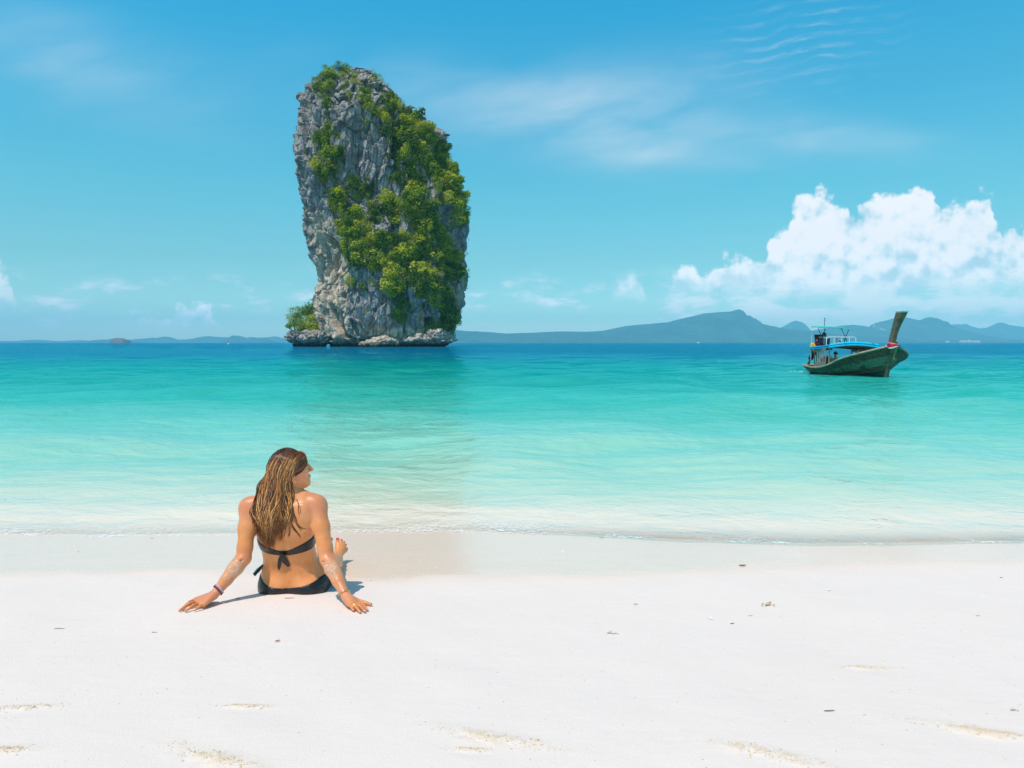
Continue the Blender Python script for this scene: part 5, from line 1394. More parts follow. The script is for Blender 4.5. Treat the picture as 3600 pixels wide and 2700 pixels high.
# sunglasses are not worn; brow and lashes as thin dark strokes
browm = plain('brown_brow', (0.06, 0.03, 0.02), 0.8, 0.1)
MB().tube([H(0.080, 0.040, 0.016) - WB, H(0.088, 0.026, 0.020) - WB, H(0.090, 0.012, 0.017) - WB], [0.0018, 0.0028, 0.0020], 6).build('eyebrow', browm, PERSON)
MB().tube([H(0.078, 0.040, -0.004) - WB, H(0.087, 0.032, 0.000) - WB, H(0.090, 0.022, -0.003) - WB], [0.0012, 0.0020, 0.0012], 6).build('eyelash', browm, PERSON)
lipm = plain('lips', (0.55, 0.16, 0.13), 0.35, 0.05)
MB().tube([H(0.082, 0.022, -0.066) - WB, H(0.093, 0.008, -0.065) - WB, H(0.094, -0.006, -0.065) - WB], [0.002, 0.0052, 0.004], 6).build('lips', lipm, PERSON)

# ---- hair: a wet cap over the skull, then several hundred clumped strands
hairm, n, out = material('wet_dark_blonde_hair')
tone = n.new('ShaderNodeAttribute', attribute_name='tone').outputs['Fac']
geo = n.new('ShaderNodeTexCoord').outputs['Object']
c = n.ramp(n.add(tone, n.mul(n.sub(n.noise(geo, 90.0, 3, 0.6), 0.5), 0.25)), [(0.0, (0.030, 0.011, 0.005)), (0.35, (0.11, 0.040, 0.012)), (0.6, (0.27, 0.090, 0.020)), (0.85, (0.62, 0.26, 0.050)), (1.0, (0.90, 0.48, 0.14))])
b = principled(n, out, Base_Color=c, Roughness=0.32); b.inputs['Specular IOR Level'].default_value = 0.55
b.inputs['Coat Weight'].default_value = 0.05; b.inputs['Coat Roughness'].default_value = 0.25
hl = Field(HC - (0.15, 0.14, 0.36), HC + (0.13, 0.14, 0.13), 0.004)
hl.ell(H(-0.020, 0, 0.014), (0.098, 0.081, 0.096), 0.01, HR)
hl.ell(H(-0.045, -0.004, -0.035), (0.068, 0.078, 0.080), 0.03, HR)
hl.ell(H(0.102, 0, -0.040), (0.072, 0.13, 0.084), 0.010, HR, carve=True)       # leave the face
hl.ell(H(0.068, 0.080, -0.066), (0.078, 0.050, 0.062), 0.010, HR, carve=True)   # ear window
hl.ell(H(0.068, -0.080, -0.066), (0.078, 0.045, 0.062), 0.010, HR, carve=True)
hl.cone(pc(985, 1700, 0.000), pc(965, 1800, -0.065), 0.060, 0.040, 0.03, flat=((0, 1, 0), 0.62))
hl.cone(pc(950, 1700, 0.010), pc(935, 1810, -0.055), 0.040, 0.028, 0.03, flat=((0, 1, 0), 0.62))
Vh, Fh = surface_nets(hl.f, hl.lo, 0.004); Vh = relax(Vh, Fh, 2)
me = new_mesh('hair', Vh - WB, Fh, hairm)
fattr(me, 'tone', 0.22 + 0.35 * (fbm((Vh - HC) * (90, 40, 14), 3, 0.6, 7) - 0.4))
HAIR = link('hair', me, PERSON)
hb_ = BVHTree.FromPolygons([tuple(v) for v in np.concatenate([Vh, Vb])], [tuple(int(i) for i in f) for f in Fh] + [tuple(int(i) + len(Vh) for i in f) for f in Fb])
r9 = np.random.default_rng(5)
HV, HF, HT_, hc = [], [], [], 0
def strand(pxs, rad, tone_v, off0, nseg=26, waves=1.0):
    global hc
    pxs = np.array(pxs, float); m_ = len(pxs)
    # Catmull-Rom through control px
    tt = np.linspace(0, m_ - 1, nseg); pts = []
    pp = np.vstack([2 * pxs[0] - pxs[1], pxs, 2 * pxs[-1] - pxs[-2]])
    w1, w2, ph1, ph2 = r9.uniform(0.5, 1), r9.uniform(0.3, 0.8), r9.uniform(0, 6.28), r9.uniform(0, 6.28)
    for t in tt:
        i = int(min(t, m_ - 1.001)); f_ = t - i; a, b_, c_, d_ = pp[i:i + 4]
        q = 0.5 * ((2 * b_) + (-a + c_) * f_ + (2 * a - 5 * b_ + 4 * c_ - d_) * f_ ** 2 + (-a + 3 * b_ - 3 * c_ + d_) * f_ ** 3)
        dn = max(0, (q[1] - 1650) / 250.0)
        q = q + np.array([(math.sin(q[1] * 0.075 * w1 + ph1) * 9.5 + math.sin(q[1] * 0.13 + ph2) * 5.0 * w2) * min(dn + .15, 1.0) * waves, 0])
        pts.append(q)
    P3 = []; lasty = None
    for k, q in enumerate(pts):
        d0 = WB[1] - 0.25
        p = P(q[0], q[1], d0 + 0.10)
        r_ = hb_.ray_cast(Vector((p[0], d0 - 0.2, p[2])), Vector((0, 1, 0)), 0.9)
        y = r_[0][1] if r_[0] is not None else (lasty if lasty is not None else HC[1])
        y = min(y, HC[1] + 0.05)
        if lasty is not None: y = min(lasty + 0.012, max(lasty - 0.07, y))
        lasty = y
        lift = off0 * (0.4 + 0.6 * math.sin(math.pi * min(1, k / nseg * 1.2))) * min(1.0, k / 4.0)
        r2_ = P(q[0], q[1], y)
        if q[1] < 1700:      # over the skull: lay the strand on the cap itself
            dv_ = r2_ - (HC + np.array([0, 0, -0.02])); L_ = np.linalg.norm(dv_); dv_ /= L_
            o_ = HC + np.array([0, 0, -0.02]) + dv_ * 0.30
            rr_ = hb_.ray_cast(Vector(o_), Vector(-dv_), 0.30)
            if rr_[0] is not None:
                g2 = np.array(rr_[0]) + dv_ * (0.0015 + lift * 0.4); w_ = sst(np.array(1700.0 - q[1]), 0, 40)
                r2_ = g2 * w_ + (r2_ - np.array([0, lift, 0])) * (1 - w_); lasty = r2_[1] + lift
            else: r2_[1] -= lift
        else: r2_[1] -= lift
        P3.append(r2_)
    P3 = np.array(P3); P3[1:-1] = (P3[:-2] + 2 * P3[1:-1] + P3[2:]) / 4
    s_ = np.linspace(0, 1, nseg)
    rr = rad * (0.45 + 0.75 * np.sin(np.pi * np.clip(s_ * 0.85 + 0.1, 0, 1))) * (1 - 0.75 * sst(s_, 0.8, 1.0))
    tmp = MB().tube(P3 - WB, rr, 5, flat=0.6)
    V = tmp.V[0]; HV.append(V); HF.extend([tuple(i + hc for i in f) for f in tmp.F]); hc += len(V)
    HT_.append(np.clip(np.full(len(V), tone_v) * np.repeat(0.35 + 0.65 * sst(s_, 0.0, 0.22), 5) + np.repeat(0.12 * np.sin(s_ * 9 + w1 * 9), 5), 0, 1))
for k in range(820):
    u_ = r9.random()                     # 0 = far left fall, 1 = right side beside the ear
    lay = r9.random()
    # roots follow the parting from the crown to the temple
    root = np.array([np.interp(u_, [0, .25, .5, .75, 1], [948, 985, 1030, 1060, 1070]), np.interp(u_, [0, .25, .5, .75, 1], [1618, 1588, 1578, 1588, 1604])]) + r9.normal(0, 3.0, 2)
    c1 = np.array([np.interp(u_, [0, .3, .6, 1], [930, 962, 1000, 1036]), np.interp(u_, [0, .5, 1], [1650, 1636, 1638])]) + r9.normal(0, 5, 2)
    c2 = np.array([np.interp(u_, [0, .3, .6, 1], [920, 952, 985, 1017]), 1694]) + r9.normal(0, 6, 2)
    c3 = np.array([np.interp(u_, [0, .3, .6, 1], [906, 938, 975, 1022]), 1752]) + r9.normal(0, 7, 2)
    c4 = np.array([np.interp(u_, [0, .3, .6, 1], [896, 930, 966, 1022]), 1810]) + r9.normal(0, 7, 2)
    endy = np.interp(u_, [0, .2, .5, .75, 1], [1890, 1938, 1938, 1890, 1850]) - abs(r9.normal(0, 32))
    endx = np.interp(u_, [0, .3, .6, 1], [912, 938, 962, 1024]) + r9.normal(0, 9)
    pts = [root, c1, c2, c3]
    if endy > 1815: pts.append(c4)
    pts.append(np.array([endx, endy]))
    if endy > 1890: endx = np.interp(u_, [0, .3, .6, 1], [925, 940, 955, 1000])
    tv = float(np.clip(r9.choice([0.15, 0.32, 0.5, 0.72, 0.9], p=[0.32, 0.28, 0.18, 0.14, 0.08]) + r9.normal(0, 0.05), 0, 1))
    strand(pts, r9.uniform(0.0010, 0.0030) * (1.25 if tv > .6 else 1.0), tv, r9.uniform(0.001, 0.013))
# slicked strands from the temple back over the ear
for k in range(150):
    f_ = r9.random()
    root = np.array([np.interp(f_, [0, .5, 1], [1064, 1073, 1055]), np.interp(f_, [0, .5, 1], [1588, 1608, 1646])]) + r9.normal(0, 1.5, 2)
    c1 = np.array([np.interp(f_, [0, 1], [1046, 1052]), np.interp(f_, [0, 1], [1602, 1660])]) + r9.normal(0, 2, 2)
    c2 = np.array([np.interp(f_, [0, 1], [1018, 1030]), np.interp(f_, [0, 1], [1650, 1674])]) + r9.normal(0, 3, 2)
    c3 = np.array([1010 + r9.normal(0, 8), 1720 + r9.normal(0, 8)])
    strand([root, c1, c2, c3], r9.uniform(0.0010, 0.0022), float(np.clip(r9.normal(0.36, 0.22), 0, 1)), 0.002, 18, 0.3)
# single wisps on the back and shoulders
for pts in ([(1028, 1745), (1046, 1762), (1053, 1790), (1052, 1815)], [(1022, 1780), (1036, 1820), (1052, 1852), (1085, 1862)], [(1015, 1800), (1030, 1850), (1052, 1880), (1058, 1895)], [(1010, 1790), (1024, 1840), (1020, 1870), (1014, 1890)],
            [(1000, 1820), (1004, 1860), (996, 1890)], [(990, 1830), (992, 1870), (985, 1905)], [(1020, 1790), (1040, 1830), (1052, 1855), (1060, 1868)], [(1018, 1770), (1034, 1805), (1046, 1845), (1062, 1858)]):
    for r_ in range(2): strand(np.array(pts) + r9.normal(0, 1.5, (len(pts), 2)), 0.0016 if pts[0][1] < 1760 else 0.0024, r9.uniform(0.3, 0.75), 0.003, 18, 0.3)
me = new_mesh('hair_strands', np.concatenate(HV), HF, hairm); fattr(me, 'tone', np.concatenate(HT_))
link('hair_strands', me, PERSON)
# ------------------------------------------------------------------ long-tail boat
B0 = np.array([16.52, 31.5, 0.0])
fwd = np.array([-0.051, -0.9987, 0]); prt = np.array([0.9987, -0.051, 0])
BROT = math.atan2(fwd[1], fwd[0])
BOAT = empty('longtail_boat', B0, BROT)
tag(BOAT, 'weathered green wooden long-tail boat with tall prow and blue roof', 'boat')
def Lc(px, py, d):
    q = P(px, py, d) - B0; return np.array([q @ fwd, q @ prt, q[2]])
zb_ = lambda x, y, d: Lc(2780 + x * 0.208, 1060 + y * 0.208, d)       # from the enlarged view of the boat
LB = 7.2
def w_top(s): return 1.42 * (1 - (1 - np.minimum(s / 0.24, 1)) ** 2.3) * (1 - 0.30 * sst(s, 0.35, 1.0)) + 0.04
def z_top(s): return 0.36 + 1.16 * (1 - s) ** 3.6 + 0.05 * sst(s, .8, 1)
def hull_pt(s, v, side_, out=0.0):
    zk = -0.32; zt = z_top(s)
    full = sst(s, 0.0, 0.45)
    f = v ** (1.25 - 0.80 * full)
    f = f * (1 - 0.28 * full * (1 - v) ** 2)
    rake = 0.70 * v ** 1.4 * (1 - sst(s, 0, 0.25))
    y = w_top(s) * f * (0.985 if v < 1 else 1) + out
    return np.array([-s * LB + rake + 0.05, side_ * y, zk + (zt - zk) * v])
def wood(name, cols, wt=0.5, rough=0.65, sx=1.0):
    m, n, out = material(name)
    tc = n.new('ShaderNodeTexCoord').outputs['Object']; x, y, z = n.sep(tc)[:3]
    g = n.noise(n.xyz(n.mul(x, 1.6), n.mul(y, 4.0), n.mul(z, 16.0)), 1.6 * sx, 5, 0.65, dist=0.5)
    p_ = n.noise(n.xyz(n.mul(x, 1.2), y, n.mul(z, 2.5)), 1.9, 5, 0.65, dist=0.8)
    c = n.mix(n.sstep(g, 0.35, 0.65), cols[0], cols[1])
    c = n.mix(n.sstep(p_, wt - 0.03, wt + 0.03), c, n.mix(n.sstep(g, 0.4, 0.6), cols[2], cols[3]))
    c = n.mix(n.sstep(n.noise(tc, 14.0, 4, 0.7), 0.62, 0.70), c, cols[4])
    b = principled(n, out, Base_Color=c, Roughness=rough); n.put(b.inputs['Normal'], n.bump(g, 1.0, 0.012))
    return m
hull_m = wood('faded_green_planks', [(0.024, 0.030, 0.017, 1), (0.072, 0.066, 0.036, 1), (0.065, 0.036, 0.018, 1), (0.15, 0.095, 0.05, 1), (0.30, 0.36, 0.28, 1)], 0.44)
pale_m = wood('pale_green_planks', [(0.10, 0.14, 0.09, 1), (0.19, 0.21, 0.13, 1), (0.018, 0.045, 0.034, 1), (0.03, 0.06, 0.042, 1), (0.34, 0.36, 0.26, 1)], 0.56)
dark_m = wood('dark_green_bottom', [(0.008, 0.045, 0.035, 1), (0.012, 0.065, 0.048, 1), (0.02, 0.05, 0.04, 1), (0.03, 0.07, 0.05, 1), (0.03, 0.08, 0.06, 1)], 0.6, 0.4)
rail_m = wood('worn_gunwale_wood', [(0.34, 0.27, 0.19, 1), (0.52, 0.44, 0.33, 1), (0.24, 0.19, 0.14, 1), (0.36, 0.30, 0.22, 1), (0.6, 0.55, 0.45, 1)], 0.55)
prow_m = wood('prow_timber', [(0.10, 0.075, 0.045, 1), (0.19, 0.145, 0.085, 1), (0.06, 0.045, 0.03, 1), (0.12, 0.09, 0.05, 1), (0.26, 0.21, 0.14, 1)], 0.56)
inner_m = plain('inner_wood', (0.22, 0.14, 0.085), 0.7, 0.3, 5)
pink_m = plain('dull_red_strip', (0.22, 0.06, 0.05), 0.6, 0.2, 6)
SS = np.concatenate([np.linspace(0, 0.3, 34), np.linspace(0.32, 1, 34)])
bands = [(0.0, 0.16), (0.16, 0.30), (0.30, 0.43), (0.43, 0.55), (0.55, 0.66), (0.66, 0.77), (0.77, 0.885), (0.885, 1.0)]
bm = [dark_m, dark_m, dark_m, hull_m, pale_m, pale_m, hull_m, hull_m]
for side_ in (-1, 1):
    for k, ((v0, v1), mt) in enumerate(zip(bands, bm)):
        V = []
        for s in SS:
            top = [hull_pt(s, v, side_, 0.006 + 0.010 * (v1 - v) / (v1 - v0)) for v in np.linspace(v0, v1, 4)]
            V.append(top)
        V = np.array(V); IN = V.copy(); IN[..., 1] -= side_ * np.minimum(0.035, np.abs(V[..., 1]) * 0.6)
        m_ = MB(); r_, c_ = V.shape[:2]; N = r_ * c_
        g = grid_faces(r_, c_)
        F = [tuple(x) for x in g] + [tuple(x[::-1] + N) for x in g]
        F += [(i * c_ + c_ - 1, (i + 1) * c_ + c_ - 1, (i + 1) * c_ + c_ - 1 + N, i * c_ + c_ - 1 + N) for i in range(r_ - 1)] + [((i + 1) * c_, i * c_, i * c_ + N, (i + 1) * c_ + N) for i in range(r_ - 1)]
        m_.addm(np.concatenate([V.reshape(-1, 3), IN.reshape(-1, 3)]), F)
        o = m_.build('plank', mt, BOAT)
# strip, gunwales, transom, floor
for side_ in (-1, 1):
    MB().tube([hull_pt(s, 0.435, side_, 0.018) for s in SS[1:]], 0.020, 5).build('rubbing_strip', pink_m, BOAT)
    MB().tube([hull_pt(s, 1.0, side_, 0.02) + (0, 0, 0.005) for s in SS], 0.050, 6).build('gunwale', rail_m, BOAT)
    V = np.array([[hull_pt(s, 1.0, side_, -q) + (0, 0, 0.02) for q in (0.02, 0.12 if s > 0.03 else 0.03)] for s in SS]); 
    MB().sheet(V, 0.03).build('side_deck', rail_m, BOAT)
tr_ = [hull_pt(1.0, v, -1) for v in np.linspace(0, 1, 7)] + [hull_pt(1.0, v, 1) for v in np.linspace(1, 0, 7)]
MB().addm(np.concatenate([np.array(tr_), np.array(tr_) + (0.05, 0, 0)]), [tuple(range(14)), tuple(range(27, 13, -1))] + [(i, i + 14, (i + 1) % 14 + 14, (i + 1) % 14) for i in range(14)]).build('transom', hull_m, BOAT, smooth=False)
MB().tube([hull_pt(1.0, 1.0, -1) + (0, 0, .0), hull_pt(1.0, 1.0, -1) + (-.16, .35, .02), hull_pt(1, 1, 1) + (-.16, -.35, .02), hull_pt(1, 1, 1)], 0.05, 6).build('stern_rail', rail_m, BOAT)
fl = np.array([[hull_pt(s, 0.45, q) * (1, 0.96, 1) for q in (-1, 1)] for s in np.linspace(0.06, 0.99, 24)]); MB().sheet(fl, 0.03).build('floor', inner_m, BOAT)
fd = np.array([[hull_pt(s, 0.93, q) * (1, 0.95, 1) for q in (-1, -.3, .3, 1)] for s in np.linspace(0.02, 0.20, 10)]); fd[:, 1:3, 1] *= 0.9; MB().sheet(fd, 0.03).build('fore_deck', rail_m, BOAT)
# stem and prow: a broad timber blade widening to its sawn-off top
def blade(path, name, mat):
    """path: (x, z, fore-aft half width, half thickness)"""
    V = []
    for x, y, z, wf, wt in path:
        V += [(x - wf, y - wt * 0.5, z), (x - wf * 0.2, y - wt, z), (x + wf, y - wt * 0.45, z), (x + wf, y + wt * 0.45, z), (x - wf * 0.2, y + wt, z), (x - wf, y + wt * 0.5, z)]
    k = len(path); F = [tuple(f) for f in grid_faces(k, 6, True)] + [tuple(range(6))[::-1], tuple((k - 1) * 6 + j for j in range(6))]
    return MB().addm(V, F).build(name, mat, BOAT, smooth=False)
def stem_c(v): return hull_pt(0.0, v, 1)[[0, 2]]
pth = []
for v in np.linspace(0, 1, 8):
    x, z = stem_c(v); pth.append((x + 0.04, 0.0, z, 0.10 + 0.03 * v, 0.075 + 0.05 * v))
blade(pth, 'stem', prow_m)
x0, z0 = stem_c(1.0)
top_ = zb_(1855, 190, 30.6)
pp = []
for t in np.linspace(0, 1, 12):
    zz_ = z0 - 0.05 + t * (top_[2] - z0 + 0.05)
    xx_ = x0 + 0.02 + 0.36 * t ** 1.7; yy_ = -0.09 + (top_[1] + 0.05) * t ** 1.35
    pp.append((xx_, yy_, zz_, 0.13 + 0.06 * t, 0.155 + 0.015 * math.cos(t * 6) + 0.085 * t ** 1.6))
blade(pp, 'prow', prow_m)
tx, ty, tz_, twf, twt = pp[-1]
blade([(tx, ty, tz_ + 0.002, twf, twt), (tx + .01, ty, tz_ + 0.055, twf + .01, twt + .01)], 'prow_top', plain('bleached_end_grain', (0.62, 0.52, 0.38), 0.8, 0.2, 20))
# cabin walls with window posts
wallm = plain('grey_panel', (0.24, 0.23, 0.21), 0.7, 0.12, 6); postm = plain('cream_posts', (0.33, 0.26, 0.19), 0.6, 0.15, 8); beamm = plain('brown_beam', (0.20, 0.13, 0.09), 0.7, 0.2, 8)
def xs_at(d): return (P(1800, 1204, d)[1] - B0[1]) / -0.9987     # local x at distance d
XF, XR = -3.55, -5.75
def wside(x): return float(w_top(-x / LB)) - 0.16
def wz0(x): return float(z_top(-x / LB)) + 0.02
ZR = lambda x, yf: 1.36 - 0.10 * (XF - x) / (XF - XR) + 0.11 * (1 - yf ** 2)
for side_ in (-1, 1):
    q = lambda x, z, o=0.0: np.array([x, side_ * (wside(x) + o), z])
    zl = 0.24
    MB().hexa([q(XF, wz0(XF) - .02), q(XR, wz0(XR) - .02), q(XR, wz0(XR) - .02, -.03), q(XF, wz0(XF) - .02, -.03)], [q(XF, wz0(XF) + zl), q(XR, wz0(XR) + zl), q(XR, wz0(XR) + zl, -.03), q(XF, wz0(XF) + zl, -.03)]).build('side_panel', wallm, BOAT, smooth=False)
    MB().hexa([q(XF, ZR(XF, 1) - .12, .005), q(XR, ZR(XR, 1) - .12, .005), q(XR, ZR(XR, 1) - .12, -.035), q(XF, ZR(XF, 1) - .12, -.035)], [q(XF, ZR(XF, 1) + .03, .005), q(XR, ZR(XR, 1) + .03, .005), q(XR, ZR(XR, 1) + .03, -.035), q(XF, ZR(XF, 1) + .03, -.035)]).build('window_head', postm, BOAT, smooth=False)
    for i, x in enumerate(np.linspace(XF, XR, 6)):
        wd = 0.075 if i == 0 else 0.045
        MB().hexa([q(x, wz0(x) - .02, .008), q(x - wd, wz0(x) - .02, .008), q(x - wd, wz0(x) - .02, -.04), q(x, wz0(x) - .02, -.04)], [q(x, ZR(x, 1) + .02, .008), q(x - wd, ZR(x, 1) + .02, .008), q(x - wd, ZR(x, 1) + .02, -.04), q(x, ZR(x, 1) + .02, -.04)]).build('window_post', postm, BOAT, smooth=False)
# roof: wood underside and blue tarpaulin with rolled edges
blue = plain('blue_tarpaulin', (0.008, 0.60, 0.88), 0.45, 0.06, 6, bump=0.004); blue2 = plain('deep_blue_tarpaulin', (0.006, 0.34, 0.66), 0.45, 0.06, 6)
RW_ = 1.13
RX0, RX1 = XF + 0.25, XR - 0.05
grid = np.array([[(x, y * RW_, ZR(x, y) + 0.06) for y in np.linspace(-1, 1, 17)] for x in np.linspace(RX0, RX1, 15)])
MB().sheet(grid, 0.05).build('roof_boards', beamm, BOAT)
MB().sheet(grid * (1, 1.02, 1) + (0, 0, 0.062), 0.055).build('roof_cover', blue, BOAT)
fr0 = grid[0] * (1, 1.03, 1)
MB().tube(fr0 + (0.03, 0, 0.085), 0.062, 8).build('cover_roll', blue, BOAT); MB().tube(fr0 + (0.045, 0, -0.015), 0.050, 8).build('cover_roll', blue, BOAT)
for c_ in (0, -1):
    MB().tube(grid[:, c_] * (1, 1.03, 1) + (0, 0, 0.06), 0.05, 8).build('cover_roll', blue2, BOAT); MB().tube(grid[:, c_] * (1, 1.04, 1) + (0, 0, -0.02), 0.035, 8).build('cover_roll', blue2, BOAT)
for y in (-0.55, 0.62):
    MB().tube([(RX0 - .1, y * RW_, ZR(RX0, y) + .14), (RX0 + .02, (y + .10) * RW_, ZR(RX0, y) + .2), (RX0 + .16, (y + .22) * RW_, ZR(RX0, y) + .15)], [.05, .035, .015], 6, flat=.5).build('tarpaulin_fold', blue2, BOAT)
for x in np.linspace(RX0 - .2, RX1 + .2, 5):
    MB().tube([(x, y * (RW_ - .05), ZR(x, y) - 0.005) for y in np.linspace(-1, 1, 9)], 0.028, 5).build('roof_beam', beamm, BOAT)
for y in (-1.02, 1.02): MB().tube([(XF + .05, y * 1.06, wz0(XF) - .02), (XF + .05, y * 1.06, ZR(XF, 1) + .05)], 0.035, 6).build('front_post', postm, BOAT)
# upper deck rail of white tube
whitep = plain('white_tube', (0.78, 0.76, 0.70), 0.35, 0.05, 10); navy = plain('dark_blue_tube', (0.012, 0.03, 0.09), 0.4, 0.1, 10); green = plain('green_tube', (0.02, 0.22, 0.15), 0.4, 0.1, 10)
DK = 1.50
def ZD(x, y): return ZR(x, y / RW_) + 0.11
rail_pts = [(-4.3, 0.52), (-4.3, -0.92), (-5.7, -0.92), (-5.7, 0.52)]
rt_ = DK + 0.42
def railrun(a, b, mt):
    a = np.array(a); b = np.array(b); d = (b - a) / np.linalg.norm(b - a)
    pts = [(*a, ZD(*a)), (*a, rt_ - .08), (*(a + d * .08), rt_), (*(b - d * .08), rt_), (*b, rt_ - .08), (*b, ZD(*b))]
    MB().tube(pts, 0.024, 6).build('rail', mt, BOAT)
    L = np.linalg.norm(b - a)
    for f_ in np.arange(0.22, 0.95, 0.26):
        c_ = a + (b - a) * f_; MB().tube([(*c_, ZD(*c_)), (*c_, rt_)], 0.019, 6).build('rail_post', mt, BOAT)
railrun(rail_pts[0], rail_pts[1], whitep); railrun(rail_pts[1], rail_pts[2], whitep); railrun(rail_pts[2], rail_pts[3], green)
# canopy
teal = plain('teal_canvas', (0.012, 0.50, 0.44), 0.6, 0.06, 5, bump=0.006)
CX0, CX1, CY0, CY1 = -4.2, -5.2, -1.36, 0.32
ZC = lambda fx, fy: 2.40 - 0.10 * fy + 0.05 * math.sin(math.pi * fy) + 0.02 * math.sin(math.pi * fx) + 0.07 * fx
cg = np.array([[(CX0 + (CX1 - CX0) * fx, CY0 + (CY1 - CY0) * fy, ZC(fx, fy) + 0.008 * math.sin(fy * 40) * (abs(fx - .5) > .4)) for fy in np.linspace(0, 1, 21)] for fx in np.linspace(0, 1, 9)])
MB().sheet(cg, 0.02).build('canopy', teal, BOAT)
MB().tube(cg[0] + (0, 0, -0.02), 0.022, 6).build('canopy_hem', teal, BOAT); MB().tube(cg[-1] + (0, 0, -0.02), 0.022, 6).build('canopy_hem', teal, BOAT)
for xx_ in (CX0 - .35,):
    for (ya, yb, yk) in ((CY0 + .10, CY0 + .48, CY0 + .32), (CY1 - .44, CY1 - .04, CY1 - .20)):
        k_ = (xx_, yk, 1.92)
        MB().tube([(xx_, ya, 2.36), k_, (xx_, yk - .08, ZD(xx_, yk))], 0.017, 6).build('canopy_pole', navy, BOAT)
        MB().tube([(xx_, yb, 2.34), k_, (xx_, yk + .10, ZD(xx_, yk))], 0.017, 6).build('canopy_pole', navy, BOAT)
MB().tube([(-5.4, -0.62, 2.3), (-5.4, -0.62, 2.92)], 0.014, 6).tube([(-5.4, -0.62, 2.86), (-5.4, -0.56, 2.87)], 0.012, 5).tube([(-5.4, -0.62, 2.78), (-5.4, -0.57, 2.79)], 0.01, 5).build('aerial', navy, BOAT)
MB().tube([(-6.0, -1.06, .7), (-6.0, -1.04, 2.05)], 0.015, 6).build('white_staff', whitep, BOAT)
# engine block at the stern with its long shaft
steel = plain('engine_steel', (0.05, 0.055, 0.06), 0.4, 0.2, 8, metal=0.6)
MB().box((-6.95, 0.1, 0.62), (0.45, 0.35, 0.35)).blob((-6.95, .1, .86), (.16, .14, .1)).tube([(-7.1, .1, .6), (-8.7, .1, -.15)], 0.03, 6).tube([(-6.7, .1, .7), (-6.1, .05, .95)], .018, 6).build('engine', steel, BOAT)
ropem = plain('mooring_rope', (0.25, 0.22, 0.18), 0.9, 0.2, 30)
MB().tube([hull_pt(0.97, 1.0, -1) + (0, -.05, -.02), hull_pt(0.98, .7, -1) + (0, -.12, 0), hull_pt(.98, .5, -1) + (-.02, -.10, -.02)], .012, 5).build('rope', ropem, BOAT)
def to_world(q): q = np.asarray(q, float); return B0 + fwd * q[0] + prt * q[1] + np.array([0, 0, 1]) * q[2]
def aboard(name, q, label, cat, group=None):
    e_ = empty(name, to_world(q), BROT); tag(e_, label, cat, group); return e_
# ---- ribbons round the prow
cols = {k: plain(k + '_ribbon', v, 0.5, 0.06, 20) for k, v in dict(red=(0.68, 0.015, 0.03), pink=(0.72, 0.16, 0.28), white=(0.82, 0.82, 0.80), yellow=(0.85, 0.62, 0.015), orange=(0.85, 0.30, 0.01), green=(0.03, 0.42, 0.10), blue=(0.02, 0.08, 0.48)).items()}
gb = np.array([x0 + 0.04, -0.06, z0])
g_ = aboard('ribbon_garland', gb, 'bright ribbons and yellow flower balls tied round the base of the prow', 'garland')
for i, (c, zo, rr_) in enumerate([('white', -0.06, .25), ('red', -0.03, .26), ('pink', 0.03, .22), ('red', 0.0, .235), ('pink', 0.07, .205), ('green', 0.045, .225)]):
    th = np.linspace(0, 2 * math.pi, 25)[:, None]
    MB().tube(np.concatenate([rr_ * 0.92 * np.cos(th), rr_ * np.sin(th), zo + 0.05 * np.sin(th * 2 + i)], 1), 0.026, 6, cap=False, flat=1.3).build('wrap', cols[c], g_)
for i, (c, pts, w_) in enumerate([('orange', [(1745, 790), (1730, 840), (1712, 885)], .035), ('yellow', [(1735, 795), (1722, 845), (1708, 890)], .022), ('red', [(1760, 790), (1742, 850), (1722, 905)], .024), ('green', [(1785, 800), (1780, 850), (1765, 880)], .024),
                                   ('white', [(1768, 795), (1745, 870), (1722, 960), (1690, 1070)], .036), ('white', [(1715, 880), (1700, 930)], .03), ('red', [(1692, 970), (1672, 1030), (1655, 1080)], .028), ('pink', [(1755, 905), (1742, 940)], .03), ('blue', [(1668, 1050), (1650, 1095), (1628, 1135)], .030)]):
    pl = [zb_(x, y, 30.72 + 0.55 * (y - 790) / 350) - gb + (0, 0, 0) for x, y in pts]
    MB().tube(pl, [w_] * (len(pl) - 1) + [w_ * .5], 6, flat=.5).build('streamer', cols[c], g_)
for x, y, r in [(1705, 890, .045), (1740, 905, .045), (1690, 948, .06), (1708, 955, .055), (1735, 967, .06), (1660, 715, .05), (1835, 740, .04)]:
    MB().blob(zb_(x, y, 30.72 + 0.55 * (y - 790) / 350) - gb, (r, r, r * .8), 8, 6).build('flower_ball', cols['yellow'] if y > 740 else cols['blue'], g_)
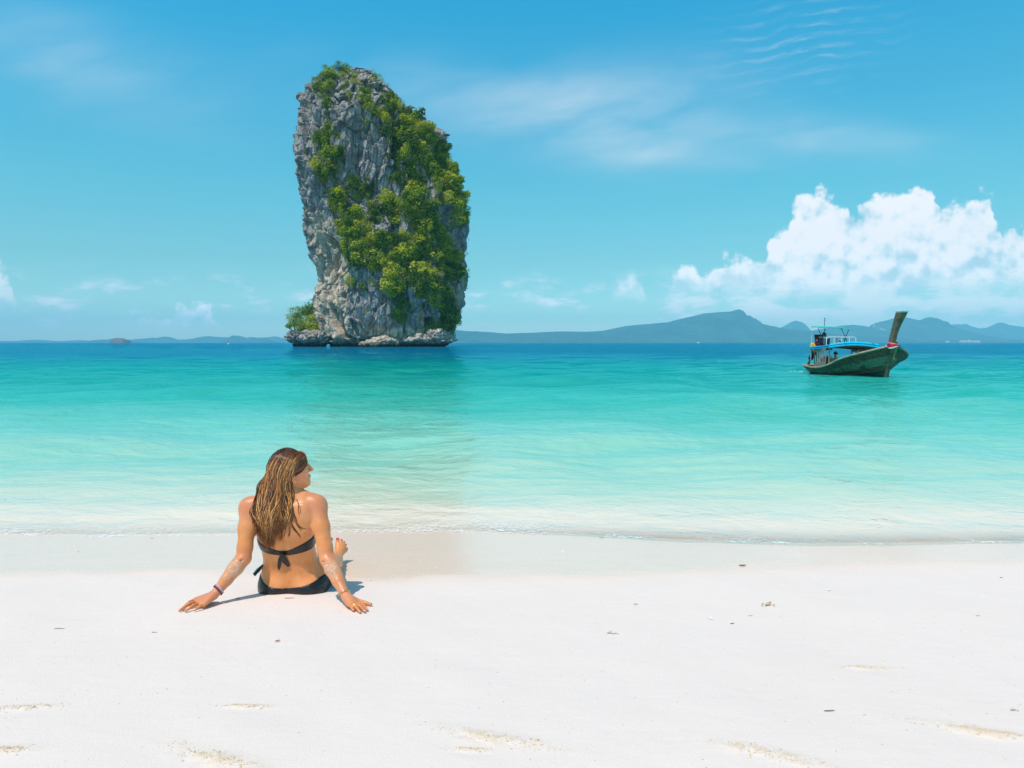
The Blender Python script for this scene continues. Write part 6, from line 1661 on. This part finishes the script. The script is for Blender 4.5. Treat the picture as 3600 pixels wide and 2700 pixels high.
# ---- people aboard
def figure(base, joints, label, skin_m, hair_m, cloth_l, extras=()):
    """joints in boat coordinates; cloth_l = [(name, material, list of segments)]"""
    e_ = aboard('person', base, label, 'person')
    J = {k: np.array(v, float) for k, v in joints.items()}; base = np.array(base, float)
    allp = np.array(list(J.values()))
    f = Field(allp.min(0) - .22, allp.max(0) + .24, 0.014)
    segs = [('hip', 'chest', .125, .14), ('chest', 'neck', .12, .06), ('neck', 'head', .055, .055)]
    for s_ in 'LR':
        segs += [('chest', 'sh' + s_, .09, .055), ('sh' + s_, 'el' + s_, .05, .038), ('el' + s_, 'ha' + s_, .036, .026)]
        if 'kn' + s_ in J: segs += [('hip', 'kn' + s_, .10, .062), ('kn' + s_, 'an' + s_, .058, .038)]
    for a, b_, ra, rb in segs:
        if a in J and b_ in J: f.cone(J[a], J[b_], ra, rb, .035)
    hd = J['head']; f.ell(hd, (.092, .076, .112), .01); f.ell(hd + (.03, 0, -.06), (.055, .05, .06), .02); f.cone(hd + (.085, 0, .01), hd + (.112, 0, -.025), .010, .014, .008)
    for s_ in (-1, 1): f.ell(hd + (0, .078 * s_, -.01), (.018, .010, .026), .006)
    for s_ in 'LR':
        if 'ha' + s_ in J:
            h_ = J['ha' + s_]; d = h_ - J['el' + s_]; d /= np.linalg.norm(d); f.cone(h_, h_ + d * .08, .03, .026, .01, flat=((1, 0, 0), .6))
            u_ = np.cross(d, (0, 0, 1)); u_ /= np.linalg.norm(u_) + 1e-9
            for q in (-.024, -.008, .008, .024): f.cone(h_ + d * .07 + u_ * q, h_ + d * .14 + u_ * q * 1.2, .010, .008, .003)
            f.cone(h_ + d * .02 + u_ * .03, h_ + d * .08 + u_ * .05, .012, .009, .004)
        if 'an' + s_ in J: f.cone(J['an' + s_] + (-.04, 0, -.02), J['an' + s_] + (.16, 0, -.03), .036, .024, .02)
    V, F = surface_nets(f.f, f.lo, .014); V = relax(V, F, 2)
    link('body', new_mesh('body', V - base, F, skin_m), e_)
    fh = Field(hd - .16, hd + .17, .012); fh.ell(hd + (-.018, 0, .022), (.098, .087, .108), .01); fh.ell(hd + (.115, 0, -.045), (.075, .12, .085), .01, carve=True); fh.ell(hd + (-0.0, 0, -.15), (.2, .2, .08), .01, carve=True)
    V, F = surface_nets(fh.f, fh.lo, .012); link('hair', new_mesh('hair', relax(V, F, 1) - base, F, hair_m), e_)
    for nm, mt, sg in cloth_l:
        P_ = np.array([J[a] if isinstance(a, str) else a for s_ in sg for a in s_[:2]])
        fc = Field(P_.min(0) - .2, P_.max(0) + .2, .014)
        for a, b_, ra, rb in sg: fc.cone(J[a] if isinstance(a, str) else a, J[b_] if isinstance(b_, str) else b_, ra, rb, .03)
        V, F = surface_nets(fc.f, fc.lo, .014); link(nm, new_mesh(nm, relax(V, F, 2) - base, F, mt), e_)
    return e_, J, base
skin2 = plain('passenger_skin', (0.48, 0.25, 0.15), 0.5, 0.1, 12); skin3 = plain('dark_tanned_skin', (0.14, 0.065, 0.035), 0.5, 0.1, 12)
hairb = plain('black_hair', (0.012, 0.010, 0.009), 0.5, 0.2, 40); shades = plain('sunglass_lens', (0.008, 0.008, 0.010), 0.15, 0.05)
maroon = plain('maroon_plastic', (0.20, 0.012, 0.02), 0.45, 0.1, 6); yell = plain('yellow_shirt', (0.80, 0.52, 0.01), 0.7, 0.1, 8); navyc = plain('navy_shorts', (0.012, 0.016, 0.045), 0.8, 0.15, 10); mint = plain('pale_green_collar', (0.30, 0.55, 0.42), 0.7, 0.1)
greyb = plain('dark_green_shirt', (0.02, 0.07, 0.06), 0.8, 0.1)
def seated(hx, hy, hz, lean=0.0):
    h = np.array([hx, hy, hz])
    return dict(head=h, neck=h + (-.02, 0, -.17), chest=h + (-.04, 0, -.36), hip=h + (-.10, 0, -.68), shL=h + (-.03, .17, -.25), shR=h + (-.03, -.17, -.25), elL=h + (.02, .25, -.50), elR=h + (.02, -.25, -.50), haL=h + (.22, .20, -.60), haR=h + (.22, -.20, -.60),
                knL=h + (.34, .13, -.70), knR=h + (.34, -.13, -.70), anL=h + (.38, .13, -1.08), anR=h + (.38, -.13, -1.08))
hh = zb_(565, 558, 36.35); hh[0] = hh[0]
J1 = seated(*hh); 
for k in ('anL', 'anR'): J1[k] = J1[k] + np.array([.22, 0, .36])
e1, _, _b = figure(J1['hip'] + (0, 0, -.1), J1, 'helmsman in dark glasses sitting under the teal canopy of the long-tail boat', skin3, hairb, [('shirt', maroon, [('chest', 'hip', .175, .16), ('shL', 'shR', .085, .085), ('shL', 'elL', .068, .055), ('shR', 'elR', .068, .055)]), ('collar', mint, [('neck', np.array(J1['chest']) + (.06, 0, 0.08), .075, .05)]), ('shorts', navyc, [('hip', 'knL', .125, .09), ('hip', 'knR', .125, .09)])])
MB().tube([hh + (.07, -.085, .02) - (J1['hip'] + (0, 0, -.1)), hh + (.105, -.03, .015) - (J1['hip'] + (0, 0, -.1)), hh + (.105, .03, .015) - (J1['hip'] + (0, 0, -.1)), hh + (.07, .085, .02) - (J1['hip'] + (0, 0, -.1))], .022, 6).build('sunglasses', shades, e1)
p1 = zb_(757, 885, 35.6); J2 = seated(*p1)
e2, _, b2 = figure(J2['hip'] + (0, 0, -.1), J2, 'bare shouldered passenger in big sunglasses sitting by the front post of the cabin', skin2, hairb, [('swim_top', navyc, [(np.array(J2['chest']) + (0, -.06, -.07), np.array(J2['chest']) + (0, .06, -.07), .135, .135)]), ('shorts', navyc, [('hip', 'knL', .12, .085), ('hip', 'knR', .12, .085)])])
MB().tube([p1 + (.06, -.088, .02) - b2, p1 + (.10, -.035, .012) - b2, p1 + (.10, .035, .012) - b2, p1 + (.06, .088, .02) - b2], .030, 6).build('sunglasses', shades, e2)
p2 = zb_(1130, 838, 34.9); J3 = seated(*p2)
e3, _, b3 = figure(J3['hip'] + (0, 0, -.1), J3, 'dark haired passenger with glasses looking out under the roof, half hidden by the gunwale', skin2, hairb, [('shirt', maroon, [('chest', 'hip', .165, .15), ('shL', 'shR', .08, .08)])])
th = np.linspace(0, 2 * math.pi, 13)[:, None]
for s_ in (-1, 1): MB().tube(p2 + (.105, s_ * .038, .015) + .027 * (np.cos(th) * np.array([0, 1, 0]) + np.sin(th) * np.array([0, 0, 1])) - b3, .005, 5, cap=False).build('glasses_rim', shades, e3)
# crew member bending at the stern
f1, f2 = hull_pt(0.94, 1.0, -1) + (0, .10, .06), hull_pt(0.975, 1.0, -1) + (0, .22, .06)
hp = zb_(392, 880, 37.6)
J4 = dict(anR=f1 + (0, 0, .05), anL=f2 + (0, 0.02, .05), knR=(f1 + hp) / 2 + (.12, -.02, .04), knL=(f2 + hp) / 2 + (-.10, -.02, .04), hip=hp + (0, 0, .06), chest=hp + (.02, .04, .40), neck=hp + (.10, .08, .58), head=hp + (.20, .14, .66),
          shL=hp + (.04, .20, .50), shR=hp + (.04, -.12, .48), elR=hp + (.10, -.20, .24), elL=hp + (.15, .30, .32), haR=hp + (.12, -.10, .10), haL=hp + (.30, .25, .30))
figure(f1, J4, 'barefoot crew member in navy shorts and yellow shirt bending at the stern', skin3, hairb, [('shorts', navyc, [('hip', 'knR', .14, .095), ('hip', 'knL', .14, .095)]), ('shirt', yell, [('hip', 'chest', .12, .155), ('shL', 'shR', .085, .085), ('shR', 'elR', .07, .055), ('shL', 'elL', .07, .055)])])
# chair, bags
cb = np.array([hh[0] - .22, hh[1], ZD(hh[0], hh[1])])
ch = aboard('chair', cb, 'maroon plastic chair under the helmsman on the upper deck', 'chair')
MB().hexa([(-.22, -.26, .10), (.22, -.26, .10), (.22, .26, .10), (-.22, .26, .10)], [(-.22, -.26, .15), (.24, -.26, .15), (.24, .26, .15), (-.22, .26, .15)]).build('seat', maroon, ch, smooth=False)
MB().hexa([(-.26, -.27, .15), (-.20, -.27, .15), (-.20, .27, .15), (-.26, .27, .15)], [(-.34, -.30, .60), (-.28, -.30, .60), (-.28, .30, .60), (-.34, .30, .60)]).build('backrest', maroon, ch, smooth=False)
for sy in (-1, 1):
    MB().tube([(.2, sy * .26, .1), (.2, sy * .29, .36), (-.26, sy * .29, .38)], .022, 6).build('armrest', maroon, ch)
    for sx in (-.18, .18): MB().tube([(sx, sy * .22, .1), (sx * 1.1, sy * .25, 0)], .02, 6).build('leg', maroon, ch)
redc = plain('red_bag_cloth', (0.62, 0.02, 0.03), 0.7, 0.15, 8, bump=.01)
q = zb_(468, 735, 36.8); q[2] = ZD(q[0], q[1]) + .12
bg_ = aboard('bag', q, 'bright red bag with white top piled on the roof beside the helmsman', 'bag')
MB().blob((0, 0, .08), (.22, .20, .15), 12, 8).blob((.05, .12, -.02), (.2, .2, .13), 12, 8).build('sack', redc, bg_); MB().blob((.02, -.03, .22), (.14, .13, .05), 10, 6).build('flap', cols['white'], bg_)
q = zb_(812, 715, 35.4); q[2] = ZD(q[0], q[1])
tg = aboard('bag', q, 'small red and navy bag lying on the front of the roof', 'bag')
MB().blob((0, 0, .07), (.12, .10, .09), 10, 6).build('sack', redc, tg); MB().tube([(0, -.06, .12), (0, .02, .2), (0, .12, .10), (0, .15, .0)], .03, 6).build('strap', navy, tg)
# ---- foam at the bow and stern, and the boat's reflection comes from the water itself
foamm, n, out = material('white_foam')
tcf = n.new('ShaderNodeTexCoord').outputs['Object']
fo = n.noise(tcf, 9.0, 5, 0.7)
fa = n.sstep(fo, 0.48, 0.75)
b = principled(n, None, Base_Color=(0.85, 0.90, 0.90, 1), Roughness=0.7)
trn = n.new('ShaderNodeBsdfTransparent'); mx = n.new('ShaderNodeMixShader'); n.put(mx.inputs[0], fa); n.l.new(trn.outputs[0], mx.inputs[1]); n.l.new(b.outputs[0], mx.inputs[2]); n.l.new(mx.outputs[0], out.inputs[0])
rf = np.random.default_rng(8)
def froth(name, pts, rad, cnt, label):
    pts = np.array(pts, float); m_ = MB()
    for _ in range(cnt):
        t = rf.random() * (len(pts) - 1); i = int(t); c_ = pts[i] + (pts[min(i + 1, len(pts) - 1)] - pts[i]) * (t - i) + rf.normal(0, rad * .6, 3) * (1, 1, .25)
        r = rad * rf.uniform(.15, .55); m_.blob(c_, (r, r * 1.4, r * .5), 8, 5)
    o = m_.build(name, foamm, None, base=B0); o.location = tuple(B0); tag(o, label, None, kind='stuff')
wl_pt = lambda s, sd: to_world(np.array([hull_pt(s, .33, sd)[0], hull_pt(s, .33, sd)[1] * 1.04, 0.0]))
froth('foam', [wl_pt(0.0, -1) + (0, -.08, .03), wl_pt(0.04, -1) + (-.1, -.05, .02), wl_pt(0.12, -1) + (-.1, 0, .0)], .06, 70, 'white foam where the bow cuts the water')
froth('foam', [wl_pt(0.94, -1) + (-.2, 0, .05), wl_pt(1.0, -1) + (-.5, .3, .05), wl_pt(1.0, -1) + (-.9, .9, .02), wl_pt(1.0, 1) + (0, 1.2, 0.02)], .11, 90, 'white wash kicked up behind the stern')
# ------------------------------------------------------------------ shells, leaves and sand crumbs on the beach
shellm = plain('shell', (0.80, 0.77, 0.72), 0.45, 0.1, 60); coralm = plain('dead_coral', (0.58, 0.46, 0.30), 0.85, 0.25, 60, bump=0.002)
leafm = plain('dry_leaf', (0.34, 0.12, 0.06), 0.7, 0.3, 50); twigm = plain('driftwood', (0.26, 0.20, 0.14), 0.8, 0.3, 60)
rs = np.random.default_rng(17)
def fan_shell(px, py, w, label, mat=shellm):
    c = G(px, py, 0.002); m_ = MB(); V = []
    for i in range(7):
        t = i / 6; r = w * t
        for j in range(15):
            a = -1.25 + 2.5 * j / 14; rib = 1 + 0.10 * math.cos(j * math.pi)
            V.append((math.sin(a) * r, math.cos(a) * r * 0.85, (math.sin(t * math.pi * .62) * .38 * rib) * w * math.cos(a * .8)))
    m_.sheet(np.array(V).reshape(7, 15, 3), .0025)
    e_ = empty('seashell', c, rs.uniform(0, 6.28)); tag(e_, label, 'shell'); m_.build('shell_valve', mat, e_)
    MB().blob((0, .002, .004), (w * .2, w * .16, w * .12), 8, 6).build('hinge_knob', mat, e_)
def lump(px, py, L, label, mat=coralm, cat='coral'):
    c = G(px, py, 0.003); m_ = MB()
    for k in range(9):
        t = k / 8 - .5; m_.blob((t * L, rs.normal(0, L * .10), abs(rs.normal(0, L * .05)) + L * .05), np.array([1, .8, .7]) * L * rs.uniform(.08, .17), 8, 6)
    e_ = m_.build('coral_fragment', mat, None); e_.location = tuple(c); e_.rotation_euler = (0, 0, rs.uniform(-.4, .4)); tag(e_, label, cat)
def leaf(px, py, L, label, mat=leafm, rz=0.0, name='leaf'):
    c = G(px, py, 0.004); g = np.array([[(L * (i / 8 - .5), L * .22 * math.sin(math.pi * i / 8) * q, .012 * L * 8 * (abs(i / 8 - .5)) + .10 * L * abs(q)) for q in (-1, -.5, 0, .5, 1)] for i in range(9)])
    m_ = MB().sheet(g, .001)
    e_ = m_.build(name, mat, None); e_.location = tuple(c); e_.rotation_euler = (0, 0, rz); tag(e_, label, 'leaf')
def twig(px, py, L, r, label, rz=0.0):
    c = G(px, py, r); pts = [(L * (t - .5), rs.normal(0, L * .03), 0.3 * r) for t in np.linspace(0, 1, 6)]
    e_ = MB().tube(pts, [r * .6, r, r, r * .9, r * .8, r * .3], 6).build('twig', twigm, None); e_.location = tuple(c); e_.rotation_euler = (0, 0, rz); tag(e_, label, 'twig')
fan_shell(2492, 2173, .018, 'white shell on dry sand left of the brown coral piece'); fan_shell(2920, 2079, .020, 'white shell on the sand nearest the damp band at right')
fan_shell(3433, 2169, .014, 'lone white shell far to the right on the dry sand'); fan_shell(1306, 2038, .014, 'small white shell on the tan damp sand right of her feet')
fan_shell(1315, 1935, .014, 'thin white shell on damp sand level with her toes'); fan_shell(277, 1940, .020, 'pale shell on the damp sand far left', ); fan_shell(2638, 2162, .013, 'little white shell just below the brown coral piece')
lump(2697, 2130, .065, 'brown branching coral piece on the dry sand'); lump(2153, 2225, .045, 'pale coral crumb lying alone in mid beach', plain('pale_coral', (.70, .66, .60), .8, .1, 60)); lump(2235, 2126, .022, 'tiny tan coral crumb near the damp band')
lump(3567, 2509, .020, 'small brown pebble at the right edge of the beach'); lump(2114, 1892, .030, 'brown crumb right at the water edge beyond the woman')
lump(535, 1893, .026, 'grey brown crumb at the water edge left of the woman')
leaf(2610, 1991, .050, 'reddish dry leaf on the damp sand at right', rz=.1); leaf(976, 2264, .022, 'small red brown leaf below the woman on white sand', rz=.6); leaf(837, 2114, .022, 'brown leaf scrap lying by the shadow of her arm', rz=.5)
twig(2916, 2509, .036, .002, 'dark twig alone on the right foreground sand', -.05); twig(2575, 2189, .022, .0022, 'tiny dark twig under the two right shells', .2); twig(210, 2207, .050, .0015, 'thin tan twig at the far left of the beach', .05); twig(544, 2226, .030, .0014, 'thin twig below her left hand', -.1)
twig(1018, 2112, .05, .0018, 'fine twig on the sand just in front of the bikini', .15); twig(3520, 2030, .018, .002, 'speck of driftwood near the damp band at far right', 0)
# loose crumbs round the trampled spots and scattered over the beach
crm_, n, out = material('damp_sand_crumbs')
geo = n.new('ShaderNodeNewGeometry').outputs['Position']
c = n.mix(n.noise(geo, 120.0, 3, 0.6), (0.55, 0.40, 0.22, 1), (0.78, 0.66, 0.48, 1)); principled(n, out, Base_Color=c, Roughness=0.95)
m_ = MB(); ico = [(0, 0, 1), (.9, 0, .2), (.28, .85, .2), (-.72, .53, .2), (-.72, -.53, .2), (.28, -.85, .2)]; icf = [(0, 1, 2), (0, 2, 3), (0, 3, 4), (0, 4, 5), (0, 5, 1), (5, 4, 3, 2, 1)]
def crumb(x, y, r): 
    a = rs.uniform(0, 6.28); ca, sa = math.cos(a), math.sin(a); z = gz(x, y); sx, sy, sz = rs.uniform(.7, 1.6), rs.uniform(.6, 1.1), rs.uniform(.4, .9)
    m_.addm([(x + r * (p_[0] * sx * ca - p_[1] * sy * sa), y + r * (p_[0] * sx * sa + p_[1] * sy * ca), z + r * (p_[2] * sz - .1)) for p_ in ico], icf)
for cx_, cy_, L, Wd, an in SPOTS:
    c = on_ground(cx_, cy_)
    for k in range(int(420 * L / .16)):
        a = rs.normal(0, .62) * L; b_ = rs.normal(0, .30) * Wd * (0.5 + abs(math.sin(a * 40)))
        crumb(c[0] + a * math.cos(an) - b_ * math.sin(an), c[1] + a * math.sin(an) + b_ * math.cos(an), rs.lognormal(-6.35, .5))
for px, py, k_, sp_ in [(170, 2250, 60, .25), (80, 2330, 40, .3), (3340, 2240, 70, .3), (3450, 2300, 50, .3), (3480, 2480, 60, .25), (2300, 2500, 60, .6), (200, 2450, 30, .2), (1000, 2115, 24, .10), (1420, 2300, 50, .5), (3300, 2640, 60, .35), (2450, 2650, 30, .3), (600, 2300, 40, .5)]:
    c = on_ground(px, py)
    for _ in range(k_): crumb(c[0] + rs.normal(0, sp_), c[1] + rs.normal(0, sp_ * .6), rs.lognormal(-6.3, .45))
cr_o = m_.build('sand_crumbs', crm_, None, smooth=False); tag(cr_o, 'tan crumbs of damp sand scattered over the white beach', None, kind='stuff')
# bits of white shell along the damp band and foam beads at the waterline
m2 = MB(); _m = m_; m_ = m2
for _ in range(900):
    px = rs.uniform(0, 3600); x = None
    c = on_ground(px, rs.uniform(1895, 2060)); crumb(c[0], c[1], rs.lognormal(-6.2, .45))
o = m2.build('shell_grit', shellm, None, smooth=False); tag(o, 'white shell grit strewn over the damp sand', None, kind='stuff')
wf, n, out = material('shore_foam')
geo = n.new('ShaderNodeNewGeometry').outputs['Position']
fa = n.sstep(n.add(n.noise(geo, 26.0, 5, 0.7), n.mul(n.noise(geo, 2.5, 3, .5), .5)), 0.70, 0.98)
at = n.new('ShaderNodeAttribute', attribute_name='body').outputs['Fac']
b = principled(n, None, Base_Color=(0.93, 0.91, 0.89, 1), Roughness=0.6)
trn = n.new('ShaderNodeBsdfTransparent'); mx = n.new('ShaderNodeMixShader'); n.put(mx.inputs[0], n.m('MINIMUM', n.add(n.mul(fa, n.sstep(at, 0.0, 0.5)), n.sstep(at, 0.78, 0.95)), 1.0)); n.l.new(trn.outputs[0], mx.inputs[1]); n.l.new(b.outputs[0], mx.inputs[2]); n.l.new(mx.outputs[0], out.inputs[0])
fx_ = np.linspace(-9, 9, 2600); wob = (fbm(np.stack([fx_ * 1.3, fx_ * 0, fx_ * 0], -1), 4, .55, 33) - .5) * .10
rows = []
for k, (o_, zz_, bd) in enumerate([(-.035, .001, 0.0), (-.016, .007, .70), (-.004, .009, .80), (.012, .009, .62), (.08, .007, .35), (.25, .006, .25), (.55, .006, 0.0)]):
    wid = 0.35 + 1.1 * vnoise(np.stack([fx_ * .6, fx_ * 0 + 4, fx_ * 0], -1), 3)
    yy_ = shore(fx_) + wob + o_ * wid
    base_z = np.maximum(ground(fx_, yy_), 0.0)
    rows.append((np.stack([fx_, yy_, base_z + zz_], -1), np.full(len(fx_), bd)))
me = new_mesh('shore_foam', np.concatenate([r[0] for r in rows]), grid_faces(len(rows), len(fx_)), wf); fattr(me, 'body', np.concatenate([r[1] for r in rows]))
tag(link('shore_foam', me), 'thin lace of foam along the edge of the water', None, kind='stuff')
HAZE_D = 1.0e-4
# ------------------------------------------------------------------ haze
hm, n, out = material('sea_haze')
pv = n.new('ShaderNodeVolumePrincipled')
pv.inputs['Color'].default_value = (0.36, 0.84, 1.0, 1)
pv.inputs['Density'].default_value = HAZE_D
pv.inputs['Anisotropy'].default_value = -0.25
n.l.new(pv.outputs[0], out.inputs['Volume'])
q = MB().box((0, 4500, 80), (24000, 17500, 190))
V = np.concatenate(q.V)
V[:, 2] = np.where(V[:, 2] < 50, -12.0, 470.0); V[:, 1] = np.where(V[:, 1] < 0, -500.0, 13600.0)
V[:, 0] = np.where(V[:, 0] < 0, -12500.0, 12500.0)
hz = link('haze', new_mesh('haze', V, q.F, hm, False))
tag(hz, 'thin sea haze lying over the bay and the far hills', None, kind='stuff')
